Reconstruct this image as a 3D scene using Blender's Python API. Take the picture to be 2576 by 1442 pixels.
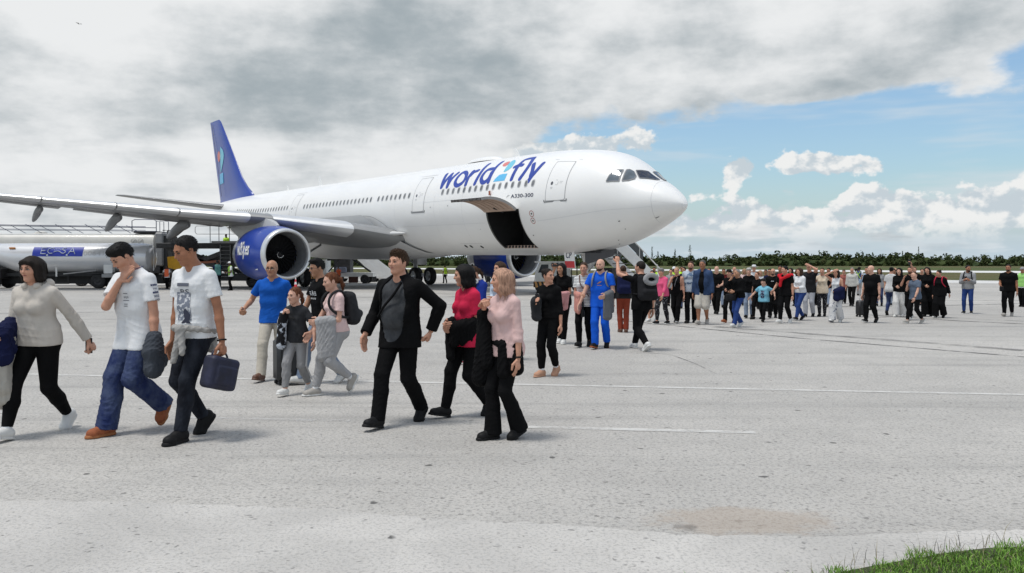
import bpy, bmesh, math, random
import numpy as np
from mathutils import Vector, Matrix
from mathutils.bvhtree import BVHTree

for _o in list(bpy.data.objects):
    bpy.data.objects.remove(_o, do_unlink=True)
scene = bpy.context.scene
COL = scene.collection
R = math.radians
# ---------------------------------------------------------------- shared geometry of the place
FPX, CXP, CYP, HZ = 2100.0, 1288.0, 721.0, 665.5      # focal length and horizon of the 2576 px wide picture
CAM_H = 1.62
PITCH = math.atan((CYP - HZ) / FPX)

def ground_at(px, py):
    """point of the flat apron seen at picture position px, py"""
    a = (px - CXP) / FPX; b = (CYP - py) / FPX
    c, s = math.cos(PITCH), math.sin(PITCH)
    dx, dy, dz = a, c + b * s, -s + b * c
    t = -CAM_H / dz
    return np.array([dx * t, dy * t, 0.0])

# aircraft frame: s metres aft of the nose, l metres to starboard, z up
NOSE = np.array([8.02, 38.62]); HEAD = 0.90
AF = np.array([math.cos(HEAD), -math.sin(HEAD)])        # forward
AR = np.array([AF[1], -AF[0]])                          # starboard
PITCH_Z0, PITCH_Z1 = -.20, .0092
ZC = 5.06                                               # height of the cabin's centre line
_S = np.array([0, .05, .15, .35, .7, 1.2, 1.7, 2.1, 2.6, 3.2, 3.9, 4.8, 6.0, 7.5, 9.0, 11, 40, 43, 46, 49, 52, 55, 58, 60.5, 62.4, 63.2])
_T = np.array([-.52, -.36, -.21, 0., .28, .61, .88, 1.14, 1.55, 1.94, 2.24, 2.46, 2.63, 2.75, 2.81, 2.82, 2.82, 2.82, 2.82, 2.82, 2.81, 2.77, 2.69, 2.58, 2.44, 2.3])
_B = np.array([-.52, -.63, -.73, -.87, -1.06, -1.30, -1.52, -1.69, -1.89, -2.10, -2.30, -2.49, -2.67, -2.78, -2.815, -2.82, -2.82, -2.80, -2.66, -2.30, -1.72, -1.0, -.12, .72, 1.5, 1.9])
_W = np.array([0, .18, .33, .54, .82, 1.14, 1.41, 1.60, 1.81, 2.03, 2.25, 2.46, 2.65, 2.77, 2.81, 2.82, 2.82, 2.82, 2.80, 2.68, 2.42, 2.02, 1.46, .92, .45, .2])

def pchip(x, X, Y):
    x = np.asarray(x, float); h = np.diff(X); d = np.diff(Y) / h
    m = np.zeros(len(X)); m[0] = d[0]; m[-1] = d[-1]
    for i in range(1, len(X) - 1):
        if d[i-1] * d[i] > 0:
            w1 = 2*h[i] + h[i-1]; w2 = h[i] + 2*h[i-1]
            m[i] = (w1 + w2) / (w1/d[i-1] + w2/d[i])
    k = np.clip(np.searchsorted(X, x, side='right') - 1, 0, len(X) - 2)
    t = (x - X[k]) / h[k]
    return ((1+2*t)*(1-t)**2*Y[k] + t*(1-t)**2*h[k]*m[k] + t*t*(3-2*t)*Y[k+1] + t*t*(t-1)*h[k]*m[k+1])

def fus(s, phi):
    """skin of the fuselage: phi 0 = starboard side, +90 deg = top"""
    s = np.asarray(s, float); phi = np.asarray(phi, float)
    top, bot, w = pchip(s, _S, _T), pchip(s, _S, _B), pchip(s, _S, _W)
    # widest line: centre in the cabin, lower at the nose, upper at the tail
    mid = np.where(s < 11, np.minimum(0, (top + bot) * .5 * .9), np.where(s > 42, (top+bot)*.5, 0))
    sp = np.sin(phi)
    z = mid + np.where(sp > 0, (top - mid) * sp, (mid - bot) * sp)
    return np.stack([s + 0*phi, w * np.cos(phi), z + ZC], -1)

def fus_n(s, phi, off):
    e = 1e-3
    p = fus(s, phi); ps = fus(np.asarray(s)+e, phi) - p; pp = fus(s, np.asarray(phi)+e) - p
    n = np.cross(ps, pp); n /= np.linalg.norm(n, axis=-1, keepdims=True) + 1e-12
    return p - n * off

def ac2w(p):
    p = np.array(p, float)
    p[..., 2] += PITCH_Z0 + PITCH_Z1 * p[..., 0]         # stands slightly nose-down
    xy = NOSE - p[..., 0:1] * AF + p[..., 1:2] * AR
    return np.concatenate([xy, p[..., 2:3]], -1)
# ---------------------------------------------------------------- camera, light, sky, exposure
cam = bpy.data.cameras.new('camera'); cam.sensor_width = 36.0; cam.lens = FPX / 2576.0 * 36.0
cam.clip_start = .05; cam.clip_end = 5000
cam_o = bpy.data.objects.new('camera', cam); COL.objects.link(cam_o)
cam_o.location = (0, 0, CAM_H); cam_o.rotation_euler = (math.pi/2 - PITCH, 0, 0)
scene.camera = cam_o
scene.view_settings.view_transform = 'Standard'; scene.view_settings.look = 'None'
scene.view_settings.gamma = 1.0; scene.view_settings.exposure = EXPOSURE = .52
scene.view_settings.use_curve_mapping = False
scene.cycles.max_bounces = 6; scene.cycles.diffuse_bounces = 3; scene.cycles.transparent_max_bounces = 8

SUN_EL, SUN_AZ = R(72), R(245)        # azimuth clockwise from +Y: high sun behind thin cloud, to the left
sun = bpy.data.lights.new('sun', 'SUN'); sun.energy = 1.65; sun.angle = R(13); sun.color = (1, .965, .91)
sun_o = bpy.data.objects.new('sun', sun); COL.objects.link(sun_o)
_d = Vector((math.sin(SUN_AZ)*math.cos(SUN_EL), math.cos(SUN_AZ)*math.cos(SUN_EL), math.sin(SUN_EL)))
sun_o.rotation_euler = _d.to_track_quat('Z', 'Y').to_euler()

world = bpy.data.worlds.new('World'); scene.world = world; world.use_nodes = True
world.cycles.sampling_method = 'MANUAL'; world.cycles.sample_map_resolution = 128
wn = world.node_tree.nodes; wl = world.node_tree.links; wn.clear()

class NG:
    """tiny expression builder over shader nodes"""
    def __init__(s, tree): s.n = tree.nodes; s.l = tree.links
    def put(s, sock, v):
        if hasattr(v, 'is_linked'): s.l.new(v, sock)
        else: sock.default_value = v
    def m(s, op, a, b=None, c=None, clamp=False):
        n = s.n.new('ShaderNodeMath'); n.operation = op; n.use_clamp = clamp
        s.put(n.inputs[0], a)
        if b is not None: s.put(n.inputs[1], b)
        if c is not None: s.put(n.inputs[2], c)
        return n.outputs[0]
    def add(s, a, b): return s.m('ADD', a, b)
    def sub(s, a, b): return s.m('SUBTRACT', a, b)
    def mul(s, a, b): return s.m('MULTIPLY', a, b)
    def mad(s, a, b, c): return s.m('MULTIPLY_ADD', a, b, c)
    def step(s, x, lo, hi, a=0.0, b=1.0, smooth=True):
        n = s.n.new('ShaderNodeMapRange'); n.interpolation_type = 'SMOOTHSTEP' if smooth else 'LINEAR'
        s.put(n.inputs[0], x); s.put(n.inputs[1], lo); s.put(n.inputs[2], hi); s.put(n.inputs[3], a); s.put(n.inputs[4], b)
        return n.outputs[0]
    def xyz(s, x, y, z):
        n = s.n.new('ShaderNodeCombineXYZ'); s.put(n.inputs[0], x); s.put(n.inputs[1], y); s.put(n.inputs[2], z); return n.outputs[0]
    def sep(s, v):
        n = s.n.new('ShaderNodeSeparateXYZ'); s.l.new(v, n.inputs[0]); return n.outputs
    def noise(s, v, scale, detail=5, rough=.55, dist=0.0, lac=2.0):
        n = s.n.new('ShaderNodeTexNoise'); n.inputs['Scale'].default_value = scale; n.inputs['Detail'].default_value = detail
        n.inputs['Roughness'].default_value = rough; n.inputs['Distortion'].default_value = dist; n.inputs['Lacunarity'].default_value = lac
        if v is not None: s.l.new(v, n.inputs['Vector'])
        return n.outputs[0]
    def noise2(s, v, scale, detail=5, rough=.55):
        n = s.n.new('ShaderNodeTexNoise'); n.noise_dimensions = '2D'; n.inputs['Scale'].default_value = scale; n.inputs['Detail'].default_value = detail
        n.inputs['Roughness'].default_value = rough; s.l.new(v, n.inputs['Vector']); return n.outputs[0]
    def voro(s, v, scale, feature='F1', out='Distance', rand=1.0):
        n = s.n.new('ShaderNodeTexVoronoi'); n.feature = feature; n.inputs['Scale'].default_value = scale; n.inputs['Randomness'].default_value = rand
        if v is not None: s.l.new(v, n.inputs['Vector'])
        return n.outputs[out]
    def mix(s, f, a, b):
        n = s.n.new('ShaderNodeMix'); n.data_type = 'RGBA'
        s.put(n.inputs['Factor'], f)
        for k, v in (('A', a), ('B', b)):
            sock = [i for i in n.inputs if i.name == k and i.type == 'RGBA'][0]
            if hasattr(v, 'is_linked'): s.l.new(v, sock)
            else: sock.default_value = (*v[:3], 1)
        return [o for o in n.outputs if o.type == 'RGBA'][0]
    def mapping(s, v, loc=(0,0,0), rot=(0,0,0), scale=(1,1,1)):
        n = s.n.new('ShaderNodeMapping'); s.l.new(v, n.inputs[0])
        n.inputs[1].default_value = loc; n.inputs[2].default_value = rot; n.inputs[3].default_value = scale
        return n.outputs[0]
    def vadd(s, a, b):
        n = s.n.new('ShaderNodeVectorMath'); n.operation = 'ADD'; s.put(n.inputs[0], a); s.put(n.inputs[1], b); return n.outputs[0]

def build_sky():
    g = NG(world.node_tree)
    out = wn.new('ShaderNodeOutputWorld'); bg = wn.new('ShaderNodeBackground'); wl.new(bg.outputs[0], out.inputs[0])
    bg.inputs[1].default_value = .1
    sky = wn.new('ShaderNodeTexSky'); sky.sky_type = 'NISHITA'; sky.sun_disc = False
    sky.sun_elevation = SUN_EL; sky.sun_rotation = SUN_AZ; sky.dust_density = 1.4; sky.ozone_density = 2.2; sky.air_density = 1.15
    tc = wn.new('ShaderNodeTexCoord'); d = tc.outputs['Generated']
    x, y, z = g.sep(d)
    az = g.m('ARCTAN2', x, y); el = g.m('ARCSINE', z)
    ae = g.xyz(az, el, 0.0)
    def total(bl, base):
        """soft bumps of cloud cover round given bearings and elevations"""
        t = base
        for b in bl:
            px, py, rx, ry, amp = b[:5]
            mp = wn.new('ShaderNodeMapping'); mp.vector_type = 'TEXTURE'; wl.new(ae, mp.inputs[0])
            mp.inputs[1].default_value = ((px - 1288) / 2100.0, (665 - py) / 2100.0, 0)
            mp.inputs[2].default_value = (0, 0, b[5] if len(b) > 5 else 0.0); mp.inputs[3].default_value = (rx / 2100.0, ry / 2100.0, 1)
            dt = wn.new('ShaderNodeVectorMath'); dt.operation = 'DOT_PRODUCT'; wl.new(mp.outputs[0], dt.inputs[0]); wl.new(mp.outputs[0], dt.inputs[1])
            t = g.mad(g.m('POWER', .36788, dt.outputs['Value']), amp, t)
        return t
    # --- high grey deck, seen as a flat layer overhead
    iz = g.m('DIVIDE', 1.0, g.m('MAXIMUM', g.add(z, .10), .02))
    pu, pv = g.mul(x, iz), g.mul(y, iz)
    deckv = g.xyz(pu, pv, 3.7)
    flatv = g.xyz(g.mul(az, 1.0), g.mul(el, 1.9), 1.3)
    n1 = g.noise2(deckv, 1.05, 5, .56); n2 = g.noise2(flatv, 7.5, 6, .56)
    nd = g.add(g.mul(n1, .42), g.mul(n2, .58))
    cov = total([(1000, 150, 1150, 260, .34), (300, 330, 600, 270, .32), (560, 520, 700, 130, .30), (2300, 120, 800, 190, .30), (1500, 330, 300, 80, .05),
                 (2060, 400, 560, 95, -.50, -.06), (2520, 235, 170, 45, -.40), (1500, 420, 250, 80, -.18), (2350, 330, 500, 70, -.12), (1100, 430, 220, 60, -.12), (820, 470, 160, 40, -.10)], 0.03)
    deck = g.step(g.add(g.sub(nd, .5), cov), .0, .12)
    # grey of the deck: dark bellies, bright gaps
    n3 = g.noise2(g.vadd(deckv, (11.3, 4.1, 2.0)), 1.5, 4, .55); n4 = g.noise2(g.vadd(flatv, (4.2, 1.1, 5.0)), 8.5, 6, .60)
    nb = g.add(g.mul(n3, .42), g.mul(n4, .58))
    dark = total([(820, 200, 560, 110, .15), (1120, 120, 380, 90, .17), (100, 220, 280, 90, .16), (1180, 300, 300, 50, .12), (1750, 190, 700, 90, .02), (2250, 190, 200, 65, .10), (480, 330, 300, 40, .10),
                  (230, 90, 170, 120, -.36), (345, 205, 140, 60, -.26), (560, 45, 200, 50, -.16), (720, 440, 900, 90, -.10), (300, 470, 500, 80, -.04), (1700, 60, 500, 60, -.08), (2350, 70, 300, 70, -.02)], 0.0)
    shade = g.step(g.add(g.mul(g.sub(nb, .5), 1.15), dark), -.20, .37)
    deck_c = g.mix(shade, (5.8, 5.9, 5.95), (2.5, 2.88, 3.1))
    # --- heaped clouds low over the horizon
    cv = g.xyz(az, g.mul(el, 1.35), 7.7)
    def heap_noise(off):
        v = g.vadd(cv, off)
        n = g.noise2(v, 15.0, 6, .55)
        return g.sub(.93, g.m('ABSOLUTE', g.mul(g.sub(g.noise2(v, 12.0, 6, .5), .5), 1.9))) if False else n
    h0 = heap_noise((0, 0, 0)); h1 = heap_noise((-.006, .013, 0))
    hb = [(1500, 372, 150, 38, .42), (1330, 380, 130, 26, .30), (1850, 438, 44, 36, .46), (2070, 430, 125, 34, .42), (2185, 445, 50, 20, .12), (1960, 480, 90, 22, -.25), (2000, 495, 60, 16, -.2), (2490, 395, 110, 40, .32), (2030, 560, 330, 55, .36),
          (2480, 560, 260, 60, .36), (1760, 575, 120, 30, .28), (2150, 505, 120, 30, .20), (600, 560, 700, 60, .18), (950, 470, 300, 60, .20), (1680, 440, 50, 22, .10)]
    hcov = g.add(total(hb, -.235), g.step(g.m('ABSOLUTE', az), .65, .9, 0.0, .22))
    hraw = g.add(g.sub(h0, .47), hcov)
    heap = g.mul(g.step(hraw, .0, .075), g.step(el, .012, .05))
    lit = g.add(g.mul(g.sub(h0, h1), 4.2), g.mul(g.sub(h0, .47), .8))
    heap_c = g.mix(g.step(lit, -.30, .34), (3.9, 4.4, 4.75), (6.0, 6.05, 6.0))
    # --- wisps
    wv = g.xyz(g.mul(az, .55), g.mul(el, 4.5), 2.2)
    wisp = g.mul(g.step(g.noise2(g.mapping(wv, rot=(0, 0, .10)), 5.0, 4, .6), .42, .74), .72)
    # --- clear air: the sky model, paler towards the horizon
    n = wn.new('ShaderNodeMix'); n.data_type = 'RGBA'; n.blend_type = 'MULTIPLY'; n.inputs['Factor'].default_value = 1
    a = [i for i in n.inputs if i.type == 'RGBA']; wl.new(sky.outputs[0], a[0]); a[1].default_value = (.88, .98, 1.03, 1)
    clear = [o for o in n.outputs if o.type == 'RGBA'][0]
    hz = g.step(el, -.01, .11, 1.0, .0)
    clear = g.mix(g.mul(hz, .80), clear, (3.6, 4.5, 5.2))
    c = g.mix(wisp, clear, (4.6, 5.0, 5.3))
    c = g.mix(heap, c, heap_c)
    c = g.mix(deck, c, deck_c)
    c = g.mix(g.step(el, .0, .045, .75, 0.0), c, (3.75, 4.5, 5.05))
    wl.new(c, bg.inputs[0])
build_sky()
# ---------------------------------------------------------------- helpers: materials, meshes, tags
def unit(v): v = np.asarray(v, float); return v / (np.linalg.norm(v) + 1e-12)
MATS = {}
def mat(name, col, rough=.6, metal=0.0, var=0.0, vscale=8.0, bump=0.0, bscale=60.0, spec=.5, coat=0.0, sub=0.0, stretch=(1, 1, 1), emit=None, col2=None, sheen=0.0):
    """principled material with procedural colour variation and relief"""
    if name in MATS: return MATS[name]
    m = bpy.data.materials.new(name); m.use_nodes = True; t = m.node_tree; g = NG(t)
    p = t.nodes['Principled BSDF']; p.inputs['Roughness'].default_value = rough; p.inputs['Metallic'].default_value = metal
    p.inputs['Specular IOR Level'].default_value = spec; p.inputs['Coat Weight'].default_value = coat; p.inputs['Coat Roughness'].default_value = .06
    if sheen: p.inputs['Sheen Weight'].default_value = sheen
    if sub:
        p.inputs['Subsurface Weight'].default_value = sub; p.inputs['Subsurface Radius'].default_value = (.02, .008, .004); p.inputs['Subsurface Scale'].default_value = .5
    p.inputs['Base Color'].default_value = (*col, 1)
    tc = t.nodes.new('ShaderNodeTexCoord'); v = tc.outputs['Object']
    if stretch != (1, 1, 1): v = g.mapping(v, scale=stretch)
    if var or col2:
        n = g.noise(v, vscale, 4, .6)
        c2 = col2 if col2 else tuple(c * (1 - var) for c in col); c1 = col if col2 else tuple(min(1, c * (1 + var)) for c in col)
        t.links.new(g.mix(g.step(n, .3, .7), c1, c2), p.inputs['Base Color'])
    if bump:
        b = t.nodes.new('ShaderNodeBump'); b.inputs['Strength'].default_value = bump; b.inputs['Distance'].default_value = .01
        t.links.new(g.noise(v, bscale, 3, .6), b.inputs['Height']); t.links.new(b.outputs[0], p.inputs['Normal'])
    MATS[name] = m
    return m

def tag(o, label=None, cat=None, group=None, kind=None):
    if label: o['label'] = label
    if cat: o['category'] = cat
    if group: o['group'] = group
    if kind: o['kind'] = kind
    return o

def empty(name, loc=(0, 0, 0), rz=0.0, label=None, cat=None, group=None):
    o = bpy.data.objects.new(name, None); COL.objects.link(o)
    o.location = [float(c) for c in loc]; o.rotation_euler = (0, 0, float(rz)); o.empty_display_size = .2
    return tag(o, label, cat, group)

def link(name, me, parent=None, loc=None):
    o = bpy.data.objects.new(name, me); COL.objects.link(o)
    if parent is not None: o.parent = parent
    if loc is not None: o.location = [float(c) for c in loc]
    return o

class MB:
    """collects faces; build() links them as one mesh object"""
    def __init__(s): s.v = []; s.f = []; s.mi = []; s.n = 0; s.mat = 0
    def raw(s, v, f, mi=None):
        v = np.asarray(v, float).reshape(-1, 3)
        s.v.append(v); s.f += [tuple(int(i) + s.n for i in q) for q in f]; s.mi += [s.mat if mi is None else mi] * len(f); s.n += len(v)
        return s
    def box(s, c, size, M=None, bev=0.0, mi=None):
        c = np.asarray(c, float); h = np.asarray(size, float) / 2
        if bev <= 0:
            v = np.array([[x, y, z] for x in (-1, 1) for y in (-1, 1) for z in (-1, 1)], float) * h
            f = [(0, 1, 3, 2), (4, 6, 7, 5), (0, 4, 5, 1), (2, 3, 7, 6), (0, 2, 6, 4), (1, 5, 7, 3)]
        else:
            b = min(bev, min(h) * .9); v = []; f = []; idx = {}
            for sx in (-1, 1):
                for sy in (-1, 1):
                    for sz in (-1, 1):
                        for k in range(3):
                            q = h - b; q[k] = h[k]; idx[sx, sy, sz, k] = len(v); v.append(q * (sx, sy, sz))
            v = np.array(v)
            def F(*ks):
                ids = [idx[k] for k in ks]; P = v[ids]; n = np.cross(P[1] - P[0], P[2] - P[0])
                f.append(tuple(ids) if n @ P.mean(0) > 0 else tuple(ids[::-1]))
            S = (-1, 1)
            for k in range(3):
                for sg in S:
                    cc = [(-1, -1), (1, -1), (1, 1), (-1, 1)]
                    def mk(a, b_): q = [0, 0, 0]; q[k] = sg; o = [i for i in range(3) if i != k]; q[o[0]] = a; q[o[1]] = b_; return (*q, k)
                    F(*[mk(a, b_) for a, b_ in cc])
            for k in range(3):
                o = [i for i in range(3) if i != k]
                for a in S:
                    for b_ in S:
                        def q(e, kk): r = [0, 0, 0]; r[k] = e; r[o[0]] = a; r[o[1]] = b_; return (*r, kk)
                        F(q(-1, o[0]), q(1, o[0]), q(1, o[1]), q(-1, o[1]))
            for sx in S:
                for sy in S:
                    for sz in S: F((sx, sy, sz, 0), (sx, sy, sz, 1), (sx, sy, sz, 2))
        if M is not None: v = v @ np.asarray(M, float).T
        return s.raw(v + c, f, mi)
    def tube(s, pts, r, n=8, cap=True, mi=None, closed=False):
        pts = np.asarray(pts, float); k = len(pts); rr = np.broadcast_to(np.asarray(r, float), (k,))
        t = np.gradient(pts, axis=0) if not closed else np.roll(pts, -1, 0) - np.roll(pts, 1, 0)
        t /= np.linalg.norm(t, axis=1, keepdims=True) + 1e-12
        up = np.array([0, 0, 1.0]) if abs(t[0][2]) < .9 else np.array([1.0, 0, 0])
        u = np.cross(t[0], up); u /= np.linalg.norm(u); rings = []
        a = np.arange(n) / n * 2 * math.pi
        for i in range(k):
            u = u - t[i] * (u @ t[i]); u /= np.linalg.norm(u) + 1e-12; w = np.cross(t[i], u)
            rings.append(pts[i] + rr[i] * (np.cos(a)[:, None] * u + np.sin(a)[:, None] * w))
        f = [(i*n + j, i*n + (j+1) % n, ((i+1) % k)*n + (j+1) % n, ((i+1) % k)*n + j) for i in range(k if closed else k-1) for j in range(n)]
        if cap and not closed: f += [tuple(range(n))[::-1], tuple((k-1)*n + j for j in range(n))]
        return s.raw(np.concatenate(rings), f, mi)
    def bar(s, a, b, w, h=None, mi=None, up=(0, 0, 1)):
        a, b = np.asarray(a, float), np.asarray(b, float); d = b - a; L = np.linalg.norm(d); d = d / L
        up = np.asarray(up, float)
        if abs(d @ up) > .95: up = np.array([1.0, 0, 0])
        x = np.cross(d, up); x /= np.linalg.norm(x); y = np.cross(x, d)
        return s.box((a + b) / 2, (w, L, h or w), np.stack([x, d, y], 1), mi=mi)
    def lathe(s, prof, c, axis, n=24, mi=None, cap=False, sweep=(0, 2*math.pi)):
        """prof: list of (along, radius)"""
        axis = np.asarray(axis, float); axis /= np.linalg.norm(axis); up = np.array([0, 0, 1.0]) if abs(axis[2]) < .9 else np.array([1.0, 0, 0])
        u = np.cross(axis, up); u /= np.linalg.norm(u); w = np.cross(u, axis)
        a = np.arange(n) / n * 2 * math.pi; k = len(prof)
        v = np.concatenate([np.asarray(c, float) + axis * p[0] + p[1] * (np.cos(a)[:, None] * u + np.sin(a)[:, None] * w) for p in prof])
        f = [(i*n + j, i*n + (j+1) % n, (i+1)*n + (j+1) % n, (i+1)*n + j) for i in range(k-1) for j in range(n)]
        if cap: f += [tuple(range(n))[::-1], tuple((k-1)*n + j for j in range(n))]
        return s.raw(v, f, mi)
    def loft(s, rings, closed=True, cap=False, mi=None):
        n = len(rings[0]); k = len(rings); m = n if closed else n - 1
        f = [(i*n + j, i*n + (j+1) % n, (i+1)*n + (j+1) % n, (i+1)*n + j) for i in range(k-1) for j in range(m)]
        if cap: f += [tuple(range(n))[::-1], tuple((k-1)*n + j for j in range(n))]
        return s.raw(np.concatenate(rings), f, mi)
    def poly(s, pts, mi=None): return s.raw(pts, [tuple(range(len(pts)))], mi)
    def prism(s, pts, vec, mi=None):
        pts = np.asarray(pts, float); n = len(pts); v = np.concatenate([pts, pts + np.asarray(vec, float)])
        f = [tuple(range(n))[::-1], tuple(range(n, 2*n))] + [(i, (i+1) % n, n + (i+1) % n, n + i) for i in range(n)]
        return s.raw(v, f, mi)
    def build(s, name, mats, parent=None, smooth=None, loc=None, fix=True):
        me = bpy.data.meshes.new(name)
        me.from_pydata(np.concatenate(s.v).tolist() if s.v else [], [], s.f)
        for m in (mats if isinstance(mats, (list, tuple)) else [mats]): me.materials.append(m)
        me.polygons.foreach_set('material_index', s.mi)
        if fix:
            bm = bmesh.new(); bm.from_mesh(me); bmesh.ops.recalc_face_normals(bm, faces=bm.faces); bm.to_mesh(me); bm.free()
        if smooth is not None:
            me.polygons.foreach_set('use_smooth', [True] * len(me.polygons))
            if smooth < 180:
                me.set_sharp_from_angle(angle=R(smooth))
        me.update()
        return link(name, me, parent, loc)
# ---------------------------------------------------------------- the apron and the airfield beyond it
NV = np.array([.70, .714]); TV = np.array([.714, -.70])      # across / along the runway, parallel to the aircraft
def strip(name, n0, n1, t0, t1, z, m, kind='structure'):
    p = [NV*n0 + TV*t0, NV*n0 + TV*t1, NV*n1 + TV*t1, NV*n1 + TV*t0]
    o = MB().poly([(q[0], q[1], z) for q in p]).build(name, m, fix=False)
    return tag(o, kind=kind)

def concrete_mat():
    m = bpy.data.materials.new('apron_concrete'); m.use_nodes = True; t = m.node_tree; g = NG(t); p = t.nodes['Principled BSDF']
    tc = t.nodes.new('ShaderNodeTexCoord'); v = tc.outputs['Object']; x, y, z = g.sep(v)
    big = g.noise(v, .10, 5, .6, .4); mid = g.noise(v, .9, 5, .65); fine = g.noise(v, 34.0, 3, .7); grit = g.noise(v, 120.0, 2, .6)
    c = g.mix(g.step(big, .3, .72), (.50, .480, .448), (.39, .375, .352))
    c = g.mix(g.mul(g.step(mid, .35, .75), .40), c, (.305, .294, .278))
    c = g.mix(g.mul(g.step(fine, .47, .66), .68), c, (.185, .18, .17))
    c = g.mix(g.mul(g.step(grit, .56, .72), .45), c, (.66, .65, .63))
    # streaks left by traffic, along the parking line
    sv = g.mapping(v, rot=(0, 0, .10), scale=(.06, 1.4, 1))
    c = g.mix(g.mul(g.step(g.noise(sv, 1.0, 6, .7, .3), .50, .74), .45), c, (.21, .207, .20))
    # dark blots of rubber and oil
    vv = g.vadd(g.mapping(v, scale=(1, 1, 0)), g.xyz(g.mul(g.noise(v, 9.0, 2), .10), g.mul(g.noise(g.vadd(v, (5, 3, 0)), 9.0, 2), .10), 0.0))
    for sc, thr, seed in ((2.2, .090, 0.0), (4.6, .12, 7.0), (1.2, .045, 3.0), (8.5, .17, 11.0)):
        d = g.voro(g.vadd(vv, (seed, seed, 0)), sc); keep = g.step(g.noise(g.vadd(v, (seed, 1, 0)), sc * .8, 1), .44, .50)
        c = g.mix(g.mul(g.mul(g.step(d, thr * .55, thr, 1, 0), keep), .8 if sc < 4 else .5), c, (.055, .054, .052))
    # hair cracks (faint)
    cr = g.voro(g.vadd(g.mapping(v, scale=(1, 1, 0)), g.mul_v(g, v)), .23, 'DISTANCE_TO_EDGE')
    c = g.mix(g.mul(g.step(cr, .0, .003, 1, 0), .10), c, (.14, .14, .135))
    # rust-brown spill near the verge
    sp = ground_at(1870, 1308)
    u = g.mul(g.sub(x, float(sp[0])), 1 / .62); w = g.mul(g.sub(y, float(sp[1])), 1 / .30)
    r2 = g.add(g.add(g.mul(u, u), g.mul(w, w)), g.mul(g.sub(g.noise(v, 4.5, 6, .7), .5), 3.2))
    c = g.mix(g.mul(g.step(r2, .35, 1.25, 1, 0), .50), c, (.35, .285, .225))
    d0 = ground_at(1725, 1325); u = g.mul(g.sub(x, float(d0[0])), 9.0); w = g.mul(g.sub(y, float(d0[1])), 9.0)
    c = g.mix(g.mul(g.step(g.add(g.add(g.mul(u, u), g.mul(w, w)), g.mul(g.noise(v, 14.0, 3), 1.5)), .6, 1.5, 1, 0), .5), c, (.07, .065, .06))
    t.links.new(c, p.inputs['Base Color']); p.inputs['Roughness'].default_value = .85; p.inputs['Specular IOR Level'].default_value = .25
    b = t.nodes.new('ShaderNodeBump'); b.inputs['Strength'].default_value = .9; b.inputs['Distance'].default_value = .010
    t.links.new(g.add(g.mul(fine, .6), g.mul(g.noise(v, 75.0, 2), .4)), b.inputs['Height']); t.links.new(b.outputs[0], p.inputs['Normal'])
    return m
NG.mul_v = staticmethod(lambda g, v: g.xyz(g.mul(g.noise(v, 1.3, 4), .35), g.mul(g.noise(g.vadd(v, (3, 9, 1)), 1.3, 4), .35), 0.0))

field_m = mat('field_grass', (.075, .085, .030), .9, var=.0, col2=(.115, .095, .045), vscale=.06, spec=.1)
field2_m = mat('field_grass_green', (.060, .090, .026), .9, col2=(.088, .092, .035), vscale=.05, spec=.1)
pale_m = mat('pale_concrete', (.56, .555, .54), .85, var=.10, vscale=.2, spec=.2)
CONC = concrete_mat()
tag(MB().poly([(-3500, -600, -.012), (3500, -600, -.012), (3500, 4000, -.012), (-3500, 4000, -.012)]).build('ground', field_m, fix=False), kind='structure')
strip('apron', -60, 92, -400, 400, -.004, CONC)
strip('apron_shoulder', 80, 93.5, -400, 400, .0, pale_m)
strip('grass_strip', 93.6, 178, -700, 700, -.006, field_m)
strip('runway', 182, 236, -1500, 1500, .0, mat('runway_concrete', (.62, .615, .60), .85, var=.08, vscale=.08, spec=.2))
strip('far_grass', 237, 460, -1500, 1500, -.004, field2_m)

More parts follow.
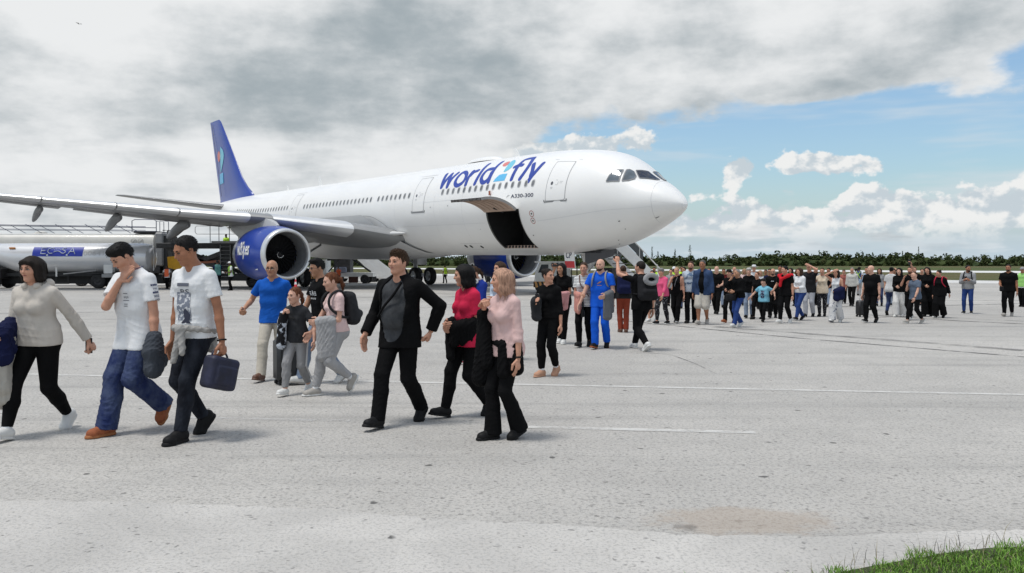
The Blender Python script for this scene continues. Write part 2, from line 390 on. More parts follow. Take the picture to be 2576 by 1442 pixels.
# newer, smoother slab in the foreground with a ragged edge
def ragged(pts, amp, seed, n=14):
    rnd = random.Random(seed); out = []
    for a, b in zip(pts[:-1], pts[1:]):
        for k in range(n):
            f = k / n; out.append((a[0] + (b[0]-a[0])*f, a[1] + (b[1]-a[1])*f + rnd.uniform(-amp, amp)))
    return out + [pts[-1]]
edge_px = ragged([(-700, 1235), (0, 1258), (300, 1262), (520, 1270), (850, 1285), (1100, 1306), (1400, 1318), (1700, 1345), (2050, 1352), (2300, 1340), (2576, 1332), (3100, 1318)], 2.5, 4)
def slab_mat():
    m = bpy.data.materials.new('slab_concrete'); m.use_nodes = True; t = m.node_tree; g = NG(t); p = t.nodes['Principled BSDF']
    tc = t.nodes.new('ShaderNodeTexCoord'); v = tc.outputs['Object']
    big = g.noise(v, .7, 5, .65, .5); fine = g.noise(v, 42.0, 3, .7)
    c = g.mix(g.step(big, .3, .7), (.55, .53, .50), (.43, .415, .392))
    c = g.mix(g.mul(g.step(fine, .47, .66), .55), c, (.24, .235, .225))
    for sc, thr, seed in ((2.6, .085, 1.0), (6.0, .12, 5.0), (10.0, .17, 9.0)):
        vv = g.vadd(g.mapping(v, scale=(1, 1, 0)), g.xyz(g.mul(g.noise(v, 11.0, 2), .09), g.mul(g.noise(g.vadd(v, (4, 4, 0)), 11.0, 2), .09), 0.0))
        d = g.voro(g.vadd(vv, (seed, seed, 0)), sc); keep = g.step(g.noise(g.vadd(v, (seed, 1, 0)), sc * .7, 1), .46, .51)
        c = g.mix(g.mul(g.mul(g.step(d, thr * .55, thr, 1, 0), keep), .85 if sc < 4 else .5), c, (.05, .05, .048))
    t.links.new(c, p.inputs['Base Color']); p.inputs['Roughness'].default_value = .85; p.inputs['Specular IOR Level'].default_value = .25
    b = t.nodes.new('ShaderNodeBump'); b.inputs['Strength'].default_value = .7; b.inputs['Distance'].default_value = .007
    t.links.new(fine, b.inputs['Height']); t.links.new(b.outputs[0], p.inputs['Normal'])
    return m
pts = [ground_at(*q) for q in edge_px]
tag(MB().poly([(p[0], p[1], .001) for p in pts] + [(12, -8, .001), (-12, -8, .001)]).build('pavement_slab', slab_mat(), fix=False), kind='structure')

# painted lines, worn; tyre marks; joints: thin sheets on the apron
def worn(name, col, lo, hi, sc, alpha=1.0, stretch=(1, 1, 1)):
    m = mat(name, col, .75, var=.06, vscale=6); t = m.node_tree; g = NG(t); p = t.nodes['Principled BSDF']
    tc = t.nodes.new('ShaderNodeTexCoord')
    n = g.noise(g.mapping(tc.outputs['Object'], scale=stretch), sc, 6, .7)
    t.links.new(g.mul(g.step(n, lo, hi), alpha), p.inputs['Alpha'])
    return m
paint_m = worn('worn_white_paint', (.66, .65, .62), .26, .56, 3.0, .80)
faint_m = worn('faint_white_paint', (.62, .615, .60), .44, .66, 2.2, .7)
rubber_m = worn('tyre_rubber_mark', (.05, .05, .05), .30, .60, 1.6, .85)
soft_m = worn('soft_tyre_mark', (.08, .08, .08), .34, .70, 1.2, .60)
def ribbon(name, px, width, z, m, curve=False):
    P = np.array([ground_at(*q) for q in px])[:, :2]
    if curve:
        k = np.linspace(0, len(P) - 1, 24); P = np.stack([np.interp(k, range(len(P)), P[:, 0]), np.interp(k, range(len(P)), P[:, 1])], 1)
    d = np.gradient(P, axis=0); d /= np.linalg.norm(d, axis=1, keepdims=True); n = np.stack([-d[:, 1], d[:, 0]], 1) * width / 2
    k = len(P); v = np.concatenate([np.c_[P + n, np.full(k, z)], np.c_[P - n, np.full(k, z)]])
    return tag(MB().raw(v, [(i, i+1, k+i+1, k+i) for i in range(k-1)]).build(name, m, fix=False), kind='structure')
ribbon('painted_line', [(-900, 905), (130, 943), (1100, 963), (2576, 993), (3600, 1014)], .12, .001, paint_m)
ribbon('painted_line', [(1310, 1074), (1900, 1088)], .12, .001, paint_m)
ribbon('painted_line', [(430, 1050), (880, 1059)], .11, .001, faint_m)
ribbon('painted_line', [(-300, 1030), (130, 1040)], .11, .001, faint_m)
ribbon('tyre_mark', [(1560, 806), (1650, 815), (2000, 850), (2576, 898), (3300, 960)], .10, .001, rubber_m)
ribbon('tyre_mark', [(1800, 822), (2100, 845), (2576, 882)], .34, .003, soft_m)
ribbon('tyre_mark', [(2000, 806), (2300, 795), (2576, 808)], .22, .001, soft_m)
ribbon('tyre_mark', [(2180, 792), (2420, 808), (2576, 815)], .16, .0015, rubber_m)
ribbon('tyre_mark', [(1590, 884), (1690, 893), (1750, 915), (1800, 940)], .035, .001, soft_m, True)
for k, (a, b, w) in enumerate([((560, 776), (1280, 771), .10), ((200, 760), (900, 752), .5), ((600, 790), (1100, 800), .07), ((1080, 765), (1700, 776), .09), ((640, 748), (1300, 745), .8),
                               ((1000, 738), (1500, 741), .5), ((-200, 790), (500, 781), .12), ((30, 802), (640, 803), .06), ((1320, 790), (1500, 786), .08), ((2060, 772), (2576, 764), .2), ((2200, 752), (2576, 756), .3)]):
    ribbon('tyre_mark', [a, ((a[0]+b[0])/2, (a[1]+b[1])/2 + 2), b], w, .0012 + .0004*k, soft_m if k % 3 else rubber_m)

# grass verge in the near right corner
def verge():
    rnd = random.Random(11); rs = np.random.RandomState(5)
    outline = [(2040, 1475), (2110, 1446), (2200, 1428), (2290, 1412), (2380, 1396), (2480, 1384), (2576, 1380), (2900, 1372), (3400, 1360)]
    P = [ground_at(*q) for q in outline]
    base = [(p[0], p[1], .012) for p in P] + [(8, 1.0, .012), (8, -2, .012), (0.5, -2, .012)]
    tag(MB().poly(base).build('verge_soil', mat('verge_soil', (.045, .055, .02), .95, var=.4, vscale=20), fix=False), kind='structure')
    X = np.array([p[0] for p in P]); Y = np.array([p[1] for p in P])
    verts = []; faces = []; mi = []
    def blade(x, y, h, w, lean, a, m):
        dx, dy = math.cos(a), math.sin(a); b = rnd.uniform(0, 6.28); wx, wy = math.cos(b)*w, math.sin(b)*w
        i = len(verts)
        verts.extend([(x-wx, y-wy, .008), (x+wx, y+wy, .008), (x+wx*.8+dx*lean*.35*h, y+wy*.8+dy*lean*.35*h, .008+h*.55), (x-wx*.8+dx*lean*.35*h, y-wy*.8+dy*lean*.35*h, .008+h*.55), (x+dx*lean*h, y+dy*lean*h, .008+h*(1-.25*lean))])
        faces.extend([(i, i+1, i+2, i+3), (i+3, i+2, i+4)]); mi.extend([m, m])
    n = 0
    while n < 64000:
        x = rnd.uniform(.9, 5.2); y = rnd.uniform(2.6, 5.2)
        e = np.interp(x, X, Y) + .05*math.sin(x*9) + .03*math.sin(x*23)
        if y > e + rnd.gauss(0, .03): continue
        n += 1
        blade(x, y, rnd.uniform(.022, .048), rnd.uniform(.0016, .0034), rnd.uniform(.2, 1.1), rnd.uniform(0, 6.28), 0 if rnd.random() < .55 else (1 if rnd.random() < .8 else 2))
    for k in range(200):                                   # dry stalks and runners along the edge
        x = rnd.uniform(1.3, 4.6); y = np.interp(x, X, Y) + rnd.gauss(.03, .05)
        blade(x, y, rnd.uniform(.04, .11) if k % 14 else rnd.uniform(.14, .24), .0016, rnd.uniform(.1, .9), rnd.uniform(0, 6.28), 2 if k % 3 else 3)
    me = bpy.data.meshes.new('grass_verge'); me.from_pydata(verts, [], faces)
    for m in (mat('grass_blade', (.115, .26, .022), .6, var=.35, vscale=3), mat('grass_blade_light', (.20, .35, .045), .6, var=.3, vscale=3), mat('grass_blade_dry', (.23, .20, .11), .8), mat('grass_blade_dark', (.035, .035, .028), .8)): me.materials.append(m)
    me.polygons.foreach_set('material_index', mi)
    tag(link('grass_verge', me), 'short green grass verge with dry stalks in the near right corner', 'grass', kind='stuff')
verge()
# ---------------------------------------------------------------- the airliner
white_p = mat('white_aircraft_paint', (.82, .815, .80), .34, coat=.2, var=.02, vscale=.5, spec=.5)
grey_p = mat('shade_darkened_wing_paint', (.24, .245, .25), .45, var=.08, vscale=.6, coat=.1)  # darker than real light grey wings: underside shade is put into the colour
slat_p = mat('bare_slat_metal', (.62, .63, .64), .30, metal=.35, var=.05, vscale=.8)
blue_p = mat('blue_aircraft_paint', (.008, .042, .30), .28, coat=.2, var=.05, vscale=.4)
title_b = mat('title_blue', (.022, .055, .33), .4, var=.06, vscale=.6)
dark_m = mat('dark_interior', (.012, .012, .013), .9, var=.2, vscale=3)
black_m = mat('black_rubber', (.014, .014, .015), .75, var=.2, vscale=6, bump=.2, bscale=40)
steel_m = mat('bare_steel', (.50, .51, .52), .32, metal=.8, var=.1, vscale=5)
lip_m = mat('polished_lip', (.66, .67, .68), .30, metal=.55, var=.05, vscale=2)
seam_m = mat('panel_seam', (.40, .40, .40), .6)
line_m = mat('door_outline', (.33, .335, .34), .5)
tan_m = mat('door_lining', (.45, .33, .26), .7, var=.12, vscale=2)
ink_m = mat('navy_lettering', (.012, .018, .06), .4)

plane = empty('airliner', (NOSE[0], NOSE[1], 0), -HEAD, 'white wide-body jet airliner with blue tail, blue engines and open cargo door', 'airliner')
def A(p):
    p = np.asarray(p, float); return np.stack([-p[..., 0], -p[..., 1], p[..., 2] + PITCH_Z0 + PITCH_Z1*p[..., 0]], -1)
def fsk(s, phi, off=.006): return A(fus_n(np.asarray(s, float), np.asarray(phi, float), off))

# fuselage skin with the cargo hold's opening left out
CS0, CS1, CP0, CP1 = 8.86, 11.64, -1.03, -.145
def build_fuselage():
    ss = np.unique(np.concatenate([np.array([0, .02, .05, .1, .16, .24, .35, .5]), np.linspace(.65, CS0, 56), np.linspace(CS0, CS1, 8), np.linspace(CS1, 43, 40), np.linspace(43, 63.2, 34)]).round(4))
    ph = np.unique(np.concatenate([np.linspace(-math.pi, CP0, 28), np.linspace(CP0, CP1, 14), np.linspace(CP1, math.pi, 44)]).round(6))[:-1]
    S, Pm = np.meshgrid(ss, ph, indexing='ij'); V = A(fus(S, Pm)).reshape(-1, 3); n = len(ph)
    f = []
    for i in range(len(ss)-1):
        for j in range(n):
            sm, pm = (ss[i]+ss[i+1])/2, (ph[j] + (ph[j+1] if j+1 < n else math.pi))/2
            if CS0 < sm < CS1 and CP0 < pm < CP1: continue
            f.append((i*n+j, i*n+(j+1) % n, (i+1)*n+(j+1) % n, (i+1)*n+j))
    mb = MB().raw(V, f); k = len(ss)-1
    mb.raw(V[k*n:(k+1)*n], [tuple(range(n))])
    return mb.build('fuselage', white_p, plane, 40)
fuse = build_fuselage()

def skin_patch(name, pts, m, parent, off=.006, inner=None):
    """flat print or pane lying on the skin: polygon in (s, phi), finely divided so that it follows the curve"""
    bm = bmesh.new(); vs = [bm.verts.new((p[0], p[1]*2.82, 0)) for p in pts]; bm.faces.new(vs)
    L = max(max(p[0] for p in pts) - min(p[0] for p in pts), (max(p[1] for p in pts) - min(p[1] for p in pts))*2.82)
    bmesh.ops.triangulate(bm, faces=bm.faces[:])
    for _ in range(5):
        ed = [e for e in bm.edges if e.calc_length() > max(.10, L/12)]
        if not ed: break
        bmesh.ops.subdivide_edges(bm, edges=ed, cuts=1, use_grid_fill=False); bmesh.ops.triangulate(bm, faces=bm.faces[:])
    co = np.array([v.co[:] for v in bm.verts]); P = fsk(co[:, 0], co[:, 1]/2.82, off)
    for v, p in zip(bm.verts, P): v.co = p
    me = bpy.data.meshes.new(name); bm.to_mesh(me); bm.free(); me.materials.append(m); me.polygons.foreach_set('use_smooth', [True]*len(me.polygons))
    return link(name, me, parent)

def skin_stroke(mb, pts, w, off=.007, closed=False, n=8, mi=None):
    """ribbon of width w (m) along points (s, phi) with round ends"""
    P = np.array([(p[0], p[1]*2.82) for p in pts])
    # smooth polyline
    k = np.linspace(0, len(P)-1, (len(P)-1)*6+1)
    if len(P) > 2:
        X = np.arange(len(P)); P = np.stack([catmull(P[:, 0], k), catmull(P[:, 1], k)], 1)
    d = np.gradient(P, axis=0); d /= np.linalg.norm(d, axis=1, keepdims=True)+1e-9; nn = np.stack([-d[:, 1], d[:, 0]], 1)*w/2
    L, Rr = P+nn, P-nn; m = len(P)
    if w > .08:
        a = np.linspace(0, math.pi, 7)[1:-1]
        def capf(c, dirv, nv): return [c + nv*math.cos(t) + dirv*w/2*math.sin(t) for t in a]
        e = capf(P[-1], d[-1], nn[-1]); s0 = capf(P[0], -d[0], -nn[0])
        mb.raw(fsk(*np.array([P[-1], L[-1]] + e + [Rr[-1]]).T*np.array([[1], [1/2.82]]), off), [(0, i, i+1) for i in range(1, len(e)+2)], mi)
        mb.raw(fsk(*np.array([P[0], Rr[0]] + s0 + [L[0]]).T*np.array([[1], [1/2.82]]), off), [(0, i, i+1) for i in range(1, len(s0)+2)], mi)
    Q = np.concatenate([L, Rr]); mb.raw(fsk(Q[:, 0], Q[:, 1]/2.82, off), [(i, i+1, m+i+1, m+i) for i in range(m-1)], mi)
def catmull(y, k):
    y = np.asarray(y, float); i = np.clip(k.astype(int), 0, len(y)-2); t = k-i
    p = lambda j: y[np.clip(j, 0, len(y)-1)]
    a, b, c, d = p(i-1), p(i), p(i+1), p(i+2)
    return .5*((2*b) + (-a+c)*t + (2*a-5*b+4*c-d)*t*t + (-a+3*b-3*c+d)*t**3)

TITLE = {'w': [[(16.78, .807), (16.6, .605), (16.46, .445)], [(16.46, .445), (16.34, .597), (16.17, .797)], [(16.17, .797), (15.95, .573), (15.85, .44)], [(15.85, .44), (15.77, .64), (15.56, .801)]],
 'o': [[(14.78, .798), (14.43, .708), (14.3, .57), (14.48, .475), (14.83, .441), (15.14, .504), (15.23, .61), (15.18, .723), (15.02, .801), (14.78, .798)]],
 'r': [[(13.96, .439), (14.02, .607), (14.0, .793)], [(13.93, .665), (13.78, .763), (13.51, .794)]], 'l': [[(13.07, .437), (13.05, .646), (13.09, .833), (13.1, 1.011)]],
 'd': [[(12.12, .79), (12.51, .779), (12.67, .669), (12.63, .541), (12.35, .448), (12.07, .461), (11.9, .551), (11.95, .692)], [(11.9, 1.02), (11.91, .822), (11.85, .628), (11.79, .443)]],
 'f': [[(9.75, .447), (9.77, .636), (9.81, .838), (9.7, .982), (9.08, 1.007)], [(10.07, .756), (9.81, .79), (9.48, .783)]], 'm': [[(9.08, 1.007), (8.85, .758), (8.88, .575), (9.03, .437)]],
 'y': [[(8.53, .779), (8.29, .613), (8.22, .487)], [(7.78, .778), (7.92, .605), (8.16, .447), (8.25, .373)]]}
for ch, sts in TITLE.items():
    mb = MB()
    for st in sts: skin_stroke(mb, st, .275)
    mb.build('title_letter', title_b, plane, 180, fix=False)
coral = mat('coral_print', (.68, .19, .16), .4, coat=.2); cyan = mat('cyan_print', (.16, .52, .66), .4, coat=.2); teal = mat('light_blue_print', (.10, .45, .74), .4, coat=.2)
def smooth_poly(p, n=5):
    P = np.array(p); k = np.arange(0, len(P), 1/n); Q = np.concatenate([P[-1:], P, P[:2]])
    return list(zip(catmull(Q[:, 0], k+1), catmull(Q[:, 1], k+1)))
skin_patch('title_emblem', smooth_poly([(11.31, .83), (11.45, .882), (11.44, .963), (11.2, .994), (11.06, .967), (10.95, .879), (11.07, .819)]), coral, plane, .007)
skin_patch('title_emblem', smooth_poly([(10.8, .649), (10.87, .79), (10.97, .945), (10.91, 1.032), (10.65, .995), (10.42, .898), (10.35, .754), (10.52, .674)]), cyan, plane, .007)
skin_patch('title_emblem', [(11.35, .431), (11.26, .5), (11.05, .584), (10.75, .597), (10.35, .594), (10.33, .524), (10.34, .433), (10.86, .432)], teal, plane, .007)

def text_mesh(body, size=1.0, bold=0.0, shear=0.0, spacing=1.0):
    cu = bpy.data.curves.new('text', 'FONT'); cu.body = body; cu.size = size; cu.offset = bold; cu.shear = shear; cu.space_character = spacing; cu.resolution_u = 3
    o = bpy.data.objects.new('text', cu); COL.objects.link(o)
    me = bpy.data.meshes.new_from_object(o.evaluated_get(bpy.context.evaluated_depsgraph_get()))
    V = np.array([v.co[:] for v in me.vertices]); F = [tuple(p.vertices) for p in me.polygons]
    bpy.data.objects.remove(o); bpy.data.curves.remove(cu); bpy.data.meshes.remove(me)
    return V, F
def skin_text(name, body, s0, s1, p0, p1, m, parent, bold=.01):
    V, F = text_mesh(body, 1, bold); lo, hi = V.min(0), V.max(0)
    s = s0 + (s1-s0)*(V[:, 0]-lo[0])/(hi[0]-lo[0]); p = p0 + (p1-p0)*(V[:, 1]-lo[1])/(hi[1]-lo[1])
    return MB().raw(fsk(s, p, .009), F).build(name, m, parent, fix=False)
skin_text('type_lettering', 'A330-300', 9.48, 7.66, .062, .134, ink_m, plane, .012)
mb = MB()
for k in range(3): skin_stroke(mb, [(9.84-.06*k, .075+.01*k), (9.80-.06*k, .105+.005*k), (9.66-.04*k, .128-.006*k)], .02)
mb.build('type_emblem', seam_m, plane, fix=False)

# cabin windows
def oval(n=14, a=.14, b=.215): 
    t = np.arange(n)/n*2*math.pi; c, s = np.cos(t), np.sin(t)
    return np.sign(c)*np.abs(c)**.75*a, np.sign(s)*np.abs(s)**.75*b
pane_m = mat('cabin_window_pane', (.16, .165, .17), .12, spec=.6, var=.25, vscale=1.2); ring_m = mat('cabin_window_ring', (.46, .47, .48), .4)
def cabin_window(s, phi):
    mb = MB(); ox, oz = oval(); n = len(ox)
    for (k, off, mi) in ((1.0, .006, 1), (.74, .009, 0)):
        P = fsk(s + ox*k, phi + oz*k/2.82, off)
        if mi: Q = fsk(s + ox*.72, phi + oz*.76/2.82, .009); mb.raw(np.concatenate([P, Q]), [(i, (i+1) % n, n+(i+1) % n, n+i) for i in range(n)], 1)
        else: mb.poly(P, 0)
    mb.build('cabin_window', [pane_m, ring_m], plane, fix=False)
for s0, n in ((7.83, 16), (19.92, 8), (24.84, 20), (38.6, 22)):
    for k in range(n): cabin_window(s0 + .5545*k, .325 + (.02 if s0 > 30 else 0))

# doors
def door(s0, s1, p0, p1, sill=True):
    d = skin_patch('cabin_door', [(s0+.05, p0), (s1-.05, p0), (s1, p0+.02), (s1, p1-.03), (s1-.12, p1), (s0+.12, p1), (s0, p1-.03), (s0, p0+.02)], white_p, plane, .008)
    mb = MB(); r = .10
    pts = [(s0+r, p0), (s1-r, p0), (s1-.02, p0+.02), (s1, p0+.07), (s1, (p0+p1)/2), (s1, p1-.05), (s1-.03, p1-.012), (s1-r, p1), (s0+r, p1), (s0+.03, p1-.012), (s0, p1-.05), (s0, (p0+p1)/2), (s0, p0+.07), (s0+.02, p0+.02), (s0+r, p0)]
    skin_stroke(mb, pts, .032, .011); mb.build('outline', line_m, d, fix=False)
    c = [(s1-.34 + .085*math.cos(t), .30 + .085/2.82*1.25*math.sin(t)) for t in np.arange(10)/10*6.283]; skin_patch('door_window', c, mat('door_pane', (.10, .105, .12), .15), d, .012)
    mb = MB(); sm = (s0+s1)/2 - .10
    skin_stroke(mb, [(sm, .27), (sm, .33)], .035, .012); skin_stroke(mb, [(sm+.16, .36), (sm+.05, .36)], .03, .012); skin_stroke(mb, [(sm-.10, .33), (sm-.32, .33)], .022, .012); skin_stroke(mb, [(sm-.10, .30), (sm-.28, .30)], .022, .012); skin_stroke(mb, [(s1-.28, .22), (s1-.44, .22)], .03, .012); skin_stroke(mb, [(s1-.30, .195), (s1-.42, .195)], .03, .012); skin_stroke(mb, [(sm+.16, .27), (sm+.02, .262)], .025, .012)
    mb.build('handle_marks', mat('door_marks', (.45, .455, .46), .5), d, fix=False)
    if sill:
        mb = MB(); skin_stroke(mb, [(s0-.10, p0-.020), (s1+.10, p0-.020)], .07, .013); skin_stroke(mb, [(s0-.10, p0-.02), (s0-.10, p0+.02)], .07, .014); skin_stroke(mb, [(s1+.10, p0-.02), (s1+.10, p0+.02)], .07, .014)
        mb.build('scuff_plate', mat('scuff_plate', (.26, .265, .27), .4, metal=.4), d, fix=False)
    mb = MB(); skin_stroke(mb, [(s0-.28, p1+.075), (s1+.28, p1+.075)], .02, .008); mb.build('rain_gutter', seam_m, plane, fix=False)
door(5.47, 6.76, -.03, .80); door(18.03, 19.33, -.055, .755); door(36.68, 37.92, -.03, .755)

# flight deck glazing
glass_m = mat('flight_deck_glass', (.10, .125, .15), .08, spec=.7, var=.3, vscale=1.5); dkglass_m = mat('dark_windscreen', (.02, .024, .04), .06, spec=.7)
WS = {'side_window': [[(3.25, .375), (3.21, .549), (3.08, .738), (2.78, .863), (2.69, .483)], [(2.56, .526), (2.67, .918), (2.58, .989), (2.4, 1.016), (2.2, .932), (2.16, .798), (2.33, .634)]], 'windscreen': [[(2.39, 1.10), (2.16, 1.48), (1.47, 1.475), (1.50, 1.30), (2.01, .93)]]}
for nm, lst in WS.items():
    for pts in lst:
        for mir in (0, 1):
            q = [(s, math.pi-p) for s, p in pts][::-1] if mir else pts
            w = skin_patch(nm, q, dkglass_m if (nm == 'windscreen' and not mir) else glass_m, plane, .030)
            mb = MB(); c = q + [q[0]]
            for a, b in zip(c[:-1], c[1:]): skin_stroke(mb, [a, ((a[0]+b[0])/2, (a[1]+b[1])/2), b], .05, .033)
            mb.build('frame', mat('window_frame_seal', (.17, .175, .19), .5), w, fix=False)
# seams, markings and small fittings of the skin
mb = MB()
skin_stroke(mb, [(1.25, .95), (1.17, .5), (1.14, .0), (1.13, -.3), (1.2, -.9), (1.25, -1.3)], .016, .004); skin_stroke(mb, [(1.25, .95), (1.32, 1.3), (1.34, 1.57), (1.32, 1.84)], .016, .004)
skin_stroke(mb, [(1.14, .0), (.8, -.02), (.45, -.05)], .014, .004); mb.build('radome_seam', mat('faint_radome_seam', (.58, .58, .58), .4), plane, fix=False)
mb = MB(); skin_stroke(mb, [(7.6, -.395), (5, -.345), (3, -.295), (1.16, -.25)], .030, .004); mb.build('skin_lap', mat('skin_lap', (.70, .70, .70), .3), plane, fix=False)
mb = MB()
for s in (14.0, 16.9, 21.5): skin_stroke(mb, [(s, -1.2), (s, -.6), (s, 0), (s, .25)], .012, .003)
skin_stroke(mb, [(8.9, -.36+.0), (20, -.36)], .010, .003) if False else None
skin_stroke(mb, [(12.0, -.38), (16, -.38), (21, -.38)], .012, .003); skin_stroke(mb, [(11.8, .13), (15, .13), (18, .13)], .012, .003); skin_stroke(mb, [(20, 1.05), (28, 1.05), (36, 1.05)], .012, .003)
mb.build('panel_seams', mat('faint_seam', (.62, .62, .62), .4), plane, fix=False)
red_m = mat('red_ring', (.35, .05, .03), .5)
for s, p in ((7.88, -.25), (7.90, -.385)):
    mb = MB(); t = np.linspace(0, 6.283, 13)
    skin_stroke(mb, [(s+.155*math.cos(a), p+.155/2.82*math.sin(a)) for a in t], .03, .008); mb.build('static_port', red_m, plane, fix=False)
    skin_patch('static_port_plate', [(s+.05*math.cos(a), p+.05/2.82*math.sin(a)) for a in t[:-1]], black_m, plane, .009)
mb = MB(); q = [(15.5, -.865), (13.4, -.875), (13.55, -1.10), (15.65, -1.05), (15.5, -.865)]
for a, b in zip(q[:-1], q[1:]): skin_stroke(mb, [a, b], .016, .004)
mb.build('service_panel_seam', seam_m, plane, fix=False)
for s, p in ((15.22, -.955), (14.72, -.965), (13.72, -.985)): skin_patch('drain_port', [(s+.12*math.cos(a), p+.05*math.sin(a)) for a in np.arange(10)/10*6.283], black_m, plane, .008)
for s, p, r in ((2.72, -.62, .07), (2.69, -.9, .05), (3.5, -1.20, .06), (3.78, -1.38, .07), (17.2, .02, .05), (15.35, .02, .05), (8.3, -.68, .06), (1.05, -.87, .09), (12.6, -.5, .03)):
    mb = MB(); skin_stroke(mb, [(s, p), (s+r*1.2, p-.01)], r, .03); mb.build('air_probe', mat('probe_metal', (.10, .10, .10), .4, metal=.5), plane, fix=False)
for s, h_, w in ((12.35, .55, .5), (38.0, .8, .55), (44.5, .45, .3)):
    p = fus(np.array(s), np.array(math.pi/2)); b = A(np.array([[s-w*.5, 0, p[2]-.03], [s+w*.5, 0, p[2]-.03], [s+w*.75, 0, p[2]+h_], [s+w*.4, 0, p[2]+h_]]))
    MB().prism(b + np.array([0, -.03, 0]), (0, .06, 0)).build('blade_antenna', white_p, plane)
# satellite dome on the roof
mb = MB(); rings = []
for k, s in enumerate(np.linspace(13.6, 17.2, 9)):
    u = (s-15.4)/1.8; h_ = .30*max(0, 1-u*u)**.5+.01; w = .62*max(0.02, 1-u*u)**.5; a = np.linspace(0, math.pi, 9)
    rings.append(A(np.stack([np.full(9, s), w*np.cos(a), ZC+2.80+h_*np.sin(a)], -1)))
mb.loft(rings, closed=False); mb.build('antenna_dome', white_p, plane, 60)

# cargo hold
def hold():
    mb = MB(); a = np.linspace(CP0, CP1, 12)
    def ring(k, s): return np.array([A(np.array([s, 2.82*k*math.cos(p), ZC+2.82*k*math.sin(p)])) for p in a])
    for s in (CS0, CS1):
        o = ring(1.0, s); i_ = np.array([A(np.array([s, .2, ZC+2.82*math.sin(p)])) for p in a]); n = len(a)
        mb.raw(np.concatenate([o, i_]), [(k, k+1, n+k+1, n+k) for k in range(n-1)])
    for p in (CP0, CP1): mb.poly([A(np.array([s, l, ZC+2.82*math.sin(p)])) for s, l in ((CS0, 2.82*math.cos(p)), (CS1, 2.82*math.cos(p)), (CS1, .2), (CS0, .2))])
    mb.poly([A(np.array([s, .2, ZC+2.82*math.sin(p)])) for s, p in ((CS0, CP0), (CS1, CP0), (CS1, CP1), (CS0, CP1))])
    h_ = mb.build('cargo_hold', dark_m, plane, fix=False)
    # frame strip round the opening
    mb = MB()
    for s_, w_ in ((CS0, .05), (CS1+.02, .13)):
        mb = MB(); skin_stroke(mb, [(s_, p) for p in np.linspace(CP0, CP1, 8)], w_, .012); mb.build('hold_frame', mat('hold_frame', (.06, .06, .058), .5, metal=.3, var=.3, vscale=5), plane, fix=False)
    # sill with roller fittings
    z = ZC+2.82*math.sin(CP0); l = 2.82*math.cos(CP0)
    sl = MB().box((0, 0, 0), (.01, .01, .01)); sl = MB(); P = [A(np.array([s, l+dl, z+dz])) for s in (CS0, CS1) for dl, dz in ((.02, -.03), (-.02, .13), (-.30, .13), (-.30, -.03))]
    sl.raw(P, [(0, 1, 2, 3), (4, 7, 6, 5), (0, 4, 5, 1), (1, 5, 6, 2), (2, 6, 7, 3), (3, 7, 4, 0)]); sill = sl.build('cargo_sill', tan_m, plane)
    for k in range(10):
        s = CS0 + .12 + (CS1-CS0-.24)*k/9
        MB().lathe([(0, .07), (.05, .07), (.06, .0)], A(np.array([s, l-.005, z+.05])), A(np.array([s, 1, 0])) - A(np.array([s, .0, -.12])), 10).build('roller_fitting', black_m, sill, 40)
    # door swung up on its top hinge
    ang = R(135); cl, cz = 2.84*math.cos(CP1), 2.84*math.sin(CP1)
    def dr(s, p, r):
        L, Z = r*math.cos(p)-cl, r*math.sin(p)-cz
        return A(np.array([s, cl + L*math.cos(ang) - Z*math.sin(ang) + .03, ZC + cz + L*math.sin(ang) + Z*math.cos(ang) + .02]))
    pa = np.linspace(CP0+.01, CP1-.01, 13); mb = MB(); rings = []
    for s in (CS0+.03, CS1-.03): rings.append([[dr(s, p, 2.82) for p in pa], [dr(s, p, 2.68) for p in pa]])
    n = len(pa); o0, i0 = rings[0]; o1, i1 = rings[1]
    mb.raw(o0+o1, [(k, k+1, n+k+1, n+k) for k in range(n-1)], 0); mb.raw(i0+i1, [(k, n+k, n+k+1, k+1) for k in range(n-1)], 1)
    for o, i_ in rings: mb.raw(o+i_, [(k, n+k, n+k+1, k+1) for k in range(n-1)], 2)
    for k in (0, n-1): mb.raw([o0[k], o1[k], i1[k], i0[k]], [(0, 1, 2, 3)], 3 if k == 0 else 2)
    d = mb.build('cargo_door', [white_p, tan_m, mat('door_edge', (.32, .31, .30), .5), mat('door_lock_edge', (.10, .09, .085), .6, var=.6, vscale=6)], plane, 40, fix=False)
    for k in range(6):                                  # ribs inside the door
        s = CS0 + .35 + k*(CS1-CS0-.7)/5; MB().tube([dr(s, p, 2.665) for p in pa[1:-1]], .012, 4).build('door_rib', mat('door_rib', (.33, .23, .18), .6), d, 60)
    MB().bar(dr((CS0+CS1)/2+.1, pa[-3], 2.66), A(np.array([(CS0+CS1)/2, cl-.1, ZC+cz-.12])), .10, .06).build('door_actuator', black_m, d)
    for k in range(9):                                  # hinge lugs
        s = CS0 + .12 + k*(CS1-CS0-.24)/8; MB().bar(A(np.array([s, cl-.03, ZC+cz-.05])), dr(s, pa[-1], 2.76), .03, .05).build('hinge_lug', black_m, d)
    p0 = fsk(np.array(11.3), np.array(.16), .03); MB().box(p0 + np.array([0, -.03, .1]), (.12, .04, .24)).build('warning_flag', mat('rust_flag', (.30, .09, .05), .7), d)
hold()

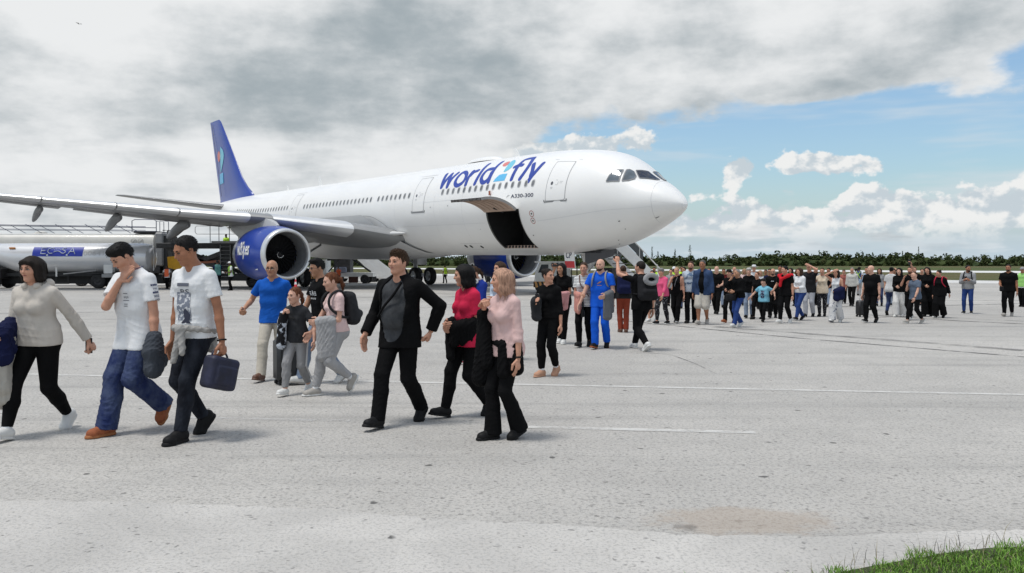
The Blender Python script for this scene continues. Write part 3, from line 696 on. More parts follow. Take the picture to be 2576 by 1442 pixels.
# belly fairing with its sharp front edge, wing roots
def belly():
    rings = []
    for s in np.linspace(19.6, 40, 34):
        u = (s-19.6)/20.4; e = min(1, (u/.26))**.62 if u < .26 else (1 if u < .72 else max(0, 1-((u-.72)/.28)**2)**.5)
        a = np.linspace(-math.pi*.5-1.5*e-.02, -math.pi*.5+1.5*e+.02, 33); t = np.sin(a)
        rr = 2.83 + .02*e; wide = .42*e; deep = .30*e
        l = (rr*np.cos(a)) + np.sign(np.cos(a))*np.abs(np.cos(a))**.7*wide; z = rr*t - deep*np.abs(t)**3
        rings.append(A(np.stack([np.full(33, s), l, ZC + z], -1)))
    MB().loft(rings, closed=False).build('belly_fairing', mat('shade_darkened_fairing_paint', (.60, .60, .595), .4, var=.03, vscale=.6, coat=.2), plane, 60)  # belly shade is painted in: base colour lowered below the fuselage white
    mb = MB(); ed = [(28.6, -.065), (25.0, -.075), (23.4, -.22), (22.4, -.42), (21.7, -.60), (21.2, -.9), (20.8, -1.2), (20.5, -1.5)]
    skin_stroke(mb, ed, .035, .05); mb.build('fairing_edge', seam_m, plane, fix=False)
belly()

# wings
def airfoil(n=15):
    x = .5*(1-np.cos(np.linspace(0, math.pi, n))); t = 5*(.2969*np.sqrt(x)-.126*x-.3516*x**2+.2843*x**3-.1036*x**4); c = .02*(1-(2*x-1)**2)
    up = np.stack([x, c+t*1.0], 1); lo = np.stack([x, c-t*.85], 1)[::-1]
    return np.concatenate([up, lo[1:-1]])
AFO = airfoil()
WSEC = [(0.0, 19.6, 13.0, 3.30, .125), (2.8, 21.6, 11.2, 3.50, .13), (4.6, 22.9, 10.1, 3.86, .122), (9.8, 26.2, 7.35, 4.58, .115), (14.0, 28.8, 5.9, 4.90, .11), (17.2, 30.8, 4.95, 5.22, .108), (23.0, 34.4, 3.5, 5.78, .10), (28.4, 37.9, 2.35, 6.35, .095), (29.6, 39.0, 1.6, 6.6, .09)]
def wsec(l):
    q = np.array(WSEC); return [np.interp(l, q[:, 0], q[:, k]) for k in range(1, 5)]
def wing_ring(l, side, x0=0.0, x1=1.0, grow=1.0, dz=0.0, dx=0.0, af=AFO):
    s, c, z, t = wsec(l); P = af.copy(); P[:, 0] = P[:, 0]
    return A(np.stack([s + c*P[:, 0] + dx, np.full(len(P), side*l), z + c*P[:, 1]*t*grow*1.0 - c*P[:, 0]*.035 + dz], -1))
for side in (1, -1):
    mb = MB(); mb.loft([wing_ring(l, side) for l in (0, 2.8, 3.7, 4.6, 6, 8, 9.8, 12, 14, 17.2, 20, 23, 26, 28.4, 29.6)], cap=True)
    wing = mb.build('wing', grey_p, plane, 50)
    n = len(AFO); front = [i for i in range(n) if AFO[i, 0] < .17]
    up = [i for i in range(15) if AFO[i, 0] < .20]; lo = [i for i in range(15, n) if AFO[i, 0] < .11]
    order = up[::-1] + lo[::-1]
    for l0, l1 in ((4.9, 9.15), (10.35, 13.95), (14.05, 17.15), (17.25, 20.9), (21.0, 24.6), (24.7, 28.2)):     # slats, each its own panel
        rings = [wing_ring(l, side, grow=1.16, dx=-.10, dz=-.035)[order] for l in np.linspace(l0, l1, 4)]
        m_ = MB(); m_.loft(rings, closed=False)
        for rg in (rings[0], rings[-1]): m_.poly(rg)
        m_.build('slat', slat_p, wing, 50)
    for l0, l1, dr_, nm in ((3.4, 9.2, 6, 'flap'), (9.6, 18.6, 7, 'flap'), (19.4, 25.6, 10, 'aileron')):               # trailing edge panels
        rings = []
        for l in (l0, (l0+l1)/2, l1):
            s, c, z, t = wsec(l); w = .20*c; a = R(dr_); x0 = s+c*.86; z0 = z - c*.03
            q = np.array([[0, .08], [w*.4, .07], [w, 0], [w*.4, -.05], [0, -.09]]); rings.append(A(np.stack([x0 + q[:, 0]*math.cos(a), np.full(5, side*l), z0 - q[:, 0]*math.sin(a) + q[:, 1]], -1)))
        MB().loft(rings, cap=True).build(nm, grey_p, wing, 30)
    fair_m = mat('track_fairing_paint', (.17, .173, .178), .5, var=.1)
    for l, sc in ((6.9, 1.0), (12.6, 1.0), (16.4, .92), (20.6, .80)):                                              # flap track fairings
        s, c, z, t = wsec(l); rings = []
        for u in np.linspace(0, 1, 12):
            x = s + c*.55 + u*(c*.45 + 1.9*sc); r = .42*sc*(math.sin(math.pi*min(1, u*.80+.10))**.7); dz = z - c*.05 - .26 - 1.05*sc*max(0, u-.30)
            a = np.arange(10)/10*2*math.pi; rings.append(A(np.stack([np.full(10, x), side*l + .55*r*np.cos(a), dz + r*np.sin(a)*(1.0) - .05], -1)))
        MB().loft(rings, cap=True).build('flap_track_fairing', fair_m, wing, 60)
    # wing root glove
    rings = []
    for u in np.linspace(0, 1, 10):
        s = 20.6 + u*5; r = .06 + .62*u**.7; a = np.arange(14)/14*2*math.pi
        rings.append(A(np.stack([np.full(14, s), side*(2.55 + .75*u + r*.9*np.cos(a)), 3.62 - .04*u + r*.55*np.sin(a)], -1)))
    MB().loft(rings, cap=True).build('wing_root_fairing', mat('shade_darkened_fairing_paint', (.7, .7, .695)), wing, 60)
    # winglet
    mb = MB(); w0 = wing_ring(29.6, side); w1 = w0.copy(); af = AFO; s, c, z, t = wsec(29.6)
    w1 = A(np.stack([s + 1.5 + .7*af[:, 0], np.full(len(af), side*30.6) , z + 1.7 + af[:, 1]*.0], -1)); w1[:, 1] += AFO[:, 1]*.08*side
    MB().loft([w0, w1], cap=True).build('winglet', blue_p, wing, 50)
    # engine
    EL, ES, EZ = 9.37*side, 23.1, 2.23
    ax = A(np.array([1.0, 0, 0])) - A(np.array([0.0, 0, 0])); c0 = A(np.array([ES, EL, EZ]))
    eng = [(0.0, 1.36), (-.03, 1.42), (.0, 1.47), (.10, 1.53), (.30, 1.59)]
    cow = [(.30, 1.59), (.8, 1.69), (1.5, 1.77), (2.4, 1.80), (3.4, 1.76), (4.4, 1.64)]
    aft = [(4.4, 1.64), (5.0, 1.52), (5.7, 1.32), (5.75, 1.24), (5.2, 1.15)]
    nac = MB().lathe(cow, c0, ax, 48).build('engine_cowling', blue_p, plane, 60)
    MB().lathe([(.28, 1.36), (.10, 1.345), (-.02, 1.38), (-.06, 1.44), (-.02, 1.51), (.10, 1.56), (.30, 1.592)], c0, ax, 48).build('inlet_lip', lip_m, nac, 80)
    MB().lathe(aft, c0, ax, 40).build('fan_nozzle', mat('nozzle_grey', (.40, .42, .46), .35, metal=.3, var=.1, vscale=2), nac, 50)
    MB().lathe([(4.0, .95), (5.0, .92), (6.0, .70), (6.05, .62), (5.5, .5)], c0, ax, 32).build('core_nozzle', steel_m, nac, 50)
    MB().lathe([(5.2, .5), (6.2, .38), (7.0, .05)], c0, ax, 24, cap=True).build('exhaust_cone', steel_m, nac, 60)
    MB().lathe([(.28, 1.358), (.9, 1.30), (1.55, 1.27)], c0, ax, 48).build('inlet_lining', mat('inlet_lining', (.15, .153, .16), .5, var=.12, vscale=3), nac, 60)
    mb = MB(); fan = []
    for k in range(26):                                    # fan blades
        a0 = k/26*2*math.pi; P = []
        for r, tw in ((.30, .12), (.75, .22), (1.25, .40)):
            for e in (-1, 1): an = a0 + e*.085*(1 if r > .4 else 1.4); P.append(c0 + ax*(1.5 + e*tw*.28) + np.array([0, math.cos(an)*r, math.sin(an)*r]))
        mb.raw(P, [(0, 1, 3, 2), (2, 3, 5, 4)])
    tag(mb.build('fan_blades', mat('fan_blade', (.016, .016, .018), .5, metal=.3), nac, 60, fix=False), kind='stuff')
    MB().lathe([(1.75, 1.27), (1.75, .01)], c0, ax, 32).build('fan_case', dark_m, nac, fix=False)
    MB().lathe([(.98, .01), (1.05, .10), (1.2, .20), (1.5, .32), (1.7, .34)], c0, ax, 24).build('spinner', mat('spinner_dark', (.02, .02, .022), .4), nac, 60)
    mb = MB(); t = np.linspace(0, 4.6, 26)
    mb.tube([c0 + ax*(1.13 + .040*q*0 + .10*(q/4.6)) - ax*.045 + np.array([0, math.cos(q+1.4)*(.10+.16*q/4.6), math.sin(q+1.4)*(.10+.16*q/4.6)]) for q in t], np.linspace(.006, .020, 26), 5); mb.build('spinner_spiral', mat('white_print', (.75, .75, .74), .5), nac, 60)
    # pylon
    mb = MB(); rings = []
    for x, zt, zb, w in ((ES+1.35, EZ+1.80, EZ+1.70, .10), (ES+1.9, EZ+2.02, EZ+1.5, .24), (ES+3.2, EZ+2.35, EZ+1.3, .30), (ES+4.6, EZ+2.35, EZ+.8, .30), (ES+7.0, EZ+2.2, EZ+1.0, .28), (ES+9.3, EZ+1.95, EZ+1.7, .10)):
        rings.append(A(np.array([[x, EL+side*.25*0-w, zb], [x, EL+w, zb], [x, EL+w, (zt+zb)/2], [x, EL+w*.6, zt], [x, EL-w*.6, zt], [x, EL-w, (zt+zb)/2]])))
    MB().loft(rings, cap=True).build('pylon', mat('pylon_paint', (.46, .465, .47), .4, var=.06, vscale=1), nac, 40)
    if side == 1:                                          # web address on the outboard cowl
        V, F = text_mesh('w2fly.es', 1, .022); lo, hi = V.min(0), V.max(0); P = []
        for v in V:
            x = 3.75 - (v[0]-lo[0])/(hi[0]-lo[0])*2.15; an = .02 + (v[1]-lo[1])/(hi[1]-lo[1])*.62 - .20; r = np.interp(x, [q[0] for q in cow], [q[1] for q in cow]) + .035
            P.append(c0 + ax*x + np.array([0, -math.cos(an)*r, math.sin(an)*r]))
        MB().raw(P, F).build('cowl_lettering', mat('white_print', (.75, .75, .74), .5), nac, fix=False)
        for an in (-.02, .03, .08, .13):                   # vent louvres
            r = np.interp(3.6, [q[0] for q in cow], [q[1] for q in cow]) + .012
            MB().tube([c0 + ax*3.95 + np.array([0, -math.cos(an)*(r-.06), math.sin(an)*(r-.06)]), c0 + ax*4.4 + np.array([0, -math.cos(an)*(r-.11), math.sin(an)*(r-.11)])], .016, 4).build('louvre', ink_m, nac)
        mb = MB(); a = np.linspace(-1.15, -.02, 14); mb.tube([c0 + ax*1.15 + np.array([0, -math.cos(q)*1.716, math.sin(q)*1.716]) for q in a], .008, 4); mb.build('cowl_seam', mat('cowl_seam', (.10, .16, .5), .4), nac)
        MB().box(c0 + ax*1.25 + np.array([0, -1.715*math.cos(-.55), 1.715*math.sin(-.55)]), (.42, .02, .16), bev=.005).build('cowl_placard', mat('white_print', (.75, .75, .74)), nac)
    # main landing gear
    g0 = np.array([32.05, 5.34*side])
    MB().tube([A(np.array([31.7, g0[1]*.93, 3.3])), A(np.array([32.05, g0[1], .9]))], .17, 12).build('main_gear_strut', steel_m, plane, 60)
    MB().tube([A(np.array([31.9, g0[1]*.55, 3.0])), A(np.array([32.05, g0[1], 1.5]))], .08, 8).build('main_gear_brace', steel_m, plane, 60)
    MB().bar(A(np.array([31.0, g0[1], .72])), A(np.array([33.1, g0[1], .72])), .22, .26).build('bogie_beam', steel_m, plane)
    MB().prism([A(np.array([s_, g0[1]+.45*side, z_])) for s_, z_ in ((31.2, 1.5), (33.0, 1.5), (33.0, 3.4), (31.2, 3.4))], (0, .05, 0)).build('gear_door', white_p, plane)
    for ds in (-.99, .99):
        for dl in (-.70, .70):
            c = A(np.array([g0[0]+ds, g0[1]+dl, .70])); c[2] = .70
            w = MB().lathe([(-.22, .42), (-.25, .55), (-.20, .66), (-.10, .70), (.10, .70), (.20, .66), (.25, .55), (.22, .42)], c, (0, 1, 0), 28).build('wheel', black_m, plane, 50)
            MB().lathe([(-.17, .42), (-.10, .2), (-.16, .1), (-.16, .0)], c, (0, side, 0), 18).build('hub', steel_m, w, 40); MB().lathe([(.17, .42), (.10, .2), (.16, .1), (.16, .0)], c, (0, side, 0), 18).build('hub', steel_m, w, 40)

# tail
def tail():
    fin_o = [(52.2, 64.4)]
    LE = np.array([(8.0, 52.4), (8.85, 54.0), (9.9, 55.4), (11.7, 57.1), (13.95, 59.2), (16.0, 61.2), (16.25, 61.7)]); TE = np.array([(7.9, 61.6), (16.25, 64.45)])
    rings = []
    for z in (7.4, 7.9, 8.3, 8.85, 9.4, 9.9, 11.7, 13.95, 15.5, 16.0, 16.25):
        le = np.interp(z, LE[:, 0], LE[:, 1]) if z > 8 else 52.4-(8-z)*.2; te = np.interp(z, TE[:, 0], TE[:, 1]); c = te-le
        th = .085*min(c, 8.2) * (1 if z < 16 else .4) * (1 + .5*max(0, (8.6-z)))
        rings.append(A(np.stack([le + c*AFO[:, 0], AFO[:, 1]*th*1.05 - .0, np.full(len(AFO), z)], -1)))
    fin = MB().loft(rings, cap=True).build('tail_fin', blue_p, plane, 40)
    def onfin(pts, m, nm):
        P = smooth_poly(pts) if len(pts) > 4 else pts; out = []
        for s, z in P:
            le = np.interp(z, LE[:, 0], LE[:, 1]); te = np.interp(z, TE[:, 0], TE[:, 1]); c = te-le; x = np.clip((s-le)/c, 0, 1)
            t = 5*(.2969*math.sqrt(x)-.126*x-.3516*x**2+.2843*x**3-.1036*x**4)+.02*(1-(2*x-1)**2)
            out.append(A(np.array([s, t*.085*min(c, 8.2)*1.05+.03, z])))
        MB().poly(out).build(nm, m, fin, fix=False)
    onfin([(61.35, 12.94), (61.72, 12.81), (61.95, 12.46), (61.74, 12.0), (61.42, 11.85), (61.11, 12.0), (60.92, 12.36), (61.03, 12.78)], coral, 'tail_emblem')
    onfin([(60.84, 13.17), (60.45, 13.16), (59.93, 12.83), (59.73, 12.32), (59.96, 11.72), (60.41, 11.13), (60.87, 10.85)], cyan, 'tail_emblem')
    onfin([(61.27, 10.57), (59.98, 10.66), (59.98, 9.57), (61.5, 9.49)], teal, 'tail_emblem')
    MB().tube([A(np.array([60.05, .42, 8.2])), A(np.array([61.2, .33, 11.0])), A(np.array([62.44, .22, 13.33])), A(np.array([63.6, .13, 16.0]))], .018, 4).build('rudder_seam', ink_m, fin)
    for side in (1, -1):
        rings = []
        for l, s, c, z in ((.3, 55.6, 5.6, 6.9), (2.0, 56.9, 4.8, 7.05), (9.2, 61.6, 2.0, 7.95), (9.7, 62.3, 1.2, 8.0)):
            rings.append(A(np.stack([s + c*AFO[:, 0], np.full(len(AFO), side*l), z + c*AFO[:, 1]*.10], -1)))
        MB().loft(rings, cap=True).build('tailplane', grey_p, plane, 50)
tail()

# nose gear with its doors
def nose_gear():
    MB().tube([A(np.array([6.4, 0, 2.6])), A(np.array([6.67, 0, .45]))], .11, 10).build('nose_gear_strut', steel_m, plane, 60)
    MB().tube([A(np.array([5.3, 0, 2.5])), A(np.array([6.6, 0, 1.3]))], .06, 8).build('nose_gear_brace', steel_m, plane, 60)
    for dl in (-.36, .36):
        c = A(np.array([6.67, dl, 0])); c[2] = .525
        w = MB().lathe([(-.15, .3), (-.17, .42), (-.13, .50), (-.06, .525), (.06, .525), (.13, .50), (.17, .42), (.15, .3)], c, (0, 1, 0), 24).build('wheel', black_m, plane, 50)
        for e in (-1, 1): MB().lathe([(.12*e, .30), (.10*e, .16), (.15*e, .1), (.15*e, 0)], c, (0, 1, 0), 16).build('hub', mat('white_hub', (.62, .62, .61), .4), w, 40)
    for side in (1, -1):
        q = [A(np.array([s, side*(.62+.10*(2.4-z)), z])) for s, z in ((7.75, 2.55), (6.95, 2.55), (6.72, 1.55), (7.45, 1.55))]
        d = MB().prism(q, (0, side*.04, 0)).build('nose_gear_door', white_p, plane)
        if side == 1:
            q2 = [A(np.array([s, side*(.62+.10*(2.4-z))+.004, z])) for s, z in ((7.58, 1.93), (6.83, 1.93), (6.74, 1.57), (7.44, 1.57))]; MB().poly(q2).build('red_panel', mat('red_print', (.55, .03, .035), .5), d, fix=False)
            V, F = text_mesh('CP', 1, .02); lo, hi = V.min(0), V.max(0); P = []
            for v in V:
                s = 7.52 - (v[0]-lo[0])/(hi[0]-lo[0])*.44; z = 2.08 + (v[1]-lo[1])/(hi[1]-lo[1])*.33; P.append(A(np.array([s, .62+.10*(2.4-z)+.005, z])))
            MB().raw(P, F).build('door_lettering', ink_m, d, fix=False)
    MB().prism([A(np.array([s, l, 2.36])) for s, l in ((5.0, -.5), (8.4, -.5), (8.4, .5), (5.0, .5))], (0, 0, .1)).build('wheel_well', dark_m, plane)
    MB().prism([A(np.array([s, .5, z])) for s, z in ((4.0, 2.55), (6.2, 2.38), (6.2, 1.75), (4.2, 2.2))], (0, .04, 0)).build('nose_gear_door', mat('door_inner', (.05, .05, .055), .5), plane)
nose_gear()
# ---------------------------------------------------------------- wood beyond the runway
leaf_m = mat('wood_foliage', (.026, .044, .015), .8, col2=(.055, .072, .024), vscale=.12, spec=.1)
leaf2_m = mat('wood_foliage_pale', (.085, .095, .038), .8, col2=(.055, .070, .028), vscale=.2, spec=.1)
def wood():
    rs = np.random.RandomState(3); V = []; F = []; mi = []; n = 0
    for row, (y0, hb, num) in enumerate(((838, 6.5, 200), (866, 10.0, 230), (900, 13.0, 210))):
        for k in range(num):
            x = -700 + 1400*(k + rs.uniform(-.4, .4))/num; y = y0 - .10*x + rs.uniform(-8, 8)
            hgt = hb*rs.uniform(.75, 1.2) * (1 + .12*math.sin(x*.021+1) + .07*math.sin(x*.05)); w = hgt*rs.uniform(.35, .6)
            m = 150 if row < 2 else 110; m0 = 1 if (row == 0 and rs.rand() < .35) else 0
            lob = rs.normal(0, 1, (7, 3)); lob /= np.linalg.norm(lob, axis=1, keepdims=True); lob[:, 2] = np.abs(lob[:, 2]); lr = rs.uniform(.45, .75, 7)
            for i in range(m):
                d = rs.normal(0, 1, 3); d /= np.linalg.norm(d); j = rs.randint(7)
                p = np.array([lob[j, 0]*w*.55 + d[0]*w*lr[j]*.75, lob[j, 1]*w*.4 + d[1]*w*lr[j]*.6, hgt*(.42 + .30*lob[j, 2]) + d[2]*hgt*.28*lr[j]/.6])
                if p[2] < .2 or i % 6 == 0: p[2] = rs.uniform(.2, hgt*.45)
                a = rs.normal(0, 1, 3); a /= np.linalg.norm(a); b = np.cross(a, d + .01); b /= np.linalg.norm(b); s = rs.uniform(.5, 1.1)*(.75+hgt*.05)
                c = np.array([x, y, 0]) + p; V += [c - a*s, c + b*s*.8, c + a*s, c - b*s*.8]; F.append((n, n+1, n+2, n+3)); n += 4; mi.append(m0 if rs.rand() < .8 else 1 - m0)
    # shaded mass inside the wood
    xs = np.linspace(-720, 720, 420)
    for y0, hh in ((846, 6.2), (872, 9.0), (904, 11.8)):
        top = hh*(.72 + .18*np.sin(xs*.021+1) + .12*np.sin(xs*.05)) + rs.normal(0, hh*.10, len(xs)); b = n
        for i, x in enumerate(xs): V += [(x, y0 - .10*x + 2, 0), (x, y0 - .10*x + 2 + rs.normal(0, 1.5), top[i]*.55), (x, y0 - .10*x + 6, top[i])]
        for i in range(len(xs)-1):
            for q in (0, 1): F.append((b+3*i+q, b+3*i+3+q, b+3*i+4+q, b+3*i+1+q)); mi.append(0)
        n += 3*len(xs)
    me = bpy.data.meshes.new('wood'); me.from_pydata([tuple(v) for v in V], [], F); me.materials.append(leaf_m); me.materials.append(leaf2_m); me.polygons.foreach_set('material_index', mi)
    tag(link('wood', me), 'dense low green wood along the far side of the runway', 'wood', kind='stuff')
    # feathery trees that stand out above the wood
    for k, (px, top, wd) in enumerate(((1735, 618, 14), (1698, 628, 8), (1640, 622, 9), (2270, 633, 9), (2310, 622, 5), (1655, 633, 7), (2060, 631, 8))):
        Y = 915; X = (px-1288)/2100*Y; H = 1.62 + (665.5-top)/2100*Y; w = wd/2100*Y*.5
        t = empty('feathery_tree', (X, Y, 0), 0, ['tallest feathery tree above the wood, just right of the airliner nose', 'thin feathery tree next to the tallest one above the wood', 'feathery tree above the wood close to the airliner nose', 'broad feathery tree above the wood at the right', 'needle-thin tree above the wood at the right', 'small feathery tree nearest the airliner nose above the wood', 'small bushy treetop above the wood near the middle of the crowd'][k], 'tree', 'feathery trees above the wood')
        MB().tube([(0, 0, 0), (.3, 0, H*.5), (0, 0, H)], [.4, .28, .05], 6).build('trunk', mat('trunk_bark', (.09, .07, .055), .9), t)
        V = []; F = []; n = 0
        for i in range(110):
            z = H*rs.uniform(.45, 1.0); r = w*(1.15-z/H)*1.6*rs.uniform(.2, 1); a = rs.uniform(0, 6.28); c = np.array([math.cos(a)*r, math.sin(a)*r, z]); u = np.array([rs.normal(0, .3), rs.normal(0, .3), rs.uniform(.4, 1.1)]); b = np.array([math.sin(a)*.22, -math.cos(a)*.22, 0])
            V += [c-b, c+b, c+u*1.6]; F.append((n, n+1, n+2)); n += 3
        MB().raw(V, F).build('crown', leaf_m, t, fix=False)['kind'] = 'stuff'
wood()
# ---------------------------------------------------------------- vehicles and equipment round the aircraft
vwhite = mat('vehicle_white', (.74, .74, .725), .35, var=.05, vscale=1.5, coat=.2); cream = mat('tank_cream', (.62, .60, .55), .4, var=.06, vscale=.8, coat=.1)
vblack = mat('chassis_black', (.012, .012, .013), .6, var=.3, vscale=4); vblue = mat('sign_blue', (.015, .035, .33), .4); rail_m = mat('rail_navy', (.03, .04, .08), .4, metal=.3)
print_w = mat('white_print', (.75, .75, .74), .5); vglass = mat('vehicle_glass', (.02, .025, .03), .08); red_l = mat('red_lamp', (.5, .02, .015), .3); yellow_m = mat('machine_yellow', (.62, .33, .015), .45, var=.1, vscale=2)
grey_m = mat('machine_grey', (.30, .30, .30), .5, var=.15, vscale=2); dk_m = mat('machine_dark', (.022, .022, .024), .6, var=.4, vscale=3)
def wheel(parent, x, y, r=.5, w=.3, hub=None):
    o = MB().lathe([(-w/2, r*.55), (-w/2, r*.9), (-w*.35, r), (w*.35, r), (w/2, r*.9), (w/2, r*.55)], (x, y, r), (0, 1, 0), 22).build('wheel', black_m, parent, 50)
    MB().lathe([(-w/2+.02, r*.58), (-w/2+.06, r*.3), (-w/2+.02, r*.15), (-w/2+.02, 0)], (x, y, r), (0, 1, 0), 16).build('hub', hub or dk_m, o, 40)
    return o
def flat_text(name, body, c, wid, hgt, m, parent, bold=.0, plane='xz'):
    """lettering in the x-z plane of its parent, facing -y"""
    V, F = text_mesh(body, 1, bold); lo, hi = V.min(0), V.max(0)
    P = np.stack([c[0] + ((V[:, 0]-lo[0])/(hi[0]-lo[0])-.5)*wid, np.full(len(V), c[1]), c[2] + ((V[:, 1]-lo[1])/(hi[1]-lo[1])-.5)*hgt], 1)
    return MB().raw(P, F).build(name, m, parent, fix=False)
def rail(parent, pts, r=.025, m=None, name='rail'): return MB().tube(pts, r, 6).build(name, m or rail_m, parent, 60)

def near_tanker():
    y0 = 57.0; t = empty('fuel_tanker', (-29.8, y0, 0), 0, 'white fuel tanker with a round tank and a blue sign on its side', 'fuel tanker')
    R0, zc = 1.0, 2.06; ang = np.arange(36)/36*2*math.pi; rings = []
    for x, k, dz in ((-9.0, .62, .36), (-6.4, .62, .36), (-5.6, .66, .32), (-4.6, .84, .15), (-3.9, .97, .03), (-3.4, 1, 0), (4.55, 1, 0), (4.95, .985, 0), (5.18, .90, 0), (5.30, .70, 0), (5.36, .4, 0), (5.37, .02, 0)):
        r = R0*k; rings.append(np.stack([np.full(36, x), r*np.cos(ang), zc + dz + r*np.sin(ang)], 1))
    tk = MB().loft(rings, cap=True).build('tank', mat('tank_white', (.70, .705, .72), .22, metal=.25, var=.04, vscale=.8, coat=.3), t, 35)
    def on(x, a, off=.012): return np.array([x, -(R0+off)*math.cos(a), zc + (R0+off)*math.sin(a)])
    def patch(x0, x1, a0, a1, m, nm, off=.012):
        n = 6; V = [on(x, a, off) for a in np.linspace(a0, a1, n) for x in (x0, x1)]
        return MB().raw(V, [(2*i, 2*i+1, 2*i+3, 2*i+2) for i in range(n-1)]).build(nm, m, tk, 180, fix=False)
    sg = patch(-2.38, 1.00, .10, .80, vblue, 'sign_panel')
    lm = mat('sign_lettering', (.60, .68, .74), .4); X0, W_ = -2.38, 3.38
    def st(pts, w=.05):
        P = np.array([on(X0 + W_*p[0], .10 + .70*p[1], .03) for p in pts]); k = np.linspace(0, len(P)-1, (len(P)-1)*3+1); i = np.arange(len(P))
        MB().tube(np.stack([np.interp(k, i, P[:, c]) for c in range(3)], 1), w/2, 5).build('sign_letter', lm, sg, 180)
    st([(.27, .88), (.17, .88), (.17, .25), (.27, .25)]); st([(.17, .55), (.26, .55)])
    st([(.42, .82), (.36, .88), (.31, .72), (.30, .48), (.34, .28), (.40, .30)])
    st([(.42, .40), (.46, .50), (.50, .52), (.54, .48), (.57, .36)], .04)
    st([(.66, .85), (.60, .86), (.58, .68), (.64, .56), (.66, .42), (.62, .28), (.57, .34)])
    st([(.71, .22), (.78, .85), (.85, .22)]); st([(.73, .46), (.83, .46)])
    for x, z in ((.43, .63), (.47, .74), (.51, .76), (.55, .70), (.30, .12), (.69, .12)): MB().lathe([(0, .035 if z > .2 else .07), (.01, .0)], on(X0+W_*x, .10+.70*z, .02), (0, -1, 0), 8).build('sign_dot', lm, sg)
    V, F = text_mesh('00641', 1, -.005); lo, hi = V.min(0), V.max(0)
    MB().raw([on(1.05 + (v[0]-lo[0])/(hi[0]-lo[0])*1.35, .16 + (v[1]-lo[1])/(hi[1]-lo[1])*.30, .014) for v in V], F).build('fleet_number', seam_m, tk, fix=False)
    pl = patch(3.55, 4.32, .18, .42, mat('label_black', (.015, .015, .02), .5), 'product_label')
    V, F = text_mesh('JET A-1', 1, .01); lo, hi = V.min(0), V.max(0)
    MB().raw([on(3.63 + (v[0]-lo[0])/(hi[0]-lo[0])*.62, .23 + (v[1]-lo[1])/(hi[1]-lo[1])*.14, .02) for v in V], F).build('label_lettering', print_w, pl, fix=False)
    MB().lathe([(0, .13), (.03, .13), (.035, 0)], on(-1.88, -.22, .0), (0, -1, 0), 16).build('gauge', grey_m, tk, 40); MB().lathe([(.036, .09), (.04, 0)], on(-1.88, -.22, .0), (0, -1, 0), 14).build('gauge_dial', vwhite, tk)
    MB().box((-.75, -1.0, 1.12), (.09, .09, .62)).build('pipe', vwhite, t)
    # undercarriage
    MB().box((.2, 0, .93), (10.6, .9, .22)).build('chassis', vblack, t)
    for x in (-2.4, -1.6, -.8, 0.0): MB().box((x, -.95, .62), (.06, .06, .60)).build('guard_post', vblack, t)
    for z in (.36, .88): MB().box((-1.2, -.95, z), (2.5, .05, .10)).build('side_guard', vblack, t)
    MB().box((.2, .35, .62), (11.4, .5, .62)).build('underframe', vblack, t)
    for x in (2.0, 3.3, 4.4): 
        for y in (-.85, .85): wheel(t, x, y, .50, .34)
    MB().box((3.1, -.93, 1.04), (3.6, .34, .08)).build('mudguard', vblack, t)
    MB().box((2.75, -.92, 1.30), (.62, .40, .62), bev=.04).build('valve_cabinet', vwhite, t); MB().box((2.75, -.95, .86), (.85, .36, .24), bev=.02).build('cabinet_step', grey_m, t)
    MB().bar((-.3, -.98, .98), (1.9, -.98, 1.22), .05, .07).build('hose_tray', grey_m, t)
    for x in (-6.2, -5.1): 
        for y in (-.85, .85): wheel(t, x, y, .52, .34)
    MB().box((-6.2, 0, 1.0), (3.4, 2.1, .7), bev=.05).build('tractor_chassis', vblack, t); MB().box((-9.6, 0, 1.9), (2.2, 2.4, 2.6), bev=.12).build('cab', vwhite, t)
    MB().box((-4.75, -1.0, 1.0), (.10, .10, .30)).build('bracket', grey_m, t)
    for x in (-5.72, -5.55): MB().box((x, -1.08, .78), (.13, .05, .13)).build('tail_lamp', red_l, t)
    # valve dome and pipework on the round end
    MB().tube([(5.1, -.7, 2.95), (5.5, -.55, 2.9), (5.55, -.4, 2.3), (5.5, -.4, 1.2)], .03, 6).build('vent_pipe', vwhite, t, 60)
    MB().lathe([(0, .06), (.35, .06), (.4, .02)], (-4.0, -.8, 2.72), (1, 0, 0), 8, cap=True).build('marker_lamp', mat('amber_lamp', (.5, .2, .05), .4), t)
near_tanker()

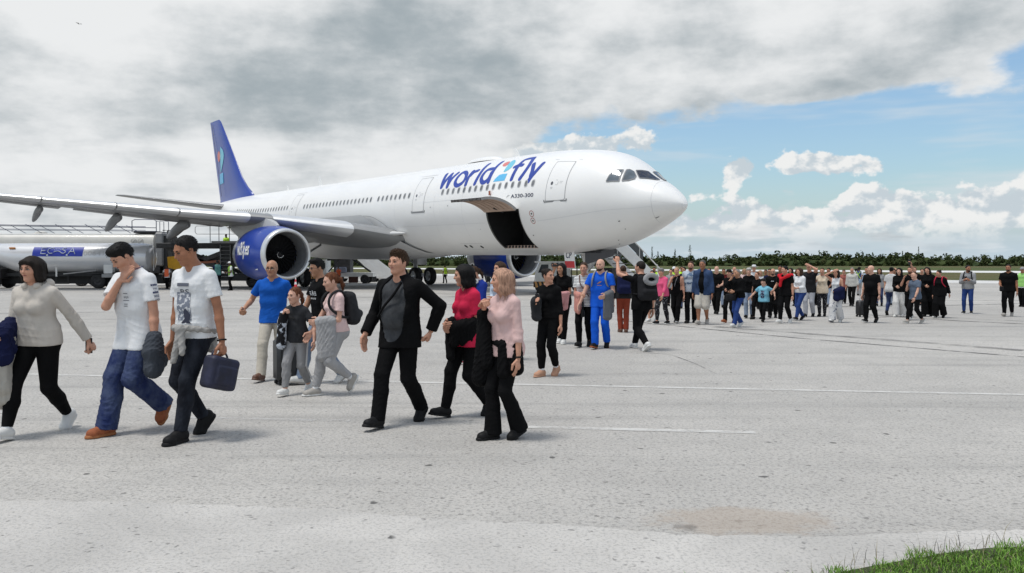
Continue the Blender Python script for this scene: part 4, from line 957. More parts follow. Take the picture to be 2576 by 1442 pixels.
def far_tanker():
    y0 = 63.0; t = empty('fuel_tanker', (-32.5, y0, 0), 0, 'cream box-tank fuel truck with railings on its roof, behind the round white tanker', 'fuel tanker')
    a = np.arange(32)/32*2*math.pi; c, s = np.cos(a), np.sin(a); sec = np.stack([np.sign(c)*np.abs(c)**.55*1.22, np.sign(s)*np.abs(s)**.55*1.02], 1); rings = []
    for x, k in ((-12, 1), (5.75, 1), (5.95, .97), (6.02, .9)): rings.append(np.stack([np.full(32, x), sec[:, 0]*k, 2.93 + sec[:, 1]*k], 1))
    tk = MB().loft(rings, cap=True).build('tank', cream, t, 40)
    st = MB().box((-3.2, -1.225, 2.98), (18.2, .02, .16)).build('stripe', vblue, tk)
    MB().box((5.35, -1.225, 2.42), (1.15, .02, .26)).build('stripe', vblue, tk)
    for x in (4.55, 5.05):
        MB().tube([(x + .2*math.cos(q), -1.24, 3.33 + .2*math.sin(q)) for q in np.arange(14)/14*6.283], .018, 4, closed=True).build('warning_sign', seam_m, tk); MB().bar((x-.13, -1.24, 3.2), (x+.13, -1.24, 3.46), .03).build('warning_bar', seam_m, tk)
    MB().box((-12+.2, -1.24, 3.5), (.5, .02, .3)).build('label', ink_m, tk)
    MB().box((6.35, 0, 2.75), (.62, 2.3, 2.5), bev=.1).build('pump_cabinet', mat('cabinet_grey', (.24, .24, .24), .5, var=.1), t); MB().box((6.75, 0, 2.3), (.25, 2.0, 2.9)).build('reel_frame', vblack, t)
    for x in (6.95, 7.35): rail(t, [(x, -1.0, 1.0), (x, -1.0, 4.15), (x-.35, -1.0, 4.15)], .045, vblack)
    # roof railings
    for y in (-.95, .95):
        rail(t, [(-10.0, y, 4.62), (5.3, y, 4.42)], .03); rail(t, [(-9.0, y, 4.28), (5.3, y, 4.16)], .022)
        for x in np.arange(-9.0, 5.4, 2.2): rail(t, [(x-1.2, y, 4.60), (x, y, 3.95)], .022)
    rail(t, [(4.3, -.95, 4.0), (4.3, -.95, 4.85), (4.5, -.95, 4.95), (5.9, -.95, 4.95), (6.1, -.95, 4.85), (6.1, -.95, 4.0)], .03)
    for x in (6.3, 6.6, 6.95): rail(t, [(x-.3, -.8, 4.85), (x, -.8, 4.8), (x, -.8, 3.9)], .025)
    MB().box((5.3, 0, 4.02), (1.8, 1.9, .12)).build('roof_walkway', vblack, t)
    for x in (-7.3, -3.0): MB().lathe([(0, .45), (.12, .42), (.22, .2), (.23, 0)], (x, 0, 3.92), (0, 0, 1), 18).build('hatch', cream, t, 40)
    # white ladder on the near side
    for x in (4.9, 5.3): rail(t, [(x, -1.33, 2.5), (x+.35, -1.45, .7)], .03, vwhite)
    for k in range(6): rail(t, [(4.9+.06*k, -1.36, 2.3-.3*k), (5.3+.06*k, -1.36, 2.3-.3*k)], .022, vwhite, 'rung')
    MB().box((-2, 0, 1.2), (17, 1.0, .9)).build('chassis', vblack, t)
    for x in (-9, -7.7, .5, 1.8, 3.1):
        for y in (-.95, .95): wheel(t, x, y, .52, .36)
    MB().box((5.6, -.6, 1.3), (1.6, 1.0, .7)).build('meter_bay', dk_m, t)
far_tanker()

def loader():
    y0 = 60.0; t = empty('cargo_loader', (-21.2, y0, 0), 0, 'dark scissor cargo loader with raised railed platform behind the near engine', 'cargo loader')
    MB().box((0, 0, .72), (7.5, 2.6, .5), bev=.04).build('chassis', dk_m, t)
    MB().box((-.5, 0, 2.95), (6.6, 2.7, .36), bev=.03).build('platform', dk_m, t); MB().box((1.35, -1.3, 3.18), (2.4, .4, .16)).build('platform_edge', grey_m, t)
    for y in (-1.0, 1.0):
        for a, b in (((-3.2, y, .95), (1.6, y, 2.8)), ((1.6, y, .95), (-3.2, y, 2.8))): MB().bar(a, b, .12, .28).build('scissor_arm', mat('arm_dark', (.06, .06, .058), .5, metal=.3, var=.3), t)
    for k in range(7): MB().lathe([(-1.1, .09), (1.1, .09)], (-3.4+k*.55, 0, 1.12), (0, 1, 0), 10, cap=True).build('roller', grey_m, t, 40)
    MB().bar((-2.4, -1.15, 1.62), (1.3, -1.15, 1.9), .06, .16).build('orange_beam', mat('orange_beam', (.40, .12, .06), .5), t)
    q = [(-2.95, 2.15), (-2.4, 2.2), (-1.2, 1.35), (-1.25, .95), (-2.9, 1.4)]; MB().prism([(x, -1.5, z) for x, z in q], (0, .9, 0)).build('yellow_hood', yellow_m, t)
    MB().box((.3, 1.75, 2.1), (2.2, .8, .15)).build('crew_step', dk_m, t)
    # operator's ladder and rails
    for x in (.75, 1.45): rail(t, [(x, -1.42, .05), (x, -1.42, 3.0)], .035, grey_m, 'ladder_rail')
    for k in range(11): rail(t, [(.75, -1.42, .25+.26*k), (1.45, -1.42, .25+.26*k)], .025, grey_m, 'rung')
    MB().box((1.1, -1.05, 2.1), (.9, .5, 1.7)).build('lift_mast', dk_m, t)
    rail(t, [(-.95, -1.3, 3.75), (-1.05, -1.3, 3.9), (-1.05, -1.3, 4.2), (-.95, -1.3, 4.32), (2.0, -1.3, 4.32)], .02, grey_m); rail(t, [(-.95, -1.3, 3.75), (2.0, -1.3, 3.75)], .02, grey_m)
    for x, h in ((.0, 4.32), (.62, 4.62), (1.35, 4.6), (2.0, 4.4)): rail(t, [(x, -1.3, 3.1), (x, -1.3, h)], .025, rail_m)
    MB().box((2.6, -.8, 3.85), (1.1, 1.0, .9), bev=.06).build('operator_cab', vwhite, t); MB().box((2.6, -1.31, 3.98), (.5, .02, .4)).build('cab_window', vglass, t)
    for x in (-2.8, 2.9): wheel(t, x, -1.15, .42, .3); wheel(t, x, 1.15, .42, .3)
    b = MB().box((4.6, -.6, 1.15), (2.0, 1.4, 1.5), bev=.04).build('engine_housing', vwhite, t)
    for k in range(5): MB().box((5.15, -1.31, .85+.12*k), (.75, .02, .05)).build('louvre', vblack, b)
    for x in (4.0, 4.35): MB().box((x, -1.31, 1.3), (.22, .02, .1)).build('latch', vblack, b)
    for x in (3.9, 5.4): wheel(t, x, -.7, .4, .28)
loader()

def chevrons(parent, x0, x1, y, z0, z1, n=6):
    mb = MB().box(((x0+x1)/2, y, (z0+z1)/2), (x1-x0, .03, z1-z0)); b = mb.build('hazard_board', mat('hazard_orange', (.55, .27, .08), .5), parent); w = (x1-x0)/n; h = z1-z0
    for k in range(n):
        s = 1 if k >= n/2 else -1; xa = x0 + w*k + w*.1
        q = [(xa, z0+.01), (xa+w*.45, z0+.01), (xa+w*.45+s*w*.35, z1-.01), (xa+s*w*.35, z1-.01)]; q = [(min(max(x, x0), x1), z) for x, z in q]
        MB().poly([(x, y-.018, z) for x, z in q]).build('stripe', vblack, b, fix=False)

def belt_truck():
    y0 = 72.0; t = empty('baggage_truck', ((823-1288)/2100*y0, y0, 0), 0, 'white open baggage truck with striped bumper beyond the near engine', 'truck')
    MB().prism([(x, -1.0, z) for x, z in ((-1.45, .45), (.1, .45), (.1, 2.05), (-1.0, 2.05), (-1.4, 1.2))], (0, 2.0, 0)).build('cab', vwhite, t)
    MB().prism([(x, -1.02, z) for x, z in ((-1.15, 1.25), (-.1, 1.25), (-.1, 1.9), (-.92, 1.9))], (0, 2.04, 0)).build('window', vglass, t)
    chevrons(t, -1.55, -.1, -1.06, .42, .85); MB().box((2.0, 0, .75), (4.2, 1.9, .35)).build('bed', vwhite, t); MB().box((1.4, -.9, 1.15), (.9, .3, .5), bev=.08).build('seat', mat('seat_blue_grey', (.25, .28, .36), .6), t)
    MB().bar((.2, -.8, 2.0), (2.3, -.8, 2.1), .10, .14).build('boom', dk_m, t); MB().bar((.3, -.8, 1.0), (1.2, -.8, 2.0), .08, .10).build('strut', dk_m, t); MB().bar((2.3, -.8, 2.1), (3.9, -.8, 1.0), .10, .14).build('boom', dk_m, t)
    for x in (-.9, 3.4): wheel(t, x, -.85, .38, .26); wheel(t, x, .85, .38, .26)
    # mobile steps parked beyond
    y1 = 78.0; s = empty('boarding_steps', ((905-1288)/2100*y1, y1, 0), 0, 'white mobile boarding steps standing beyond the fuselage belly', 'boarding steps')
    for dy in (-.8, .8):
        MB().prism([(x, dy, z) for x, z in ((-1.0, 2.9), (-.4, 2.9), (2.9, .35), (2.6, .1), (2.1, .1))], (0, .08, 0)).build('side_panel', vwhite, s)
        MB().prism([(x, dy-.02, z) for x, z in ((.9, 2.05), (1.25, 2.35), (3.0, 1.0), (3.0, .40))], (0, .05, 0)).build('balustrade', vwhite, s)
    for k in range(9): MB().box((-.5+.33*k, 0, 2.55-.27*k), (.34, 1.5, .06)).build('step', grey_m, s)
    MB().box((-1.5, 0, 1.6), (1.5, 1.6, 2.2)).build('lift_frame', dk_m, s); MB().box((.0, 0, .45), (4.6, 1.7, .22)).build('chassis', vwhite, s)
    for x in (-1.6, 1.4): wheel(s, x, -.8, .32, .22); wheel(s, x, .8, .32, .22)
belt_truck()

def tug():
    y0 = 47.8; t = empty('tow_tractor', ((1385-1288)/2100*y0, y0, 0), 0, 'boxy white tow tractor with striped bumper beside the nose wheel', 'tow tractor')
    MB().prism([(x, -.75, z) for x, z in ((-.92, .5), (1.1, .5), (1.1, 1.72), (-.62, 1.72), (-.86, 1.2))], (0, 1.5, 0)).build('cab', mat('tug_white', (.62, .62, .60), .45, var=.08, vscale=2), t)
    MB().prism([(x, -.765, z) for x, z in ((-.74, 1.16), (-.16, 1.16), (-.16, 1.62), (-.55, 1.62))], (0, .02, 0)).build('window', vglass, t); MB().box((.1, -.77, 1.2), (.07, .03, .9)).build('door_seam', grey_m, t)
    MB().box((0.05, 0, 1.76), (1.9, 1.6, .07)).build('roof', vwhite, t); chevrons(t, -1.0, .45, -.80, .33, .66); MB().box((-.2, -.8, .22), (.35, .06, .14)).build('tow_hitch', red_l, t)
    MB().box((1.7, 0, .7), (1.3, 1.5, .5), bev=.05).build('bonnet', vwhite, t)
    for x in (-.55, 1.6): wheel(t, x, -.68, .33, .24, vwhite); wheel(t, x, .68, .33, .24, vwhite)
    for k, x in enumerate((1.15, 1.45)): MB().tube([(x, -.8, .6), (x, -.8, 1.5), (x+.3, -.8, 1.75)], .035, 6).build('hose', dk_m, t, 60)
tug()

def front_stairs():
    a, b = np.array([3.6, 47.6, 4.5]), np.array([8.4, 51.0, .2]); d = b-a; hd = unit(np.array([d[0], d[1], 0])); sd = np.array([-hd[1], hd[0], 0])
    t = empty('boarding_steps', (b[0], b[1], 0), 0, 'white covered boarding steps beyond the airliner nose', 'boarding steps'); o = np.array([b[0], b[1], 0])
    for e in (-1, 1):
        off = sd*e*.95 - o
        MB().prism([a+off+np.array([0, 0, -.35]), b+off+np.array([0, 0, -.2]), b+off+np.array([0, 0, .55]), a+off+np.array([0, 0, .55])], sd*.06).build('side_panel', vwhite, t)
        rail(t, [a+off+np.array([0, 0, 1.3]), b+off+np.array([0, 0, 1.1])], .035, vwhite)
        for f in (.05, .3, .5, .7, .95): p = a+d*f+off; rail(t, [p+np.array([0, 0, .5]), p+np.array([0, 0, 1.2])], .025, vwhite, 'rail_post')
        MB().prism([a+d*f+off+np.array([0, 0, z]) for f, z in ((.25, .6), (.75, .6), (.75, 1.1), (.25, 1.15))], sd*.02).build('side_glass', mat('stair_glass', (.05, .055, .06), .15), t)
    for k in range(16): p = a + d*(k+.5)/16 - o; MB().box(p, (.38, 1.8, .05), np.stack([hd, sd, [0, 0, 1]], 1)).build('step', grey_m, t)
    MB().box(a + d*.45 - o - np.array([0, 0, 1.6]), (.9, 1.4, .9), np.stack([hd, sd, [0, 0, 1]], 1)).build('lift_frame', dk_m, t)
    MB().box(b - o + np.array([-2.2, -1.6, .30]), (5.2, 1.5, .3), np.stack([hd, sd, [0, 0, 1]], 1)).build('chassis', vwhite, t)
front_stairs()

def cone(px, py, label):
    p = ground_at(px, py); t = empty('traffic_cone', p, 0, label, 'traffic cone')
    MB().box((0, 0, .02), (.36, .36, .04), bev=.01).build('base', mat('cone_red', (.62, .035, .05), .5), t)
    z = [.04, .22, .36, .50, .64, .78, .90]; r = lambda q: .135 - .115*q/.9
    for k in range(6): MB().lathe([(z[k], r(z[k])), (z[k+1], r(z[k+1]))], (0, 0, 0), (0, 0, 1), 16).build('band', mat('cone_red', (.62, .035, .05)) if k % 2 == 0 else print_w, t, 60)
cone(744, 738, 'red and white striped traffic cone beside the near engine')

def suitcase(name, p, w, d, h, m, label, yaw=0, handle=.0, wheels=True, lean=0.0):
    t = empty(name, p, yaw, label, 'suitcase'); t.rotation_euler = (lean, 0, yaw)
    MB().box((0, 0, .05+h/2), (w, d, h), bev=.045).build('shell', m, t, 40)
    for k in range(4): MB().box((-w*.33+w*.22*k, -d/2, .05+h/2), (.015, .012, h*.86)).build('rib', m, t)
    if wheels:
        for x in (-w*.36, w*.36):
            for y in (-d*.3, d*.3): MB().lathe([(-.02, .03), (.02, .03)], (x, y, .03), (0, 1, 0), 10, cap=True).build('wheel', black_m, t, 40)
    if handle: MB().tube([(-w*.22, 0, h), (-w*.22, 0, h+handle), (w*.22, 0, h+handle), (w*.22, 0, h)], .011, 6).build('handle', grey_m, t, 60)
    return t
suitcase('suitcase', ground_at(889, 713), .80, .45, .60, mat('suitcase_brown', (.10, .028, .018), .5, var=.2), 'large dark brown suitcase lifted by the worker in orange beyond the engine', .1, 0, False)

# a bird over the wing
bp = np.array([(207-1288)/2100*120, 120, 1.62+(665.5-66)/2100*120]); bt = empty('bird', bp, 0, 'small bird gliding high at the upper left', 'bird')
bt.scale = (.6, .6, .6); MB().tube([(-.18, 0, 0), (0, 0, .02), (.22, 0, 0)], [.02, .06, .015], 6).build('body', grey_m, bt, 60)
for e in (-1, 1): MB().raw([(-.08, 0, .02), (.1, 0, .02), (.25+.1*e, e*.3, .22), (e*.55, e*.55, .12 if e > 0 else .30)], [(0, 1, 2), (0, 2, 3)]).build('wing', grey_m, bt, fix=False)
# ---------------------------------------------------------------- people: one field of tapered limbs, meshed as a continuous surface
def surface_nets(D, ox, oy, oz, h):
    """naive surface nets over a regular grid of signed distances (negative inside)"""
    ins = D < 0
    nx, ny, nz = D.shape
    c = np.zeros((nx-1, ny-1, nz-1), np.int8)
    for a in (0, 1):
        for b in (0, 1):
            for e in (0, 1): c += ins[a:nx-1+a, b:ny-1+b, e:nz-1+e]
    act = (c > 0) & (c < 8)
    idx = -np.ones(act.shape, np.int64); I, J, K = np.nonzero(act); n = len(I); idx[I, J, K] = np.arange(n)
    if n == 0: return np.zeros((0, 3)), np.zeros((0, 4), int)
    acc = np.zeros((n, 3)); cnt = np.zeros(n)
    corners = [(a, b, e) for a in (0, 1) for b in (0, 1) for e in (0, 1)]
    vals = {q: D[I+q[0], J+q[1], K+q[2]] for q in corners}
    for q in corners:
        for ax in range(3):
            if q[ax] == 0:
                w = list(q); w[ax] = 1; w = tuple(w); d0, d1 = vals[q], vals[w]
                m = (d0 < 0) != (d1 < 0); t = d0[m] / (d0[m] - d1[m])
                p = np.tile(np.array(q, float), (m.sum(), 1)); p[:, ax] = t; acc[m] += p; cnt[m] += 1
    V = (acc / cnt[:, None] + np.stack([I, J, K], 1)) * h + np.array([ox, oy, oz])
    F = []
    for ax in range(3):
        s0 = [slice(1, -1)] * 3; s1 = [slice(1, -1)] * 3
        s0[ax] = slice(0, D.shape[ax]-1); s1[ax] = slice(1, D.shape[ax])
        A, B = ins[tuple(s0)], ins[tuple(s1)]
        e = np.argwhere(A != B)
        if len(e) == 0: continue
        flip = A[tuple(e.T)]
        o = e.copy(); b, cc = [i for i in range(3) if i != ax]
        o[:, b] += 1; o[:, cc] += 1
        def at(db, dc):
            q = o.copy(); q[:, b] += db; q[:, cc] += dc; return idx[tuple(q.T)]
        Q = np.stack([at(-1, -1), at(0, -1), at(0, 0), at(-1, 0)], 1)
        if ax == 1: flip = ~flip
        Q[~flip] = Q[~flip][:, ::-1]
        F.append(Q[(Q >= 0).all(1)])
    return V, np.concatenate(F)

def cap(a, b, ra, rb=None, k=.02, flat=None, clip=None, sub=False):
    return ('c', np.asarray(a, float), np.asarray(b, float), float(ra), float(ra if rb is None else rb), k, flat, clip, sub)
def ell(c, rad, axes=None, k=.02, clip=None, sub=False):
    return ('e', np.asarray(c, float), np.asarray(rad, float), np.eye(3) if axes is None else np.asarray(axes, float), 0, k, None, clip, sub)

def rbox(c, half, axes, r=.02, k=.01):
    return ('b', np.asarray(c, float), np.asarray(half, float), np.asarray(axes, float), r, k, None, None, False)

def prim_bounds(p):
    if p[0] == 'c':
        r = max(p[3], p[4]); return np.minimum(p[1], p[2]) - r, np.maximum(p[1], p[2]) + r
    r = np.sqrt(((p[3] * p[2][:, None]) ** 2).sum(0)); return p[1] - r, p[1] + r

def field(prims, lo, hi, h, folds=None, clips=()):
    nx, ny, nz = [int(math.ceil((hi[i] - lo[i]) / h)) + 1 for i in range(3)]
    gx, gy, gz = [lo[i] + h * np.arange(n) for i, n in enumerate((nx, ny, nz))]
    D = np.full((nx, ny, nz), .08, np.float32)
    for p in prims:
        a, b = prim_bounds(p); k = p[5]; pad = k + 3 * h
        i0 = np.maximum(((a - pad - lo) / h).astype(int), 0); i1 = np.minimum(((b + pad - lo) / h).astype(int) + 2, [nx, ny, nz])
        if (i1 <= i0).any(): continue
        X = gx[i0[0]:i1[0], None, None]; Y = gy[None, i0[1]:i1[1], None]; Z = gz[None, None, i0[2]:i1[2]]
        if p[0] == 'c':
            _, A, B, ra, rb, _, flat, clip, sub = p
            ab = B - A; L2 = ab @ ab + 1e-12
            px, py, pz = X - A[0], Y - A[1], Z - A[2]
            t = np.clip((px*ab[0] + py*ab[1] + pz*ab[2]) / L2, 0, 1)
            qx, qy, qz = px - t*ab[0], py - t*ab[1], pz - t*ab[2]
            if flat is not None:
                u, s = flat; dd = qx*u[0] + qy*u[1] + qz*u[2]
                d2 = qx*qx + qy*qy + qz*qz + dd*dd*(1/(s*s) - 1); d = np.sqrt(np.maximum(d2, 0)) - (ra + (rb - ra)*t)
            else: d = np.sqrt(qx*qx + qy*qy + qz*qz) - (ra + (rb - ra)*t)
        elif p[0] == 'b':
            _, C, hf, ax, rr, _, _, clip, sub = p
            px, py, pz = X - C[0], Y - C[1], Z - C[2]; s2 = 0; mx = -1e9
            for i in range(3):
                w = np.abs(px*ax[i, 0] + py*ax[i, 1] + pz*ax[i, 2]) - (hf[i] - rr); s2 = s2 + np.maximum(w, 0)**2; mx = np.maximum(mx, w)
            d = np.sqrt(s2) + np.minimum(mx, 0) - rr
        else:
            _, C, rad, ax, _, _, _, clip, sub = p
            px, py, pz = X - C[0], Y - C[1], Z - C[2]; s = 0
            for i in range(3):
                w = (px*ax[i, 0] + py*ax[i, 1] + pz*ax[i, 2]) / rad[i]; s = s + w*w
            d = (np.sqrt(s) - 1) * rad.min() if rad.min() > .3*rad.max() else (np.sqrt(s) - 1) * rad.mean() * .6
        if clip:
            for c, n in clip: d = np.maximum(d, (X - c[0])*n[0] + (Y - c[1])*n[1] + (Z - c[2])*n[2])
        S = D[i0[0]:i1[0], i0[1]:i1[1], i0[2]:i1[2]]
        if sub:
            hh = np.maximum(k - np.abs(S + d), 0) / k if k > 0 else 0
            S[...] = np.maximum(S, -d) + hh*hh*k*.25
        else:
            hh = np.maximum(k - np.abs(S - d), 0) / k if k > 0 else 0
            S[...] = np.minimum(S, d) - hh*hh*k*.25
    X = gx[:, None, None]; Y = gy[None, :, None]; Z = gz[None, None, :]
    if folds is not None:
        m = np.abs(D) < .05
        I, J, K = np.nonzero(m)
        D[m] += folds(gx[I], gy[J], gz[K]).astype(np.float32)
    for c, n in clips: D = np.maximum(D, ((X - c[0])*n[0] + (Y - c[1])*n[1] + (Z - c[2])*n[2]).astype(np.float32))
    return D

def sdf_mesh(prims, h, folds=None, clips=(), pad=.03, box=None):
    if box is None:
        bs = [prim_bounds(p) for p in prims if not p[8]]
        lo = np.min([b[0] for b in bs], 0) - pad; hi = np.max([b[1] for b in bs], 0) + pad
    else: lo, hi = box
    D = field(prims, lo, hi, h, folds, clips)
    D[0] = D[-1] = .05; D[:, 0] = D[:, -1] = .05; D[:, :, 0] = D[:, :, -1] = .05
    return surface_nets(D, *lo, h)

def fold_fn(seed, amp, wl=.10, dirn=(0, 0, 1), n=5, ridged=True, joints=None, sig=.11):
    rs = np.random.RandomState(seed); W = []
    for i in range(n):
        d = np.asarray(dirn, float) + rs.normal(0, .7, 3); d /= np.linalg.norm(d)
        W.append((d * 2*math.pi / (wl * rs.uniform(.6, 1.7)), rs.uniform(0, 6.28), rs.normal(0, 1, 3) * 9, rs.uniform(0, 6.28), rs.uniform(.5, 1)))
    def f(x, y, z):
        s = 0
        for k, ph, k2, p2, a in W:
            w = np.sin(k2[0]*x + k2[1]*y + k2[2]*z + p2)
            q = np.sin(k[0]*x + k[1]*y + k[2]*z + ph + 1.3*w)
            s = s + a * (((1 - np.abs(q))**2)*1.9 - .6 if ridged else q) * (.5 + .5*w)
        if joints is not None:
            g = 0
            for c in joints: g = np.maximum(g, np.exp(-((x-c[0])**2 + (y-c[1])**2 + (z-c[2])**2)/(sig*sig)))
            s = s * (.30 + .95*g)
        return -s * amp / n * 1.7
    return f

def raw_mesh(name, V, F, mats, parent=None, mi=None):
    me = bpy.data.meshes.new(name)
    me.vertices.add(len(V)); me.vertices.foreach_set('co', np.asarray(V, np.float32).ravel())
    nl = F.shape[1]
    me.loops.add(F.size); me.loops.foreach_set('vertex_index', F.astype(np.int32).ravel())
    me.polygons.add(len(F)); me.polygons.foreach_set('loop_start', np.arange(0, F.size, nl, dtype=np.int32))
    me.polygons.foreach_set('use_smooth', np.ones(len(F), bool))
    for m in (mats if isinstance(mats, (list, tuple)) else [mats]): me.materials.append(m)
    if mi is not None: me.polygons.foreach_set('material_index', np.asarray(mi, np.int32))
    me.update(calc_edges=True); me.validate()
    return link(name, me, parent)

def ik(a, b, l1, l2, pole):
    """middle joint of a two-bone chain from a to b; also the reachable end"""
    d = b - a; L = np.linalg.norm(d); m = (l1 + l2) * .998
    if L > m: b = a + d * m / L; d = b - a; L = m
    x = (l1*l1 - l2*l2 + L*L) / (2*L); hgt = math.sqrt(max(l1*l1 - x*x, 0)); u = d / L
    p = np.asarray(pole, float); p = p - u * (p @ u); p = unit(p)
    return a + u*x + p*hgt, b

SKIN = {'light': (.53, .275, .185), 'fair': (.60, .345, .25), 'tan': (.33, .145, .080), 'olive': (.42, .215, .13), 'dark': (.085, .042, .026)}
def skin_mat(k): return mat('skin_' + k, SKIN[k], .50, var=.10, vscale=14, spec=.35, bump=.08, bscale=160)
HAIRC = {'black': (.010, .009, .009), 'dark': (.022, .016, .013), 'brown': (.065, .035, .020), 'red': (.17, .062, .028), 'blonde': (.50, .34, .20), 'grey': (.28, .27, .26), 'white': (.62, .60, .57), 'salt': (.12, .115, .11), 'pinkblonde': (.56, .33, .23)}
def hair_mat(k):
    c = HAIRC[k]; return mat('hair_' + k, c, .62, col2=tuple(min(1, q*.45) for q in c), vscale=60, stretch=(1, 1, .12), spec=.18, bump=.5, bscale=140)
def cloth(name, col, rough=.85, var=.10, bump=.55, bscale=30, **k): return mat('cloth_' + name, col, rough, var=var, vscale=5, bump=bump, bscale=bscale, spec=.08, stretch=(1, 1, .55), **k)
def denim(name, c1, c2): return mat('denim_' + name, c1, .85, col2=c2, vscale=7, bump=.6, bscale=34, spec=.15, stretch=(1, 1, .6))

ARM = {  # hand position: lateral out from the shoulder, forward, height (in body heights), elbow pole (out, fwd, up)
 'down': ((.035, .02, .445), (.4, -1, 0)), 'fwd': ((.02, .15, .50), (.3, -1, -.3)), 'back': ((.04, -.13, .47), (.3, -1, .2)),
 'carry': ((-.02, .16, .60), (.5, -1, -.6)), 'bag': ((.045, .03, .435), (.3, -1, 0)), 'chest': ((-.10, .10, .735), (.7, -.1, -1)), 'throat': ((-.105, .075, .80), (.7, .2, -1)),
 'hip': ((.01, -.03, .585), (1, -.8, .1)), 'belly': ((-.08, .14, .62), (.6, -.6, -1)), 'phone': ((-.06, .17, .70), (.5, -.4, -1)), 'photo': ((-.07, .22, .93), (.7, .2, -1)),
 'brow': ((-.07, .10, .965), (1, .3, -.4)), 'strap': ((-.03, .10, .77), (.6, -.4, -1)), 'hold': ((.10, .10, .50), (.4, -1, 0)), 'pocket': ((.02, .02, .52), (.6, -1, 0)), 'mouth': ((-.10, .12, .865), (.7, .2, -1)), 'high': ((.0, .22, 1.03), (.8, .1, -.6)),
 'raise': ((-.02, .20, .80), (.6, -.2, -1)) }

